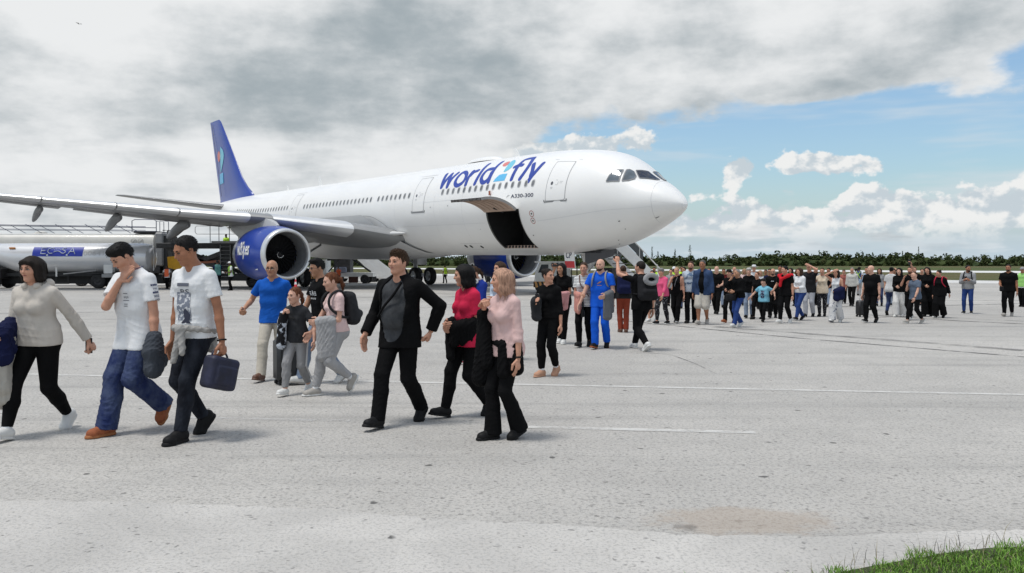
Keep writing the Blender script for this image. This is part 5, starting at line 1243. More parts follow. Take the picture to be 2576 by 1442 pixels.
class Person:
    def __init__(s, pos, h, yaw, **o):
        s.o = o; s.H = h; s.pos = np.asarray(pos, float); s.yaw = yaw
        s.res = o.get('res', .016); s.w = o.get('w', 1.0); s.fem = o.get('fem', False); s.seed = o.get('seed', int(abs(pos[0]*131 + pos[1]*37) * 7) % 9999)
        s.skeleton()
    # local frame: x right of the person, y forward, z up
    def skeleton(s):
        H, o = s.H, s.o
        st = o.get('stride', .28); lead = o.get('lead', 'L')      # step length / height, leading leg
        L1, L2 = .245*H, .245*H
        hipw = (.052 if s.fem else .050) * H * (1 + .3*(s.w-1))
        feet = {}
        for side, sx in (('R', 1), ('L', -1)):
            front = side == lead
            f = (st*.5 if front else -st*.5) * H; pt = o.get('toe_' + ('f' if front else 'b'), (-11 if st > .2 else 0) if front else (38 if st > .2 else 0)); lift = o.get('lift_' + ('f' if front else 'b'), 0)
            feet[side] = s.foot(np.array([sx * (hipw * o.get('stance', .75)), f, lift*H]), pt, o.get('splay', 7) * sx)
        # pelvis height: both ankles within reach
        hz = .525*H
        for side, sx in (('R', 1), ('L', -1)):
            a = feet[side]['ank']; rr = (L1 + L2) * .992
            if feet[side]['lift'] < .02: hz = min(hz, a[2] + math.sqrt(max(rr*rr - a[1]**2 - (a[0] - sx*hipw)**2, .01)))
        s.hz = hz; drop = hz - .525*H; s.drop = drop
        lean = R(o.get('lean', 3)); tw = R(o.get('twist', 0)); roll = R(o.get('roll', 0))
        s.pel = np.array([0, 0, hz])
        s.sp = np.array([math.sin(roll), math.sin(lean), math.cos(lean)]); s.sp = unit(s.sp)
        s.tr = unit(np.array([math.cos(tw), math.sin(tw), 0])); s.tr = unit(s.tr - s.sp * (s.tr @ s.sp)); s.tf = np.cross(s.sp, s.tr)
        s.feet = feet; s.J = {}
        for side, sx in (('R', 1), ('L', -1)):
            hip = s.pel + np.array([sx*hipw, 0, 0]); ank = feet[side]['ank']
            knee, ank = ik(hip, ank, L1, L2, (sx*.10, 1, 0)); feet[side]['ank'] = ank
            s.J['hip'+side], s.J['knee'+side], s.J['ank'+side] = hip, knee, ank
        shw = (.098 if s.fem else .112) * H * (1 + .35*(s.w-1)); s.shw = shw
        s.shw = shw
        for side, sx in (('R', 1), ('L', -1)):
            sh = s.T(sx*shw/H*.97, -.004, .800)
            spec = o.get('arm' + side, 'down'); extra = None
            if isinstance(spec, str): (hx, hy, hzz), pole = ARM[spec]
            else: (hx, hy, hzz), pole = spec[0], (spec[1] if len(spec) > 1 else (.4, -1, -.2))
            tgt = s.T(sx*(shw/H + hx), hy, hzz)
            pl = s.tr*sx*pole[0] + s.tf*pole[1] + s.sp*pole[2]
            el, wr = ik(sh, tgt, .172*H, .150*H, pl)
            s.J['sh'+side], s.J['el'+side], s.J['wr'+side] = sh, el, wr
        s.neck = s.T(0, .002, .842); s.headpose()
    def T(s, x, y, z):
        """torso frame: fractions of height, z counted from the ground when standing"""
        return s.pel + s.tr*x*s.H + s.tf*y*s.H + s.sp*(z - .525)*s.H
    def foot(s, p, pitch, splay):
        H = s.H; a = R(pitch); sp = R(splay); fx = np.array([math.sin(sp), math.cos(sp), 0]); up = np.array([0, 0, 1.0])
        d = fx*math.cos(a) - up*math.sin(a); u = fx*math.sin(a) + up*math.cos(a)
        Lf = .150*H; heel0 = p - fx*Lf*.30
        if pitch > 0: ball = heel0 + fx*Lf*.72; heel = ball - d*Lf*.72
        else: heel = heel0
        ank = heel + d*Lf*.28 + u*.046*H
        return dict(heel=heel, d=d, u=u, r=np.cross(d, u), ank=ank, L=Lf, lift=p[2])
    def headpose(s):
        o, H = s.o, s.H
        hy, hp, hr = R(o.get('hyaw', 0)), R(o.get('hpitch', 0)), R(o.get('hroll', 0))    # yaw + = towards own left, pitch + = down
        f = s.tf*math.cos(hy)*math.cos(hp) - s.tr*math.sin(hy)*math.cos(hp) + s.sp*(-math.sin(hp))
        f = unit(f*1.0 - s.sp*0 + np.array([0, 0, .04])); u = unit(np.array([0, 0, 1.0]) * .6 + s.sp*.4 + s.tr*math.sin(hr)); u = unit(u - f*(u @ f)); r = np.cross(f, u)
        s.q = H * .131 * o.get('head', 1.0); s.hf, s.hu, s.hr = f, u, r
        s.C = s.neck + s.sp*.022*H + s.q*.52*u*.93 + s.tf*.010*H + f*s.q*.05
    def h(s, x, y, z): return s.C + s.q*(s.hr*x + s.hf*y + s.hu*z)
    # ---- field pieces
    def torso(s, off=0.0, shoulders=True, low=True, extra=0.0, fit=0.0):
        H, w, T = s.H, s.w, s.T; P = []; fem = s.fem
        cw, ww, pw = (.046, .033, .046) if fem else (.055, .045, .044)
        cr, wr_, pr = (.049, .045, .055) if fem else (.055, .051, .053)
        b = s.o.get('belly', 0.0)
        cw, ww, pw = cw*w, ww*w, pw*w; cr, wr_, pr = cr*(1+.6*(w-1)), wr_*(1+.8*(w-1)) + fit/H, pr*(1+.6*(w-1))
        for sx in (1, -1, 0):
            P += [cap(T(sx*cw, 0, .765), T(sx*ww, .004, .655), cr*H+off, wr_*H+off, .03), cap(T(sx*ww, .004, .655), T(sx*pw, 0, .60), wr_*H+off, pr*H+off, .03)]
            if low: P += [cap(T(sx*pw, 0, .60), T(sx*pw, -.004, .545), pr*H+off+extra*.5, pr*H+off+extra, .03)]
        P += [cap(T(sx*s.shw/H*.84, -.006, .795), T(sx*.03, -.006, .812), .027*H+off*.7, .034*H+off*.7, .035) for sx in (1, -1)] if shoulders else []
        if shoulders:
            for sx in (1, -1): P += [cap(T(sx*.066, -.010, .812), T(sx*.012, -.006, .846), .024*H+off*.6, .029*H+off*.6, .03)]
        if fem:
            bs = s.o.get('bust', 1.0)
            for sx in (1, -1): P += [ell(T(sx*.042, .047, .722), np.array([.036, .036, .036])*H*bs + off*.7, k=.03)]
        else: P += [cap(T(-.045, .030, .752), T(.045, .030, .752), .034*H+off, None, .03)]
        if b: P += [ell(T(0, .035 + .02*b, .635), np.array([.080*w, .062 + .03*b, .085])*H + off, np.stack([s.tr, s.tf, s.sp]), k=.05)]
        for sx in (1, -1): P += [ell(s.pel + np.array([sx*.044*H, -.036*H, .004*H]), np.array([.046, .044, .052])*H*(1.08 if fem else 1) + off, k=.03)] if low else []
        return P
    def arm(s, side, off=0.0, frac=2.0, loose=0.0, k=.015):
        H, w = s.H, (.5 + .5*s.w) * (.88 if s.fem else 1.0); a, e, r = s.J['sh'+side], s.J['el'+side], s.J['wr'+side]
        ru, rm, re_, rf, rw = .0265*H*w, .025*H*w, .0215*H*w, .0230*H*w, .0145*H*w
        if frac < 1:                                     # short sleeve
            b = a + (e - a)*frac; n = unit(e - a)
            return [cap(a, b + n*.03, ru*1.06+off*.85, rm+off+loose, k, clip=[(b, n)])]
        P = [cap(a, e, ru*1.06+off*.8, re_+off, k)]
        if frac >= 2: b, n = r, None
        else: b = e + (r - e)*(frac - 1)
        m = e + (r - e)*.28
        if frac - 1 > .3:
            n = unit(r - e); cl = [(b, n)] if frac < 2 else None
            P += [cap(e, m, re_+off, rf+off, k), cap(m, b + (n*.02 if cl else 0), rf+off, rw+off+loose, k, clip=cl)]
        else: P += [cap(e, b, re_+off, rf+off, k)]
        return P
    def hand(s, side):
        H = s.H; e, r = s.J['el'+side], s.J['wr'+side]; d = unit(r - e); sx = 1 if side == 'R' else -1
        spec = s.o.get('hand' + side, 'relax')
        inn = -s.tr*sx
        n = unit(inn*1.0 + s.tf*.25); n = unit(n - d*(n @ d))
        if spec in ('up', 'photo'): d = unit(d*.6 + np.array([0, 0, .6])); n = unit(s.tf*1.0 + inn*.3); n = unit(n - d*(n @ d))
        if spec == 'flat': n = unit(-s.tf + inn*.3); n = unit(n - d*(n @ d)); d = unit(d + inn*.35)
        if spec == 'down': d = unit(d + np.array([0, 0, -1.2])); n = unit(n - d*(n @ d))
        sd = np.cross(d, n) * sx                          # towards the thumb
        if sd @ s.tf < 0: sd = -sd
        L = .106*H; c = {'relax': .45, 'fist': 1.45, 'grip': 1.25, 'flat': .12, 'up': .5, 'photo': .8, 'down': .35}.get(spec, .45)
        P = [cap(r, r + d*L*.42, .0150*H, .0235*H, .012, flat=(n, .52))]
        P += [cap(r + d*L*.30 + sd*x*H, r + d*L*.46 + sd*x*1.05*H, .0105*H, .0092*H, .006) for x in (-.015, .015)]
        for i, (x, l) in enumerate(((.0165, .46), (.0055, .52), (-.0055, .48), (-.0160, .38))):
            b0 = r + d*L*.46 + sd*x*H; a1 = c*.7; d1 = unit(d*math.cos(a1) + n*math.sin(a1) + sd*x*3); a2 = c*1.5; d2 = d*math.cos(a2) + n*math.sin(a2)
            m = b0 + d1*L*l*.55; P += [cap(b0, m, .0072*H, .0066*H, .003), cap(m, m + d2*L*l*.5, .0066*H, .0054*H, .003)]
        b0 = r + d*L*.12 + sd*.012*H; m = b0 + unit(d*.75 + sd*.75 + n*.35)*L*.34
        P += [cap(b0, m, .0105*H, .0078*H, .008), cap(m, m + unit(d*.9 + n*.4*min(1, c))*L*.26, .0076*H, .0058*H, .003)]
        s.J['palm'+side] = r + d*L*.45 + n*.018*H
        return P
    def leg(s, side, off=0.0):
        H, w = s.H, .4 + .6*s.w; a, k, b = s.J['hip'+side], s.J['knee'+side], s.J['ank'+side]; m = k + (b - k)*.32 + np.array([0, -.010*H, 0])
        return [cap(a, k, .052*H*w+off, .031*H*w+off, .012), cap(k, m, .030*H*w+off, .0335*H*w+off, .02), cap(m, b, .0335*H*w+off, .020*H+off, .02)]
    def headp(s):
        h, q, A = s.h, s.q, np.stack([s.hr, s.hf, s.hu]); E = lambda x, y, z, a, b, c, k=.03, sub=False: ell(h(x, y, z), np.array([a, b, c])*q, A, k*q/.23, sub=sub)
        Cc = lambda p1, p2, r1, r2, k=.02, sub=False: cap(h(*p1), h(*p2), r1*q, r2*q, k*q/.23, sub=sub)
        jw = .9 if s.fem else 1.0
        P = [cap(s.neck - s.sp*.01*s.H - s.tf*.004*s.H, h(0, -.08, -.22), (.030 if s.fem else .034)*s.H*(.7+.3*s.w), (.027 if s.fem else .031)*s.H*(.7+.3*s.w), .03)]
        P += [E(0, -.05, .115, .335, .415, .385), E(0, .10, -.14, .27*jw, .27, .33, .04), Cc((.16*jw, .0, -.24), (.05, .22, -.41), .085, .075, .03), Cc((-.16*jw, .0, -.24), (-.05, .22, -.41), .085, .075, .03)]
        P += [Cc((-.13, .325, .075), (.13, .325, .075), .052, .052, .02), E(.135, .430, -.008, .085, .100, .068, .014, True), E(-.135, .430, -.008, .085, .100, .068, .014, True)]
        P += [Cc((0, .365, .03), (0, .445, -.12), .036, .052, .012), Cc((.045, .385, -.135), (-.045, .385, -.135), .034, .034, .01)]
        P += [E(.185, .23, -.10, .095, .10, .085, .03), E(-.185, .23, -.10, .095, .10, .085, .03), E(0, .27, -.425, .085, .085, .07, .02)]
        P += [Cc((-.075, .345, -.222), (.075, .345, -.222), .028, .028, .01), Cc((-.06, .345, -.268), (.06, .345, -.268), .028, .028, .01), Cc((-.075, .392, -.245), (.075, .392, -.245), .012, .012, .006, True)]
        for sx in (1, -1): P += [E(sx*.335, -.03, -.02, .035, .085, .135, .01), E(sx*.365, -.01, -.01, .02, .045, .085, .006, True)]
        return P
    def build(s, label, cat='person', group=None):
        o, H = s.o, s.H; yaw = s.yaw
        root = s.root = empty('person', s.pos, 0, label, cat, group)
        a = R(yaw); root.rotation_euler = (0, 0, math.pi - a)
        s.M = np.array([[math.cos(math.pi - a), -math.sin(math.pi - a)], [math.sin(math.pi - a), math.cos(math.pi - a)]])
        fine = s.res < .013; skin = skin_mat(o.get('skin', 'light'))
        top, bot = o.get('top', ('tee', None)), o.get('bot', ('slim', None))
        # body: continuous surface, finer over head and hands
        P = s.torso(-.004) + s.leg('R') + s.leg('L') + s.arm('R') + s.arm('L') + s.hand('R') + s.hand('L') + s.headp()
        for sd in 'RL':
            f = s.feet[sd]; P += [cap(f['ank'], f['heel'] + f['d']*f['L']*.8 + f['u']*.018*H, .020*H, .014*H, .015), cap(f['ank'], f['heel'] + f['d']*.02*H + f['u']*.02*H, .020*H, .017*H, .015)]
        hh = s.res
        V, F = sdf_mesh(P, hh)
        boxes = [(s.C - s.q*np.array([.62, .62, .66]), s.C + s.q*np.array([.62, .62, .62]))]
        for sd in 'RL': boxes.append((s.J['palm'+sd] - .075*H, s.J['palm'+sd] + .075*H))
        if s.res < .03:
            fh = s.res * (.5 if fine else .55); cen = V[F].mean(1); keep = np.ones(len(F), bool)
            for lo, hi in boxes: keep &= ~((cen > lo) & (cen < hi)).all(1)
            Vs, Fs = [V], [F[keep]]; n = len(V); done = []
            for lo, hi in boxes:
                v, f = sdf_mesh(P, fh, box=(lo - 3*fh, hi + 3*fh)); c = v[f].mean(1) if len(f) else np.zeros((0, 3))
                k = ((c > lo - hh*.3) & (c < hi + hh*.3)).all(1)
                for l2, h2 in done: k &= ~((c > l2) & (c < h2)).all(1)
                Vs.append(v); Fs.append(f[k] + n); n += len(v); done.append((lo, hi))
            V, F = np.concatenate(Vs), np.concatenate(Fs)
        body = s.body = raw_mesh('body', V, F, skin, root)
        s.face(body, fine); s.hair(root, fine); s.tops(root, *top); s.bottoms(root, *bot); s.shoes(root, fine)
        return root
    def face(s, body, fine):
        q, h = s.q, s.h; A = np.stack([s.hr, s.hf, s.hu]); o = s.o
        if s.res > .03: return
        hh = s.res*.4 if fine else s.res*.5
        hc = o.get('hair', ('short', 'dark'))[1]
        def blob(name, prims, m, hv):
            V, F = sdf_mesh(prims, hv)
            if len(F): raw_mesh(name, V, F, m, body)
        shut = o.get('squint', .7)
        for sx in (1, -1):
            if fine:
                blob('eye', [ell(h(sx*.135, .335, -.002), np.array([.066, .047, .036*shut])*q, A, .001)], mat('eye_white', (.55, .52, .50), .25), .0026)
                blob('iris', [ell(h(sx*.135, .370, -.002), np.array([.031, .018, .034*shut])*q, A, .001)], mat('iris_dark', (.018, .012, .010), .2), .0022)
                blob('eyelid', [cap(h(sx*.070, .362, .012), h(sx*.135, .385, .030*shut+.008), .017*q, .018*q, .001), cap(h(sx*.135, .385, .030*shut+.008), h(sx*.205, .345, .006), .018*q, .013*q, .001)], mat('lash_dark', (.03, .018, .014), .6), .0026)
            else:
                blob('eye', [ell(h(sx*.135, .365, .0), np.array([.060, .030, .026])*q, A, .001)], mat('eye_dark', (.03, .02, .017), .3), .005)
            bc = 'brown' if hc in ('blonde', 'red', 'pinkblonde', 'grey', 'white') else hc
            blob('eyebrow', [cap(h(sx*.055, .385, .085), h(sx*.14, .375, .105), .023*q, .021*q, .001), cap(h(sx*.14, .375, .105), h(sx*.215, .305, .085), .021*q, .014*q, .001)], hair_mat(bc), .003 if fine else .005)
        lc = mat('lip', (.27, .085, .070), .5) if o.get('skin') != 'dark' else mat('lip_dark', (.10, .035, .03), .45)
        blob('mouth', [cap(h(-.085, .362, -.246), h(0, .378, -.244), .019*q, .024*q, .004), cap(h(0, .378, -.244), h(.085, .362, -.246), .024*q, .019*q, .004)], lc, .003 if fine else .006)
        if o.get('beard'):
            c = o['beard']; P = [cap(h(.20, .05, -.22), h(.10, .25, -.40), .11*q, .105*q, .02), cap(h(-.20, .05, -.22), h(-.10, .25, -.40), .11*q, .105*q, .02), ell(h(0, .285, -.40), np.array([.12, .10, .12])*q, A, .02),
                 cap(h(-.09, .345, -.19), h(.09, .345, -.19), .036*q, .036*q, .01), cap(h(-.06, .40, -.25), h(.06, .40, -.25), .045*q, .045*q, .004, sub=True)]
            blob('beard', P, hair_mat(c), s.res*.6)
        if o.get('glasses'):
            mb = MB(); dk = o['glasses'] == 'sun'
            for sx in (1, -1):
                n = 14; t = np.arange(n)/n*2*math.pi
                ring = np.array([h(sx*.145 + .085*math.cos(a), .415 - .02*abs(math.cos(a)), -.01 + .065*math.sin(a)) for a in t])
                mb.tube(ring, .0020 if fine else .003, 5, closed=True)
                if dk: mb.poly(ring)
                mb.tube([h(sx*.225, .39, .01), h(sx*.325, .2, .02), h(sx*.345, -.02, .03)], .0020 if fine else .003, 5)
            mb.tube([h(-.06, .42, .005), h(0, .435, .015), h(.06, .42, .005)], .0022, 5)
            mb.build('glasses', mat('glasses_frame', (.01, .01, .012), .25), s.root, 60)
    def hair(s, root, fine):
        st, col = s.o.get('hair', ('short', 'dark'))
        q, h = s.q, s.h; A = np.stack([s.hr, s.hf, s.hu]); m = hair_mat(col)
        if st == 'bald': return
        E = lambda x, y, z, a, b, c, k=.03, clip=None, sub=False: ell(h(x, y, z), np.array([a, b, c])*q, A, k, clip, sub)
        C = lambda p1, p2, r1, r2=None, k=.03, clip=None: cap(h(*p1), h(*p2), r1*q, (r1 if r2 is None else r2)*q, k, None, clip)
        n = unit(s.hf*.42 - s.hu*.28); face = (h(0, .335, .30), n)
        th = {'buzz': .012, 'short': .040, 'crop': .03, 'quiff': .045, 'curly': .06, 'bob': .06, 'long': .055, 'pony': .030, 'bun': .030, 'braid': .030, 'messy': .06, 'receding': .02}.get(st, .04)
        low = {'buzz': -.20, 'short': -.24, 'crop': -.20, 'quiff': -.22, 'curly': -.22, 'receding': -.24}.get(st, -.32)
        if st == 'receding': face = (h(0, .20, .30), unit(s.hf*.5 - s.hu*.25))
        nape = (h(0, 0, low), -s.hu)
        P = [E(0, -.055, .12, .335+th, .415+th, .385+th, clip=[face, nape])]
        if st not in ('bob', 'long', 'receding'):          # thins out towards the hairline
            P = [E(0, -.078 - th*.2, .142 + th*.2, .338 + th*.55, .405 + th*.6, .385 + th*.6, clip=[(h(0, .30, .20), unit(s.hf*.62 - s.hu*.25)), nape])]
        # hair in front of and around the ears
        if st not in ('buzz', 'receding'): P += [C((sx*.310, .07, .12), (sx*.312, .06, -.05), .034, .020, .02) for sx in (1, -1)]
        amp, wl = .006, .03; vert = (0, 0, .2)
        if st == 'quiff': P += [E(0, .20, .43, .23, .20, .12, .03), E(.04, .05, .46, .24, .25, .10, .03)]; amp = .008
        if st in ('crop',): P += [C((-.15, .265, .33), (.15, .265, .33), .068, .068, .05), E(0, .10, .40, .27, .22, .12, .05)]
        if st == 'fringe' or s.o.get('fringe'): P += [C((-.20, .30, .26), (.20, .30, .26), .085, .085, .04), C((-.24, .24, .22), (-.28, .14, .0), .06, .05, .02), C((.24, .24, .22), (.28, .14, .0), .06, .05, .02)]
        if st in ('curly', 'messy'): amp = .020; wl = .032; P += [E(0, .12, .42, .27, .24, .15, .04)]
        if st == 'bob':
            for sx in (1, -1): P += [C((sx*.31, .0, .15), (sx*.36, -.02, -.38), .12, .15, .05), C((sx*.27, .16, .12), (sx*.33, .11, -.25), .07, .09, .03)]
            P += [C((-.16, -.3, .1), (-.2, -.27, -.42), .22, .20, .06), C((.16, -.3, .1), (.2, -.27, -.42), .22, .20, .06)]
        if st == 'long':
            dz = s.o.get('hairlen', 1.0); bk = s.tf*(-.12)*q
            for sx in (1, -1): P += [C((sx*.31, -.02, .15), (sx*.34, -.06, -.45), .12, .14, .05), cap(h(sx*.30, -.10, -.40), h(sx*.30, -.12, -.50 - .55*dz) + bk, .15*q, .08*q, .05), C((sx*.27, .14, .15), (sx*.325, .10, -.35), .055, .06, .03), cap(h(sx*.325, .10, -.35), h(sx*.36, .08, -.45-.45*dz), .07*q, .03*q, .03)]
            P += [C((-.14, -.3, .1), (-.15, -.30, -.5), .21, .20, .06), C((.14, -.3, .1), (.15, -.30, -.5), .21, .20, .06), cap(h(0, -.30, -.45), h(0, -.34, -.55 - .6*dz) + bk, .22*q, .11*q, .06)]
        if st in ('pony', 'braid'):
            P += [C((0, -.46, .10), (0, -.56, .06), .09, .09, .02), C((0, -.56, .06), (0, -.66, -.30), .10, .10, .03), C((0, -.66, -.30), (.02, -.58, -.85), .10, .035, .03)]
        if st == 'bun': P += [E(0, -.42, .36, .17, .16, .16, .02)]
        hv = s.res*.5 if fine else s.res*.6
        fo = fold_fn(s.seed, amp*q/.23, wl*q/.23, (1, .6, 0), 6)
        V, F = sdf_mesh(P, hv, fo)
        # keep the fringe out of the face below the brow
        ob = raw_mesh('hair', V, F, m, root)
        if fine and st in ('long', 'bob', 'pony', 'messy', 'curly', 'braid', 'bun', 'short', 'quiff', 'crop'):
            rs = np.random.RandomState(s.seed); mb = MB(); N = {'long': 420, 'bob': 320}.get(st, 420)
            pick = rs.choice(len(V), N)
            for i in pick:
                p = V[i]; rel = (p - s.C) @ s.hu / q
                out = p - (s.C - s.hu*q*.1); out -= s.hu*(out @ s.hu); out = unit(out)
                Ls = q*(rs.uniform(.2, .5) if st in ('long', 'bob') else rs.uniform(.06, .14))
                if st in ('long', 'bob'): d = -s.hu*.9 + out*rs.uniform(-.05, .16) + rs.normal(0, .08, 3)
                else: nrm = unit(p - s.C); d = -s.hf*.55 - s.hu*.25 + (s.hf*.9 if (p - s.C) @ s.hf > .15*q else 0) + rs.normal(0, .30 if st in ('short', 'crop', 'pony', 'bun', 'braid') else .7, 3); d = unit(d - nrm*(d @ nrm)*.85) + nrm*.07
                if (p - s.C) @ s.hf > .2*q and st in ('long', 'bob'): d = d - s.hf*.15 + out*.15
                e1 = p + unit(d)*Ls*.5; e2 = e1 + unit(d + np.array([0, 0, -.35]) + rs.normal(0, .18, 3))*Ls*.5
                if (p - s.C) @ s.hf > .10*q and rel < .30: continue
                mb.tube([p, e1, e2], [.0018, .0014, .0004], 4, cap=False)
            tag(mb.build('loose_strands', m, ob, 180, fix=False), kind='stuff')
    def tops(s, root, kind, m, **k):
        """kind: tee, polo, long, sweater, jacket, vest, tank"""
        if m is None: return
        H = s.H; o = s.o
        off = {'tee': .010, 'polo': .011, 'long': .010, 'sweater': .017, 'jacket': .022, 'vest': .020, 'tank': .007, 'blouse': .012}[kind]
        loose = {'tee': .016, 'polo': .016, 'long': .004, 'sweater': .006, 'jacket': .010, 'tank': 0, 'vest': 0, 'blouse': .012}[kind]
        frac = {'tee': .62, 'polo': .66, 'long': 1.94, 'sweater': 1.96, 'jacket': 1.97, 'tank': 0, 'vest': 0, 'blouse': 1.6}[kind]
        frac = o.get('sleeve', frac); hem = o.get('hem', {'tee': .475, 'polo': .475, 'long': .50, 'sweater': .505, 'jacket': .455, 'vest': .50, 'tank': .52, 'blouse': .50}[kind])
        lz = o.get('loose', .004)
        def shell(off, hem, mname, m, frac, seed, neck=.848, amp=None, front=None):
            P = s.torso(off, fit=lz*1.5, extra=lz)
            for sx in (1, -1): P += [cap(s.T(sx*.046*s.w, .0, .56), s.T(sx*.046*s.w, .0, hem - .03), (.058 if s.fem else .056)*H*(.45+.55*s.w) + off + lz, (.062 if s.fem else .060)*H*(.45+.55*s.w) + off + lz*1.8, .03), cap(s.T(0, .0, .56), s.T(0, 0, hem - .03), .056*H + off + lz, .058*H + off + lz*1.6, .03)]
            for sd in 'RL':
                if frac > 0: P += s.arm(sd, off, frac, loose, .022)
                hp, kn = s.J['hip'+sd], s.J['knee'+sd]; tr_ = {'baggy': .064, 'wide': .066, 'jogger': .062, 'shorts': .063}.get(o.get('bot', ('slim',))[0], .060)*H*(.4+.6*s.w)
                P += [cap(hp, hp + (kn - hp)*.36, tr_ + off*.7 + lz*.7, tr_*.84 + off*.7 + lz*.7, .03)] if hem < .495 else []
            nb = s.neck
            clips = [(s.T(0, 0, hem), -s.sp), (s.T(0, .03, neck - .004), unit(s.sp + s.tf*.28))]
            if kind in ('tank',):
                clips += [(s.T(sx*.072, 0, .80), s.tr*sx) for sx in (1, -1)]
            if kind == 'vest': clips += [(s.T(sx*.100, 0, .80), s.tr*sx) for sx in (1, -1)]
            if front is not None:            # open jacket: cut a wedge down the front
                for q in front: P.append(q)
            jj = [s.J['elR'], s.J['elL'], s.T(.075, .03, .74), s.T(-.075, .03, .74), s.T(.06, .05, .57), s.T(-.06, .05, .57), s.T(0, .06, .60), s.T(.08, -.02, .62), s.T(-.08, -.02, .62)]
            fo = fold_fn(s.seed + seed, amp if amp is not None else o.get('fold', .0095), .11, (.5, .2, .6), 8, joints=jj, sig=.10*H/1.7)
            V, F = sdf_mesh(P, s.res, fo, clips)
            return raw_mesh(mname, V, F, m, root)
        if kind == 'jacket' and o.get('under') is not None:
            shell(.006, hem + .02, 'shirt', o['under'], 0, 3)
            w = o.get('open', .030)
            A = np.stack([s.tr, s.tf, s.sp]); zc = o.get('open_z', .66); hz_ = o.get('open_h', .26)
            cut = [ell(s.T(o.get('open_x', 0.0), .13, zc), np.array([w*1.5, .140 + .05*s.o.get('belly', 0), hz_])*H, A, .004, None, True)]
            ob = shell(off, hem, 'jacket', m, frac, 5, .86, front=cut)
        else: ob = shell(off, hem, {'tee': 't_shirt', 'polo': 'polo_shirt', 'long': 'long_sleeve_top', 'sweater': 'sweater', 'jacket': 'jacket', 'vest': 'safety_vest', 'tank': 'tank_top', 'blouse': 'blouse'}[kind], m, frac, 5)
        s.top = ob
        if kind == 'vest':
            s.under_vest = None
        if kind in ('sweater',) and o.get('hood'):
            P = [cap(s.T(-.05, -.045, .842), s.T(.05, -.045, .842), .030*H, None, .02), cap(s.T(.05, -.04, .842), s.T(.035, .03, .838), .024*H, .018*H, .02), cap(s.T(-.05, -.04, .842), s.T(-.035, .03, .838), .024*H, .018*H, .02), ell(s.T(0, -.062, .815), np.array([.06, .03, .045])*H, k=.02)]
            V, F = sdf_mesh(P, s.res, fold_fn(s.seed+9, .004, .08)); raw_mesh('hood', V, F, m, ob)
        if kind == 'polo':
            t = np.linspace(-2.6, 2.6, 18); pts = np.array([s.T(.036*math.sin(a), .036*math.cos(a)*.9 + .002, .853 - .012*math.cos(a)) for a in t])
            mb = MB(); mb.tube(pts, .0085*H/1.8, 6); mb.build('collar', o.get('collar', m), ob, 60)
    def bottoms(s, root, kind, m, **k):
        if m is None: return
        H, o = s.H, s.o; w = .4 + .6*s.w
        # radii: thigh, knee, shin, hem ; end fraction of the shin
        t = {'slim': (.058, .0415, .0395, .031, .97), 'legging': (.057, .0385, .0378, .0245, .93), 'regular': (.058, .042, .041, .040, 1.03), 'baggy': (.061, .049, .050, .053, 1.07), 'flare': (.056, .039, .042, .056, 1.08),
             'jogger': (.058, .043, .042, .029, .90), 'shorts': (.063, .058, 0, 0, 0), 'wide': (.066, .060, .064, .068, 1.05), 'skirt': (.06, .06, .06, .06, 1)}[kind]
        P = []
        for sx in (1, -1, 0): P += [cap(s.pel + np.array([sx*.046*s.w*H, 0, .050*H]), s.pel + np.array([sx*.046*s.w*H, -.002*H, .0]), (.058 if s.fem else .056)*H*w + .006, (.062 if s.fem else .060)*H*w + .006, .03)]
        for sx in (1, -1): P += [ell(s.pel + np.array([sx*.044*H, -.036*H, .004*H]), np.array([.046, .044, .054])*H*(1.08 if s.fem else 1) + .008, k=.03)]
        for sd in 'RL':
            a, kn, b = s.J['hip'+sd], s.J['knee'+sd], s.J['ank'+sd]; n = unit(b - kn)
            if kind == 'shorts':
                e = kn + n*.03*H; P += [cap(a, kn, t[0]*H*w, t[1]*H*w, .022), cap(kn, e + n*.03, t[1]*H*w, t[1]*H*w*1.02, .015, clip=[(e, n)])]
            else:
                mid = kn + (b - kn)*.4 + np.array([0, -.008*H, 0]); e = kn + (b - kn)*t[4]; f = s.feet[sd]
                nz = unit(n + np.array([0, 0, -.3]))
                P += [cap(a, kn, t[0]*H*w, t[1]*H*w, .022), cap(kn, mid, t[1]*H*w, t[2]*H*w, .02), cap(mid, e + n*.03, t[2]*H*w, t[3]*H*(.6+.4*w), .02, clip=[(e, nz)])]
        amp = {'slim': .005, 'legging': .002, 'regular': .007, 'baggy': .011, 'flare': .006, 'jogger': .009, 'shorts': .007, 'wide': .010}[kind]
        jj = [s.J['kneeR'], s.J['kneeL'], s.J['ankR'], s.J['ankL'], s.pel + np.array([0, .06*H, -.04*H])] + [s.J['knee'+q]*.45 + s.J['ank'+q]*.55 for q in 'RL']
        fo = fold_fn(s.seed + 21, amp*1.35, .085, (.3, .3, .55) if kind not in ('wide', 'flare') else (1, .3, .15), 8, joints=jj, sig=.10*H/1.7)
        clips = [(s.pel + np.array([0, 0, .075*H]), np.array([0, 0, 1.0]))]
        V, F = sdf_mesh(P, s.res, fo, clips)
        s.bottom = raw_mesh({'legging': 'leggings', 'shorts': 'shorts'}.get(kind, 'trousers'), V, F, m, root)
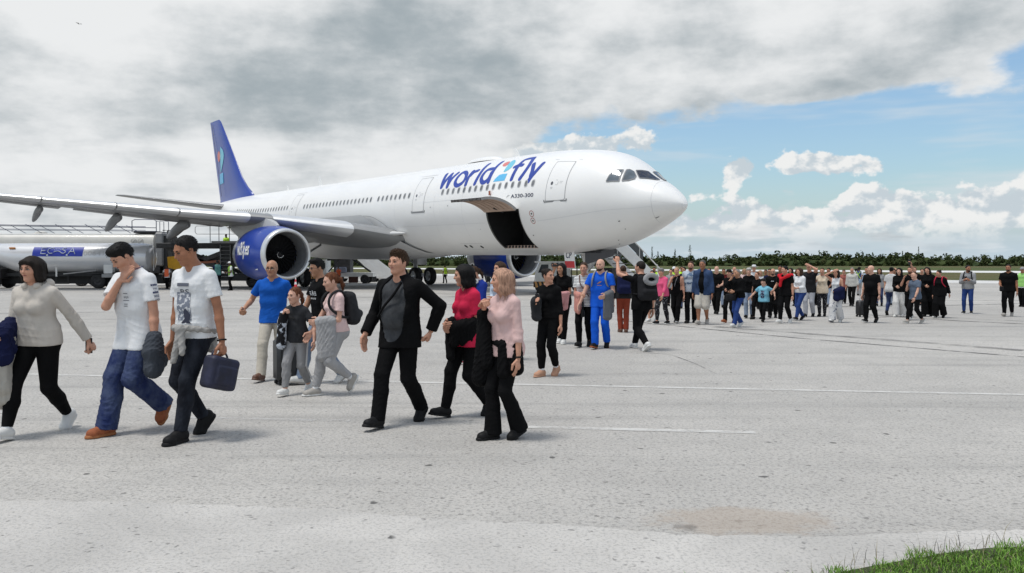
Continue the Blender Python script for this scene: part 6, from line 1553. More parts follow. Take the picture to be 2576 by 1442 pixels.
    def shoes(s, root, fine):
        H, o = s.H, s.o; um, sm = o.get('shoe', (cloth('black', (.012, .012, .013)), None)); sm = sm or um; style = o.get('shoestyle', 'sneaker')
        for sd in 'RL':
            f = s.feet[sd]; he, d, u, r, L = f['heel'], f['d'], f['u'], f['r'], f['L']*1.05; he = he - d*L*.03
            wd = (.026 if s.fem else .028)*H
            P = [cap(he + d*L*.16 + u*.030*H, he + d*L*.80 + u*.020*H, .027*H, .023*H, .015, flat=None), cap(he + d*L*.20 + u*.035*H, he + d*L*.62 + u*.024*H, .026*H, .024*H, .02),
                 cap(f['ank'] + u*.006*H, he + d*L*.50 + u*.036*H, .024*H, .021*H, .02), cap(he + d*L*.74 + u*.018*H + r*.006*H, he + d*L*.74 + u*.018*H - r*.006*H, .024*H, None, .015)]
            if style == 'boot': P.append(cap(f['ank'], f['ank'] + u*.035*H, .028*H, .029*H, .02))
            top = f['ank'] + u*(.012*H if style != 'boot' else .05*H)
            cl = [(he + u*.010*H, -u), (top, u)]
            hv = .006 if fine else s.res*.8
            V, F = sdf_mesh(P, hv, None, cl)
            if not len(F): continue
            ob = raw_mesh('shoe', V, F, um, root)
            P = [cap(he + d*L*.17, he + d*L*.83, .0285*H, .0265*H, .01), cap(he + d*L*.68 + r*.008*H, he + d*L*.70 - r*.008*H, .026*H, None, .01)]
            th = .016 if style != 'flat' else .010
            V, F = sdf_mesh(P, hv, None, [(he, -u), (he + u*th*H, u)])
            if len(F): raw_mesh('sole', V, F, sm, ob)
            if s.o.get('sock') is not None:
                a = f['ank']; kn = s.J['knee'+sd]; n = unit(kn - a)
                V, F = sdf_mesh([cap(a - n*.01*H, a + n*.05*H, .024*H, .0245*H, .01)], hv); raw_mesh('sock', V, F, s.o['sock'], root)
    # ---- world position of a local point
    def W(s, p):
        p = np.asarray(p, float); q = s.M @ p[:2]; return np.array([s.pos[0] + q[0], s.pos[1] + q[1], s.pos[2] + p[2]])

def thing_sdf(name, person, prims, m, res, label, cat, folds=None, clips=(), group=None):
    """a soft thing carried by a person: built in that person's frame, linked at top level"""
    V, F = sdf_mesh(prims, res, folds, clips)
    ob = raw_mesh(name, V, F, m)
    if person is not None: ob.location = person.root.location; ob.rotation_euler = person.root.rotation_euler
    return tag(ob, label, cat, group)
# ---------------------------------------------------------------- the passengers walking from the aircraft
K_ = cloth('black', (.0055, .0055, .006), var=.2); K2 = cloth('charcoal', (.018, .018, .020), var=.2); WH = cloth('white', (.70, .71, .72), var=.03); CR = cloth('cream_grey', (.52, .48, .43), bump=.4, bscale=150)
J1 = denim('mid', (.012, .022, .085), (.060, .080, .150)); J2 = denim('black', (.006, .007, .011), (.022, .026, .036)); J3 = denim('bright', (.015, .040, .16), (.03, .065, .22)); J4 = denim('light', (.16, .21, .30), (.24, .29, .37))
BL = cloth('royal_blue', (.012, .095, .42)); BL2 = cloth('vivid_blue', (.012, .10, .58)); BG = cloth('beige', (.50, .46, .39)); GM = cloth('grey_marl', (.27, .27, .275), bump=.4); GL = cloth('light_grey', (.34, .34, .345), bump=.4)
PK = cloth('pale_pink', (.68, .50, .48)); RD = cloth('raspberry', (.52, .022, .065)); NV_ = cloth('navy', (.010, .013, .045)); DG = cloth('dark_grey', (.030, .031, .034), var=.3); HP = cloth('hot_pink', (.68, .10, .21)); RT = cloth('rust', (.22, .045, .025)); LB = cloth('light_blue', (.20, .48, .62)); DN = cloth('denim_jacket', (.035, .060, .125), var=.25)
SH_W = mat('shoe_white', (.66, .66, .64), .5, var=.06); SH_K = mat('shoe_black', (.007, .007, .0075), .6, spec=.2); SH_O = mat('shoe_suede', (.30, .085, .03), .8, var=.12, vscale=20); SH_G = mat('shoe_grey', (.36, .34, .31), .7, var=.1, vscale=20); SH_B = mat('shoe_brown', (.11, .045, .025), .5); GUM = mat('sole_gum', (.33, .12, .04), .7); SH_T = mat('slipper_tan', (.47, .26, .17), .9)
HV = mat('hi_vis', (.45, .72, .02), .6, var=.1, vscale=5); HVO = mat('hi_vis_orange', (.75, .13, .04), .6); WSK = WH
def stripes_mat(name, c1, c2, scale, thr=.5):
    if name in MATS: return MATS[name]
    m = mat(name, c1, .85, spec=.15); t = m.node_tree; g = NG(t); tc = t.nodes.new('ShaderNodeTexCoord'); x, y, z = g.sep(tc.outputs['Object'])
    w = g.m('FRACT', g.mul(z, scale)); t.links.new(g.mix(g.step(w, thr-.04, thr+.04), c1, c2), t.nodes['Principled BSDF'].inputs['Base Color']); return m
def blotch_mat(name, c1, c2, scale, thr=.55):
    if name in MATS: return MATS[name]
    m = mat(name, c1, .85, spec=.15); t = m.node_tree; g = NG(t); tc = t.nodes.new('ShaderNodeTexCoord')
    t.links.new(g.mix(g.step(g.noise(tc.outputs['Object'], scale, 3), thr-.03, thr+.03), c1, c2), t.nodes['Principled BSDF'].inputs['Base Color']); return m
STR = stripes_mat('cloth_striped', (.72, .72, .71), (.03, .03, .05), 34, .72); PAT = blotch_mat('cloth_patterned', (.015, .015, .018), (.26, .26, .28), 26, .62); CHK = blotch_mat('cloth_checked', (.012, .012, .014), (.48, .52, .58), 11, .56)

PEOPLE = []
def at(px, py, crown, yaw, label, res=None, **o):
    p = ground_at(px, py); d = p[1]; h = (CAM_H + (HZ - crown)/FPX*d)*.985
    yaw = yaw + math.degrees(math.atan2(p[0], p[1]))          # heading given relative to the line of sight
    if res is None: res = min(.030, max(.0075, d*.00088))
    P = Person(p, h, yaw, res=res, **o)
    crown_z = P.C[2] + .5*P.q*max(.8, P.hu[2]) + {'bald': 0, 'buzz': .01}.get(o.get('hair', ('short', ''))[0], .035)*P.q
    P = Person(p, h*(h/.985)/crown_z, yaw, res=res, **o); P.build(label, 'person', o.get('group', 'passengers walking across the apron')); PEOPLE.append(P)
    return P

def bvh_of(ob): return BVHTree.FromPolygons([v.co[:] for v in ob.data.vertices], [tuple(q.vertices) for q in ob.data.polygons])
def decal(P, V, F, c, size, m, name, parent, side=0.0, off=.004):
    """flat print pressed onto the front of a garment; c, size in metres in the torso frame"""
    tr = bvh_of(parent); V = np.asarray(V, float); lo, hi = V.min(0), V.max(0); out = []
    a = R(side); f = P.tf*math.cos(a) + P.tr*math.sin(a); r = np.cross(P.sp, f)
    for v in V:
        x = ((v[0]-lo[0])/(hi[0]-lo[0])-.5)*size[0] + c[0]; z = ((v[1]-lo[1])/(hi[1]-lo[1])-.5)*size[1]
        o = P.pel + r*x + P.sp*((c[1]-.525)*P.H + z) + f*.6
        h = tr.ray_cast(Vector(o), Vector(-f))
        out.append(np.array(h[0]) + f*off if h[0] is not None else None)
    good = [q for q in out if q is not None]
    if not good: return
    F2 = [q for q in F if all(out[i] is not None for i in q)]
    out = [good[0] if q is None else q for q in out]
    return MB().raw(out, F2).build(name, m, parent, 180, fix=False)
def blobs(polys, n=1):
    V = []; F = []
    for p in polys: F.append(tuple(range(len(V), len(V)+len(p)))); V += [(x, y, 0) for x, y in p]
    return V, F
def gridrect(x0, x1, y0, y1, n=5):
    V = [(x0+(x1-x0)*i/n, y0+(y1-y0)*j/n) for j in range(n+1) for i in range(n+1)]; return V, [(j*(n+1)+i, j*(n+1)+i+1, (j+1)*(n+1)+i+1, (j+1)*(n+1)+i) for j in range(n) for i in range(n)]
def print_text(P, s, c, size, m, side=0.0, name='print', bold=.01):
    V, F = text_mesh(s, 1, bold); decal(P, V[:, :2], F, c, size, m, name, P.top, side)
def watch(P, sd, m=None):
    e, w = P.J['el'+sd], P.J['wr'+sd]; d = unit(w-e); c = w - d*.012; u = unit(np.cross(d, [0, 0, 1.0]) + 1e-6); v = np.cross(d, u); r = .0195*P.H*(.9 if P.fem else 1)
    w = MB(); w.tube([c + r*(math.cos(a)*u + math.sin(a)*v) for a in np.arange(14)/14*6.283], .008, 6, closed=True); ob = w.build('wristwatch', m or SH_K, P.root, 60)
def drape(P, sd, m, label, length=.30, cat='jacket', res=None, name='jacket', spread=1.0, seed=1, t0=.25, t1=1.05, fat=.050):
    e, w = P.J['el'+sd], P.J['wr'+sd]; rs = np.random.RandomState(P.seed+seed); pr = [cap(e + (w-e)*t0, e + (w-e)*t1, fat, fat*1.1, .03)]
    for t in np.linspace(t0, t1, 4):
        a = e + (w-e)*t; L = length*rs.uniform(.75, 1.15); b = a + np.array([rs.normal(0, .02), rs.normal(0, .02), -L]); pr.append(cap(a, b, fat*.95, fat*(.75+.5*rs.rand())*spread, .035))
    return thing_sdf(name, P, pr, m, res or P.res, label, cat, fold_fn(P.seed+seed, .014, .09, (1, .6, .2), 6))
def strap(P, m, pts, r=.010, name='strap'):
    """band lying on the body: points in the torso frame"""
    k = np.linspace(0, len(pts)-1, 16); q = np.array(pts); q = np.stack([catmull(q[:, i], k) for i in range(3)], 1)
    return MB().tube([P.T(*p) for p in q], r, 5).build(name, m, P.root, 60)
def backpack(P, m, label, w=.062, h=.13, depth=.045, res=None):
    pr = []
    for x in (-w, 0, w): pr += [cap(P.T(x, -.095-depth*.4, .80-h*.0), P.T(x, -.105-depth*.6, .80-h*1.35), .048*P.H*.9, .055*P.H, .04)]
    pr += [cap(P.T(-w*.8, -.135-depth, .66), P.T(w*.8, -.135-depth, .66), .035*P.H, None, .03)]
    ob = thing_sdf('backpack', P, pr, m, res or P.res, label, 'backpack', fold_fn(P.seed+3, .005, .12), group='bags carried by passengers')
    for sx in (1, -1):
        q = np.array([(sx*.066, -.075, .80), (sx*.064, -.03, .853), (sx*.066, .03, .845), (sx*.072, .078, .79), (sx*.085, .072, .72), (sx*.105, .0, .655), (sx*.09, -.07, .64)]); k = np.linspace(0, 6, 22)
        MB().tube([P.T(*p) for p in np.stack([catmull(q[:, i], k) for i in range(3)], 1)], .016, 6).build('strap', m, ob, 60)
    return ob
def bag(P, sd, m, label, w=.16, h=.20, d=.07, drop=.10, tilt=0.0, cat='bag', name='bag'):
    p = P.J['palm'+sd] + np.array([0, 0, -drop-h/2]); f = unit(np.array([0, 1, tilt])); pr = [rbox(p, (d*.55, w/2, h/2), np.stack([[1.0, 0, 0], f, np.cross([1.0, 0, 0], f)]), d*.30)]
    pr += [rbox(p + np.array([-d*.5, 0, -h*.08]), (d*.2, w*.36, h*.30), np.stack([[1.0, 0, 0], f, np.cross([1.0, 0, 0], f)]), d*.15)]
    ob = thing_sdf(name, P, pr, m, P.res, label, cat, fold_fn(P.seed+5, .003, .2), group='bags carried by passengers')
    a = np.linspace(0, math.pi, 10); MB().tube([p + f*(w*.28*math.cos(q)) + np.array([0, 0, h/2 + (drop+.02)*math.sin(q)]) for q in a], .010, 6).build('handle', m, ob, 60)
    return ob
def phone(P, sd, label, land=False, held=None):
    c = P.J['palm'+sd] if held is None else held; f = P.tf; s = (.15, .009, .075) if land else (.075, .009, .15)
    ob = MB().box((0, 0, 0), s, bev=.004).build('phone', mat('phone_black', (.012, .012, .014), .25), None, 40)
    q = P.W(c + np.array([0, .02, .03])); ob.location = q; ob.rotation_euler = (0, 0, P.root.rotation_euler[2])
    tag(ob, label, 'phone'); return ob

# --- woman in grey hoodie, far left
P = at(100, 1090, 645, 38, 'dark-haired woman in pale grey hoodie and black leggings at the far left', fem=True, w=1.12, top=('sweater', CR), hood=True, hem=.515, bot=('legging', K_), hair=('bob', 'dark'), fringe=True, skin='light',
       armR='carry', armL=((.12, -.13, .50), (.2, -1, .1)), handL='fist', lead='R', stride=.42, shoe=(SH_W, SH_W), sock=WH, hyaw=-4, lean=4, squint=.8, bust=1.1, loose=.003)
drape(P, 'R', NV_, 'folded navy jacket over the arm of the woman in the grey hoodie', .20, t0=.1, t1=1.3, fat=.075); drape(P, 'R', cloth('coat_beige', (.40, .38, .34)), 'long pale beige coat hanging from the arm of the woman in the grey hoodie', .58, name='coat', cat='coat', seed=7, t0=.4, t1=1.25, fat=.062, spread=1.3)
phone(P, 'L', 'black phone in the hand of the woman in the grey hoodie')
# --- young man in white sponsor polo
P = at(352, 1082, 618, 50, 'young man in white sponsor polo and baggy jeans, hand at his throat', top=('polo', WH), collar=K_, hem=.452, loose=.012, bot=('baggy', J1), hair=('crop', 'black'), skin='light', armR='throat', handR='flat', armL=((.05, .05, .46), (.3, -1, .1)), handL='grip',
       lead='R', stride=.34, toe_f=0, toe_b=62, lift_b=.05, shoe=(SH_O, GUM), hpitch=30, hyaw=-12, lean=6, squint=.3)
ink = mat('print_grey', (.10, .11, .13), .7); ink2 = mat('print_navy', (.02, .03, .10), .7)
print_text(P, 'EQS', (.03, .715), (.06, .020), ink)
for z_, w_ in ((.700, .075), (.682, .05), (.672, .05), (.735, .06)): decal(P, *gridrect(0, 1, 0, 1, 3), (.03, z_), (w_, .006), ink, 'print', P.top)
print_text(P, 'TW', (-.075, .745), (.05, .05), ink)
for k, (s_, w_) in enumerate((('----', .062), ('TW', .045), ('---', .06), ('===', .058), ('AMD', .05))): print_text(P, s_, (-.0, .772-.0185*k), (w_, .017), ink2, side=-88)
strap(P, mat('print_navy', (.02, .03, .1)), [(-.045, -.03, .862), (-.052, .0, .858), (-.04, .03, .85)], .004, 'collar_stripe'); watch(P, 'L')
drape(P, 'L', cloth('slate', (.055, .062, .075)), 'crumpled slate grey jacket in the hand of the young man in the white polo', .15, t0=.85, t1=1.35, fat=.070, spread=1.2)
# --- tall man in printed tee
P = at(495, 1098, 597, 48, 'tall man in white tee with grey print, sweater tied round his waist', top=('tee', WH), hem=.50, loose=.010, w=.92, bot=('slim', J2), hair=('short', 'black'), skin='tan', armR='down', armL=((.075, .0, .435), (.3, -1, 0)), handL='grip', lead='L', stride=.27, toe_f=0, toe_b=48, shoe=(SH_K, SH_K), hpitch=20, hyaw=-14, squint=.4, lean=2)
prm = blotch_mat('print_grunge', (.20, .22, .27), (.62, .63, .65), 30, .54)
V, F = gridrect(0, 1, 0, 1, 7); decal(P, V, F, (.0, .655), (.17, .26), prm, 'print', P.top); print_text(P, 'RS', (.02, .725), (.11, .05), ink); V, F = gridrect(0, 1, 0, 1, 4); decal(P, V, F, (.01, .76), (.15, .03), mat('print_slate', (.10, .11, .14), .8), 'print', P.top, off=.006); decal(P, [(.5, 1), (.9, .55), (.75, .15), (1, 0), (0, 0), (.3, .3), (.25, .8)], [(0, 1, 2, 3, 4, 5, 6)], (.03, .61), (.13, .14), mat('print_dark', (.03, .034, .06), .8), 'print', P.top, off=.007)
SW = cloth('sweat_grey', (.33, .32, .305), bump=.4); w = P.w; H = P.H; pr = []
a = np.linspace(0, 2*math.pi, 15)
ring = [P.T(.104*math.sin(q), .092*math.cos(q)+.002, .535+.020*math.cos(q)) for q in a]
pr = [cap(p, q, .026, .026, .02) for p, q in zip(ring[:-1], ring[1:])] + [ell(P.T(-.02, .112, .553), (.055, .045, .04), k=.02), cap(P.T(-.02, .112, .54), P.T(.005, .135, .40), .036, .030, .02), cap(P.T(-.03, .112, .54), P.T(-.05, .13, .44), .034, .03, .02), cap(P.T(0, -.08, .56), P.T(0, -.085, .45), .07, .075, .03), cap(P.T(.05, -.06, .56), P.T(.06, -.06, .47), .05, .05, .03)]
Vv, Fv = sdf_mesh(pr, P.res, fold_fn(8, .012, .07, (.4, .2, 1))); raw_mesh('tied_sweater', Vv, Fv, SW, P.root)
watch(P, 'L'); bag(P, 'L', mat('bag_navy', (.010, .012, .035), .6, var=.3, vscale=8), 'navy soft carry bag hanging from the hand of the tall man', .34, .30, .14, .05, .28, 'bag', 'carry_bag')
# --- bald man in blue tee
P = at(690, 952, 655, 22, 'bald man in bright blue tee and beige trousers', top=('tee', BL), hem=.485, loose=.010, bot=('regular', BG), hair=('bald', 'grey'), skin='olive', armR=((.10, .10, .60), (.5, -1, -.5)), handR='fist', armL='back', lead='R', stride=.40, shoe=(SH_B, SH_B), hyaw=5, glasses='clear', w=.98)
# --- girl with plaits
P = at(748, 990, 722, 30, 'little girl with plaited hair in dark grey tee and grey track pants', fem=True, head=1.16, bust=.5, top=('tee', DG), hem=.50, bot=('jogger', GM), hair=('braid', 'red'), skin='fair', armR='strap', handR='fist', armL=((.11, .05, .52), (.4, -1, 0)), lead='R', stride=.34, shoe=(SH_W, SH_W), hyaw=-18)
sm_ = mat('stripe_white', (.66, .66, .66), .7)
for k in (-.010, 0, .010): MB().tube([P.J['hipL'] + np.array([-.062*P.H, k*P.H, -.02]), P.J['kneeL'] + np.array([-.050*P.H, k*P.H, 0]), P.J['ankL'] + np.array([-.040*P.H, k*P.H, .05])], .004, 4).build('side_stripe', sm_, P.root)
decal(P, *gridrect(0, 1, 0, 1, 3), (.0, .735), (.15, .012), mat('print_black', (.012, .012, .013), .8), 'print', P.top)
drape(P, 'R', CHK, 'black and white checked shirt carried by the little girl', .36, t0=.35, t1=.95, fat=.045, name='checked_shirt', cat='shirt')
G1 = P
# --- older girl in pink tee
P = at(848, 992, 685, 68, 'older girl in pale pink tee with red ponytail, grey hoodie over her arm', fem=True, bust=.8, head=1.06, top=('tee', PK), hem=.53, bot=('jogger', GL), hair=('pony', 'red'), skin='fair', armR=((.02, .17, .53), (.3, -1, -.2)), armL='belly', lead='R', stride=.34, toe_f=0, toe_b=60, lift_b=.05, shoe=(SH_G, SH_W), sock=WH, hpitch=8, hyaw=-4)
drape(P, 'L', GL, 'light grey hoodie hanging from the arm of the girl in pink', .40, t0=.35, t1=1.0, fat=.055, name='hoodie', cat='hoodie', seed=4, spread=1.3)
backpack(P, DG, 'dark grey backpack on the girl in the pink tee', w=.05)
# --- man with glasses behind the girls
P = at(812, 964, 652, 66, 'young man with glasses in black logo tee and light jeans behind the girls', top=('tee', K_), hem=.48, bot=('regular', J4), hair=('quiff', 'black'), skin='olive', armR='fwd', armL='down', lead='R', stride=.36, shoe=(SH_W, SH_G), glasses='clear', hpitch=6)
for k in range(3): decal(P, [(0, 0), (1, 0), (1, 1), (0, 1)], [(0, 1, 2, 3)], (-.075, .742-.012*k), (.055, .011), WH, 'print', P.top); decal(P, [(0, 0), (1, 0), (1, 1), (0, 1)], [(0, 1, 2, 3)], (.075, .742-.012*k), (.055, .011), WH, 'print', P.top)
print_text(P, 'A', (0, .733), (.07, .075), WH, bold=.03); print_text(P, 'ALPHA INDUSTRIES', (0, .690), (.17, .022), WH)
suitcase('suitcase', ground_at(722, 966), .33, .24, .58, mat('suitcase_dark', (.018, .02, .023), .4, var=.2), 'tall dark grey wheeled suitcase behind the little girl', .6, .32)
# --- man in black jacket
P = at(1008, 1066, 630, 32, 'man in open black jacket over charcoal tee, hand on his hip', top=('jacket', K_), under=cloth('charcoal_marl', (.055, .058, .063), var=.4), open=.062, open_z=.69, open_h=.215, open_x=.010, belly=.40, w=1.04, hem=.455, bot=('regular', K_), hair=('curly', 'brown'), skin='light', armR=((.06, .09, .53), (.5, -1, -.2)), handR='down', armL=((.05, -.06, .545), (1, -.5, .0)), handL='grip', lead='R', stride=.38, shoe=(SH_K, SH_K), hyaw=-10, hpitch=-3, squint=.35, lean=1)
strap(P, K_, [(-.05, .06, .82), (-.02, .10, .75), (.03, .115, .69), (.08, .10, .63)], .014, 'cross_strap')
# --- woman in raspberry tee
P = at(1180, 1046, 665, 58, 'woman with dark bob hair and raspberry top, black jacket on her arm', fem=True, top=('tee', RD), sleeve=.75, hem=.47, loose=.016, bot=('slim', K_), hair=('long', 'black'), hairlen=.25, skin='light', armR='belly', armL=((-.06, .13, .60), (.5, -1, -.6)), handL='fist', handR='fist', lead='R', stride=.34, toe_b=50, shoe=(SH_K, SH_K), hyaw=-22, hpitch=4)
drape(P, 'L', K_, 'black jacket folded over the arm of the woman in raspberry', .16, t0=.15, t1=.95, fat=.060, seed=2); drape(P, 'R', K_, 'black shoulder bag at the side of the woman in raspberry', .36, t0=.4, t1=.9, fat=.05, name='shoulder_bag', cat='bag', seed=5)
# --- blonde woman
P = at(1274, 1102, 675, 52, 'blonde woman in pale pink top and black flared trousers', fem=True, top=('long', cloth('dusty_pink', (.62, .43, .41), var=.06)), sleeve=1.35, hem=.485, bot=('flare', K_), hair=('long', 'pinkblonde'), hairlen=.35, skin='light', armR='strap', handR='fist', armL='down', lead='R', stride=.15, toe_b=22, shoe=(SH_K, SH_K), hyaw=-24, squint=.4, bust=1.15)
watch(P, 'L'); pr = []
a = np.linspace(0, 2*math.pi, 13); ring = [P.T(.078*math.sin(q), .062*math.cos(q)-.002, .565) for q in a]
pr = [cap(p, q, .032, .032, .02) for p, q in zip(ring[:-1], ring[1:])] + [cap(P.T(-.05, .06, .56), P.T(-.06, .075, .40), .05, .06, .03), cap(P.T(.07, -.03, .56), P.T(.085, -.04, .40), .05, .055, .03), cap(P.T(-.09, .0, .56), P.T(-.10, .01, .42), .06, .07, .03)]
Vv, Fv = sdf_mesh(pr, P.res, fold_fn(18, .010, .08, (1, .2, .2))); raw_mesh('tied_jacket', Vv, Fv, K_, P.root)
drape(P, 'R', K_, 'black handbag and jacket held to the side by the blonde woman', .46, t0=.0, t1=.7, fat=.055, name='handbag', cat='bag', seed=6, spread=1.4)
# --- behind them
P = at(1204, 914, 672, 48, 'woman in blue zip jacket with white headphones round her neck', fem=True, top=('jacket', cloth('track_blue', (.015, .035, .22))), bot=('slim', K_), hair=('pony', 'brown'), skin='light', armR='belly', armL='phone', lead='R', stride=.26, shoe=(SH_W, RD), hpitch=22, hyaw=-10)
hp_ = empty('headphones', P.root.location, P.root.rotation_euler[2], 'white over-ear headphones round the neck of the woman in blue', 'headphones')
MB().tube([P.T(.055*math.cos(q), .045*math.sin(q)-.005, .862) for q in np.linspace(-.6, math.pi+.6, 14)], .008, 6).build('band', WH, hp_, 60)
for sx in (1, -1):
    c = P.T(sx*.045, .058, .845); q = MB().lathe([(-.018, .030), (-.012, .040), (.012, .040), (.018, .028), (.018, 0)], c, P.tf*.8 + P.tr*sx*.5, 18).build('ear_cup', mat('headphone_white', (.72, .72, .71), .35), hp_, 50); MB().lathe([(.019, .020), (.020, 0)], c, P.tf*.8 + P.tr*sx*.5, 14).build('ear_pad', GM, q)
P = at(1262, 905, 658, 38, 'brown-haired woman in pale blue shirt behind the blonde woman', fem=True, top=('blouse', cloth('pale_blue', (.50, .58, .68))), bot=('slim', K_), hair=('long', 'brown'), hairlen=.3, armR='belly', armL='belly', lead='L', stride=.25, shoe=(SH_W, SH_W), skin='light', hyaw=-15)
P = at(1382, 945, 675, 30, 'woman all in black with tan slippers, looking back over her shoulder', fem=True, top=('long', K_), sleeve=1.35, hem=.54, bot=('jogger', K_), hair=('bun', 'dark'), skin='light', armR='phone', armL='down', lead='R', stride=.16, toe_f=0, toe_b=30, shoe=(SH_T, SH_T), sock=WH, hyaw=78, bust=.9)
drape(P, 'R', DG, 'dark jacket and cap held by the woman in black with slippers', .22, t0=.4, t1=1.1, fat=.07, seed=3); phone(P, 'R', 'phone in the hand of the woman in black with slippers'); decal(P, *blobs([[(0, 0), (.4, .6), (1, 1), (.6, .3)]]), (0, .62), (.01, .01), K_, 'print', P.top)
P = at(1414, 864, 662, 16, 'dark-haired woman in black tee raising her phone for a picture', fem=True, top=('tee', K_), bot=('slim', K_), hair=('long', 'black'), skin='olive', armR='photo', handR='photo', armL='belly', lead='L', stride=.14, shoe=(SH_W, SH_W), hyaw=-15); phone(P, 'R', 'phone held up by the dark-haired woman in the black tee', True)
drape(P, 'L', cloth('blush', (.60, .30, .30)), 'pink jacket on the arm of the woman taking a picture', .30, fat=.045)
P = at(1470, 872, 660, 14, 'short-haired woman in striped white top with brown shoulder strap', fem=True, top=('tee', STR), bot=('slim', K_), hair=('short', 'brown'), skin='light', armR='belly', armL='hold', lead='R', stride=.22, shoe=(SH_K, SH_K))
strap(P, SH_B, [(.05, .03, .845), (.03, .085, .76), (-.02, .09, .68), (-.07, .07, .60)], .010, 'bag_strap'); drape(P, 'R', cloth('salmon', (.52, .24, .20)), 'salmon pink jacket on the arm of the woman in stripes', .34, fat=.05, seed=4); bag(P, 'R', SH_K, 'small black bag below the salmon jacket', .10, .14, .05, .28)
P = at(1512, 876, 652, 16, 'bald man with goatee dressed all in vivid blue', top=('tee', BL2), hem=.46, bot=('regular', BL2), hair=('bald', 'brown'), beard='brown', skin='fair', armR='hold', armL='carry', lead='R', stride=.24, shoe=(SH_K, SH_O), w=1.12, hyaw=-6)
decal(P, *blobs([[(0, .2), (.3, .35), (.6, .5), (1, .9), (.8, 1), (.5, .8), (.2, .5)]]), (0, .735), (.10, .06), mat('print_amber', (.5, .22, .06), .7), 'print', P.top, 0); decal(P, *gridrect(0, 1, 0, 1, 3), (0, .705), (.09, .008), mat('print_amber', (.5, .22, .06)), 'print', P.top)
backpack(P, GM, 'grey backpack on the bald man dressed in blue'); drape(P, 'L', cloth('ash', (.14, .145, .155)), 'grey fleece over the forearm of the bald man in blue', .44, t0=.3, t1=.95, fat=.06, seed=8)
P = at(1568, 836, 668, 172, 'man in rust trousers seen from behind with navy backpack', top=('jacket', K2), hem=.50, bot=('regular', RT), hair=('short', 'brown'), armR='photo', handR='photo', armL='down', lead='L', stride=.05, shoe=(SH_B, SH_B)); backpack(P, NV_, 'navy backpack on the man in rust trousers')
P = at(1614, 880, 657, 150, 'man in black tee and white shoes holding a phone up high', top=('tee', K_), bot=('slim', K_), hair=('short', 'dark'), skin='light', armL=((.06, .20, .99), (.8, .1, -.6)), handL='photo', armR='down', lead='R', stride=.44, toe_f=0, shoe=(SH_W, SH_W), w=1.05, hyaw=25); phone(P, 'L', 'phone held high by the man in black tee and white shoes', True); watch(P, 'R'); backpack(P, K2, 'charcoal backpack on the man holding his phone high')
pr = [cap(P.T(.070*math.cos(a)+.02, -.175, .795+.045*math.sin(a)), P.T(.070*math.cos(a+.5)+.02, -.175, .795+.045*math.sin(a+.5)), .042, .042, .02) for a in np.arange(.2, 5.4, .5)]
thing_sdf('neck_pillow', P, pr, GM, P.res, 'grey neck pillow clipped to the charcoal backpack', 'neck pillow')

# --- the stream of people farther back: compact records
def C(px, py, crown, yaw, label, skin='light', hair=('short', 'dark'), top_=('tee', None), bot=('regular', None), shoe=None, armR='down', armL='down', lead=None, **o):
    k = int(px) % 4
    return at(px, py, crown, yaw, label, skin=skin, hair=hair, top=(top_[0], top_[1] or K_), bot=(bot[0], bot[1] or K_), shoe=shoe or (SH_K, SH_K), armR=armR, armL=armL, lead=lead or ('L' if k % 2 else 'R'), stride=o.pop('stride', (.24, .30, .2, .27)[k]), **o)
FEM = dict(fem=True)
C(1642, 808, 680, 20, 'man in grey tee half hidden behind the raised phone', top_=('tee', GM), bot=('shorts', BG), shoe=(SH_W, SH_W))
P = C(1666, 815, 675, 40, 'grey-haired woman in hot pink top and floral leggings', hair=('crop', 'grey'), top_=('blouse', HP), bot=('legging', PAT), shoe=(SH_K, SH_W), armL='fwd', w=1.12, **FEM)
P = C(1703, 812, 672, 16, 'fair woman in black outfit with a lanyard beside the pink top', hair=('pony', 'blonde'), top_=('tank', K_), bot=('regular', K_), shoe=(SH_K, SH_W), armR='strap', w=1.06, **FEM); strap(P, GM, [(-.03, .07, .82), (0, .095, .74), (.02, .09, .66)], .008, 'lanyard')
P = C(1738, 812, 657, 10, 'bearded man in pale blue patterned shirt', hair=('short', 'brown'), beard='brown', top_=('blouse', blotch_mat('cloth_tie_dye', (.45, .52, .60), (.12, .18, .28), 7, .55)), bot=('regular', K_)); drape(P, 'R', GM, 'grey neck pillow in the hand of the bearded man', .16, t0=.9, t1=1.3, fat=.06, name='neck_pillow', cat='neck pillow')
P = C(1768, 816, 654, 16, 'older man in blue denim jacket and pale shorts', hair=('short', 'salt'), skin='tan', top_=('jacket', DN), under=K_, open=.026, bot=('shorts', cloth('stone', (.47, .44, .39))), shoe=(SH_G, SH_G), armR='down', armL='down', w=1.1, belly=.3); watch(P, 'L')
C(1803, 790, 670, 12, 'bald man in black with red strap behind the denim jacket', hair=('bald', 'brown'), skin='fair', armL='carry', w=1.1)
P = C(1836, 812, 678, 30, 'black-haired woman in black sweater and orange shoes', hair=('crop', 'black'), top_=('sweater', K_), shoe=(SH_O, SH_O), armR='belly', armL='down', **FEM)
P = C(1857, 823, 677, 42, 'man in black sweater and blue jeans bringing food to his mouth', hair=('receding', 'grey'), skin='olive', top_=('sweater', K_), bot=('regular', J3), shoe=(SH_W, SH_W), armR='mouth', handR='fist', armL='belly', hyaw=-10, w=1.05); bag(P, 'L', K2, 'black duffel bag beside the man eating', .34, .18, .09, .05)
C(1884, 800, 674, 8, 'white-haired woman smiling behind the man who eats', hair=('crop', 'white'), skin='fair', top_=('blouse', K_), bot=('regular', J4), **FEM)
P = C(1896, 772, 668, 0, 'person in white straw hat and white shirt', top_=('blouse', WH), hair=('short', 'grey')); hat = empty('sun_hat', P.root.location, P.root.rotation_euler[2], 'white straw hat with dark band worn in the crowd', 'hat')
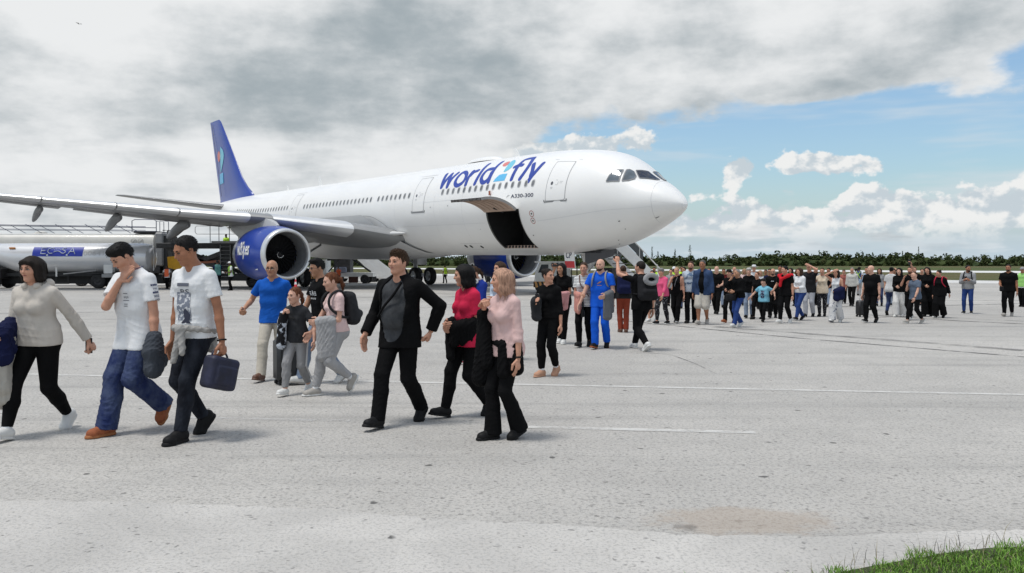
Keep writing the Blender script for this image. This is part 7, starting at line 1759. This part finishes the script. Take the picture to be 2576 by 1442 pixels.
MB().lathe([(.28*P.q, .85*P.q), (.30*P.q, .45*P.q), (.33*P.q, .40*P.q), (.62*P.q, .34*P.q), (.68*P.q, .2*P.q), (.68*P.q, .01)], P.C, P.hu, 20).build('crown_and_brim', WH, hat, 50); MB().lathe([(.34*P.q, .41*P.q), (.42*P.q, .39*P.q)], P.C, P.hu, 20).build('band', K_, hat)
C(1912, 778, 680, 6, 'blonde woman behind the boy in light blue', hair=('long', 'blonde'), top_=('blouse', WH), **FEM)
P = C(1921, 810, 701, 20, 'small boy in light blue printed tee pointing aside', hair=('crop', 'dark'), skin='fair', head=1.16, top_=('tee', LB), armR=((.18, .10, .58), (.4, -1, -.2)), armL=((.15, .0, .60), (.4, -1, -.2)), loose=.014)
for z in (.75, .69, .63): decal(P, *gridrect(0, 1, 0, 1, 3), (0, z-.03), (.10, .06), blotch_mat('print_photo', (.02, .02, .05), (.35, .45, .6), 30), 'print', P.top, off=.008)
C(1936, 784, 676, 12, 'man with sunglasses and navy top in the middle of the crowd', glasses='sun', skin='olive', top_=('tee', NV_))
C(1906, 803, 684, 34, 'woman with pinned-up hair in black tee behind the boy', hair=('bun', 'red'), bot=('slim', K_), **FEM)
P = C(1944, 800, 676, 8, 'bald man with glasses in black tee behind the boy', hair=('bald', 'brown'), glasses='clear', beard='brown', w=1.12); decal(P, *gridrect(0, 1, 0, 1, 3), (0, .745), (.08, .02), WH, 'print', P.top)
C(1962, 780, 668, 4, 'dark-haired man with cap far back in the crowd', skin='tan', top_=('tee', DG))
P = C(1976, 813, 669, 32, 'man in black with a red sweater knotted over his shoulders', hair=('short', 'black'), top_=('tee', K_), bot=('slim', K_), shoe=(SH_W, SH_W), armR=((.10, .06, .56), (.4, -1, 0)), w=1.08, hyaw=-25); watch(P, 'L')
pr = [cap(P.T(-.09, -.05, .83), P.T(-.09, .045, .835), .045, .05, .03), cap(P.T(.09, -.05, .83), P.T(.09, .045, .83), .045, .05, .03), cap(P.T(-.1, -.05, .83), P.T(.1, -.05, .83), .05, .05, .03), cap(P.T(-.09, .05, .83), P.T(.02, .10, .77), .045, .04, .03), cap(P.T(.09, .05, .83), P.T(.02, .10, .77), .045, .04, .03), cap(P.T(.02, .10, .77), P.T(.04, .105, .66), .04, .045, .03)]
thing_sdf('sweater', P, pr, cloth('scarlet', (.55, .02, .03)), P.res, 'red sweater knotted over the shoulders of the man in black', 'sweater', fold_fn(3, .01, .09))
P = C(2013, 806, 674, 44, 'woman in white blouse and blue jeans with long dark hair', hair=('long', 'brown'), hairlen=.2, top_=('blouse', WH), hem=.53, bot=('slim', J3), shoe=(SH_K, SH_W), armL='belly', armR='belly', **FEM)
C(2036, 797, 664, 18, 'tall man in dark shirt shading his eyes with one hand', hair=('short', 'dark'), top_=('tee', K2), hem=.46, bot=('regular', cloth('pale_grey', (.36, .37, .40))), armL='brow', handL='flat', w=1.08)
P = C(2068, 796, 674, 10, 'woman in cream top and dark patterned trousers', hair=('pony', 'brown'), top_=('tee', cloth('cream', (.66, .55, .42))), sleeve=.35, bot=('slim', PAT), armL='hip', armR='hold', stride=.12, **FEM); drape(P, 'R', J4, 'light denim jacket on the arm of the woman in the cream top', .36, fat=.05)
P = C(2104, 811, 678, 22, 'woman in white sleeveless top and white printed trousers, hand at her brow', hair=('long', 'dark'), top_=('tank', WH), bot=('wide', blotch_mat('cloth_cartoonish_white', (.62, .62, .62), (.16, .18, .24), 9, .62)), shoe=(SH_W, NV_), armR='brow', handR='flat', armL='carry', **FEM); drape(P, 'L', NV_, 'navy padded jacket on the arm of the woman in white', .20, fat=.085, t0=.2, t1=1.2)
C(2143, 770, 673, 8, 'man in light shirt far behind the woman in white', hair=('short', 'grey'), top_=('blouse', cloth('bone', (.55, .54, .50))))
C(2050, 768, 672, 350, 'person far back photographing the airliner', hair=('short', 'black'), top_=('tee', GL), armR='photo')
P = C(2192, 812, 668, 30, 'big bald man in black tee and trousers pulling a black case', hair=('bald', 'grey'), skin='fair', bot=('slim', K_), shoe=(SH_K, SH_W), armR='bag', armL='down', hyaw=-38, w=1.18, belly=.3); watch(P, 'L'); suitcase('suitcase', ground_at(2168, 797), .36, .22, .46, mat('suitcase_black', (.012, .012, .014), .5), 'small black wheeled case behind the big bald man', .3, .25)
C(2182, 780, 672, 30, 'man in pale blue shirt behind the big bald man', top_=('blouse', cloth('sky_shirt', (.35, .47, .62))), skin='olive', armR='strap')
P = C(2240, 793, 672, 200, 'dark-haired woman in striped top seen from behind', hair=('bun', 'black'), top_=('tee', STR), bot=('slim', J1), armR='photo', **FEM)
C(2262, 797, 674, 16, 'woman in black hoodie and loose white trousers', hair=('long', 'black'), skin='fair', top_=('sweater', K_), bot=('wide', cloth('chalk', (.66, .65, .63))), shoe=(SH_W, SH_W), armR='belly', armL='hold', **FEM)
P = C(2291, 805, 670, 26, 'man in black raising his phone beside the boy in grey', beard='dark', armL='high', handL='photo', armR='strap', bot=('regular', K_), shoe=(SH_W, SH_W)); phone(P, 'L', 'phone raised by the man beside the boy in grey', False)
P = C(2302, 814, 684, 46, 'boy in slate grey tee and black track pants', hair=('buzz', 'brown'), skin='fair', head=1.06, top_=('tee', cloth('slate_blue', (.10, .13, .18))), bot=('jogger', K_), shoe=(SH_G, SH_W), armL='fwd', armR='strap', stride=.34); watch(P, 'L')
C(2300, 778, 672, 10, 'red-haired woman with bun behind the boy in grey', hair=('bun', 'red'), top_=('tee', K_), **FEM)
C(2334, 796, 672, 12, 'tall woman in long black coat, head tilted', hair=('long', 'dark'), top_=('jacket', K_), hem=.30, bot=('wide', K_), armR='belly', hroll=14, **FEM)
P = C(2364, 800, 680, 24, 'woman in black with red-strapped backpack at the end of the group', hair=('bun', 'dark'), top_=('jacket', K_), bot=('wide', K_), shoe=(SH_K, SH_W), armL='back', hpitch=15, hyaw=-20, **FEM); backpack(P, cloth('strap_red', (.45, .03, .06)), 'red backpack on the woman at the end of the group', .05)
P = C(2434, 789, 667, 8, 'bearded man in grey hoodie and jeans reading his phone', hair=('short', 'dark'), beard='dark', skin='tan', top_=('sweater', cloth('hoodie_grey', (.27, .275, .285))), hood=True, bot=('slim', J3), shoe=(SH_K, SH_W), armR='phone', armL='phone', hyaw=35, stride=.04, stance=1.3); phone(P, 'R', 'phone read by the bearded man in the grey hoodie'); backpack(P, K_, 'black backpack on the bearded man in the grey hoodie', .05)
P = C(2536, 796, 665, 14, 'stocky man in black tee with paper in his hand near the right edge', hair=('short', 'dark'), beard='dark', skin='tan', armR='carry', w=1.15, bot=('slim', K_), shoe=(SH_G, SH_G)); bag(P, 'R', K2, 'black shoulder bag under the arm of the stocky man', .20, .16, .08, .0)
# more heads in the depth of the crowd
for k, (px, py, tp, lab, hr, tm, fm) in enumerate(((1688, 770, 677, 'grey-topped man far behind the hot pink top', 'dark', GM, 0), (1722, 776, 672, 'man with cap far behind the bearded man', 'black', K2, 0), (1820, 774, 676, 'man in maroon far behind the sweater couple', 'brown', cloth('maroon', (.12, .02, .02)), 0), (1848, 770, 672, 'bald man far back beside the straw hat', 'bald', NV_, 0), (1872, 768, 676, 'fair woman far back left of the straw hat', 'blonde', PK, 1),
    (1926, 765, 678, 'man in olive far back right of the straw hat', 'brown', cloth('olive', (.10, .10, .05)), 0), (1990, 770, 674, 'dark-haired woman far behind the red sweater', 'dark', WH, 1), (2005, 764, 677, 'auburn woman far behind the white blouse', 'red', K_, 1), (2085, 772, 674, 'dark-haired man far behind the cream top', 'black', K_, 0), (2122, 764, 678, 'man in faded red far behind the printed trousers', 'brown', cloth('faded_red', (.30, .10, .08)), 0),
    (2212, 770, 675, 'woman in grey far behind the bald man', 'brown', GM, 1), (2250, 768, 676, 'man with camera far behind the striped top', 'dark', K2, 0), (2318, 768, 676, 'dark-haired man far behind the black coat', 'black', K_, 0), (1785, 768, 674, 'man in teal far behind the denim jacket', 'dark', cloth('teal', (.03, .12, .13)), 0))):
    C(px, py, tp, (10, 30, -5, 20, 0)[k % 5], lab, hair=('bald', 'brown') if hr == 'bald' else (('long' if fm else 'short'), hr), top_=('tee', tm), bot=(('slim', 'regular')[k % 2], (K_, J1, J4)[k % 3]), fem=bool(fm), skin=('light', 'olive', 'tan')[k % 3])

# ---------------------------------------------------------------- ground crew
def crew(px, py, crown, yaw, label, vest=HV, shirt=WH, skin='dark', cap_c=None, arms=('down', 'down'), trousers=K_, **o):
    P = at(px, py, crown, yaw, label, skin=skin, hair=('buzz', 'black'), top=('tee', shirt), bot=('regular', trousers), armR=arms[0], armL=arms[1], stride=o.pop('stride', .06), group='ground crew in safety vests', **o)
    if vest is not None:
        q = P.o; P.seed += 3; sv = P.o.get('hem'); P.o['hem'] = .50; old = P.top; P.tops(P.root, 'vest', vest); P.o['hem'] = sv if sv else .475
    if cap_c is not None:
        mb = MB().lathe([(.10*P.q, .41*P.q), (.35*P.q, .36*P.q), (.52*P.q, .2*P.q), (.55*P.q, .01)], P.C, P.hu, 16); b = P.h(0, .36, .12); mb.box(b + P.hf*.10*P.q, (.5*P.q, .45*P.q, .02), np.stack([P.hr, P.hf, P.hu], 1)); ob = mb.build('cap', cap_c, P.root, 50)
    return P
crew(548, 731, 655, 170, 'worker in blue-green vest standing by the loader ladder', vest=mat('vest_teal', (.05, .16, .15), .7, var=.3), shirt=NV_, arms=('fwd', 'down'))
crew(581, 731, 658, 75, 'worker in white cap and green vest beside the engine', vest=mat('vest_green', (.22, .40, .05), .7), cap_c=WH, arms=('belly', 'belly'))
crew(421, 727, 668, 30, 'worker in orange and yellow vest behind the fuel tanker', vest=HVO, arms=('fwd', 'down'))
crew(853, 714, 672, 20, 'worker in orange shirt lifting the brown suitcase', vest=HVO, shirt=HVO, skin='tan', arms=('fwd', 'fwd'), lean=14)
crew(961, 706, 667, 30, 'officer in white shirt and cap standing beyond the boarding steps', vest=None, cap_c=K_); crew(980, 708, 668, 10, 'officer in pale shirt with tie beyond the boarding steps', vest=None, shirt=cloth('pale_shirt', (.55, .58, .62)))
crew(1120, 713, 668, 150, 'worker in yellow vest walking beneath the airliner', stride=.25, skin='tan'); P = crew(1188, 742, 663, 190, 'worker in yellow vest and white cap seen from behind', cap_c=WH)
crew(1646, 760, 672, 10, 'worker in yellow vest left of the hot pink top', skin='tan'); crew(1696, 762, 671, 10, 'worker in white shirt and vest behind the crowd', vest=HV, cap_c=WH); crew(1714, 760, 670, 350, 'worker in yellow vest with dark glasses behind the crowd', glasses='sun', skin='tan')
crew(2160, 744, 672, 195, 'cameraman with crossed yellow straps on navy vest', vest=mat('vest_navy_yellow', (.03, .05, .14), .7), trousers=GM, arms=('phone', 'brow'), skin='dark', cap_c=K_)
V_ = PEOPLE[-1]; [strap(V_, HV, [(sx*.07, -.085, .83), (0, -.105, .72), (-sx*.07, -.09, .60)], .014, 'vest_strap') for sx in (1, -1)]
cm = empty('video_camera', V_.root.location, V_.root.rotation_euler[2], 'black video camera on the shoulder of the cameraman', 'camera'); MB().box(V_.T(-.10, .06, .90), (.10, .32, .12), bev=.01).build('camera_body', SH_K, cm); MB().lathe([(0, .045), (.14, .05)], V_.T(-.10, .15, .90), V_.tf, 12, cap=True).build('lens', SH_K, cm, 40)
crew(2572, 772, 672, 20, 'man in green vest and grey cap at the right edge', vest=mat('vest_pale_green', (.30, .60, .16), .7), cap_c=GM, skin='tan'); 
P = at(536, 716, 604, 10, 'worker in yellow vest up on the loader platform', skin='dark', hair=('buzz', 'black'), top=('vest', HV), bot=('regular', K_), group='ground crew in safety vests') if False else None
p0 = np.array([-21.1, 61.75, 2.18]); Pl = Person(p0, 1.70, 10, res=.030, skin='dark', hair=('buzz', 'black'), top=('tee', HV), bot=('regular', K_), stride=.05); Pl.build('worker in yellow vest standing up on the loader behind its platform', 'person', 'ground crew in safety vests')
# walkers with cabin cases under the fuselage
for k, (px, py, tp) in enumerate(((1238, 711, 668), (1252, 711, 669), (1216, 710, 668))): at(px, py, tp, (-60, -70, -50)[k], ('passenger with wheeled case half hidden beneath the fuselage', 'second walker beneath the fuselage beside the one with the case', 'walker in black farthest left beneath the fuselage')[k], top=('tee', (K_, NV_, DG)[k]), bot=('slim', K_), hair=('short', 'dark'), stride=.4)
suitcase('suitcase', ground_at(1228, 711), .36, .22, .55, mat('suitcase_black', (.012, .012, .014)), 'black wheeled case pulled beneath the fuselage', .4, .3)
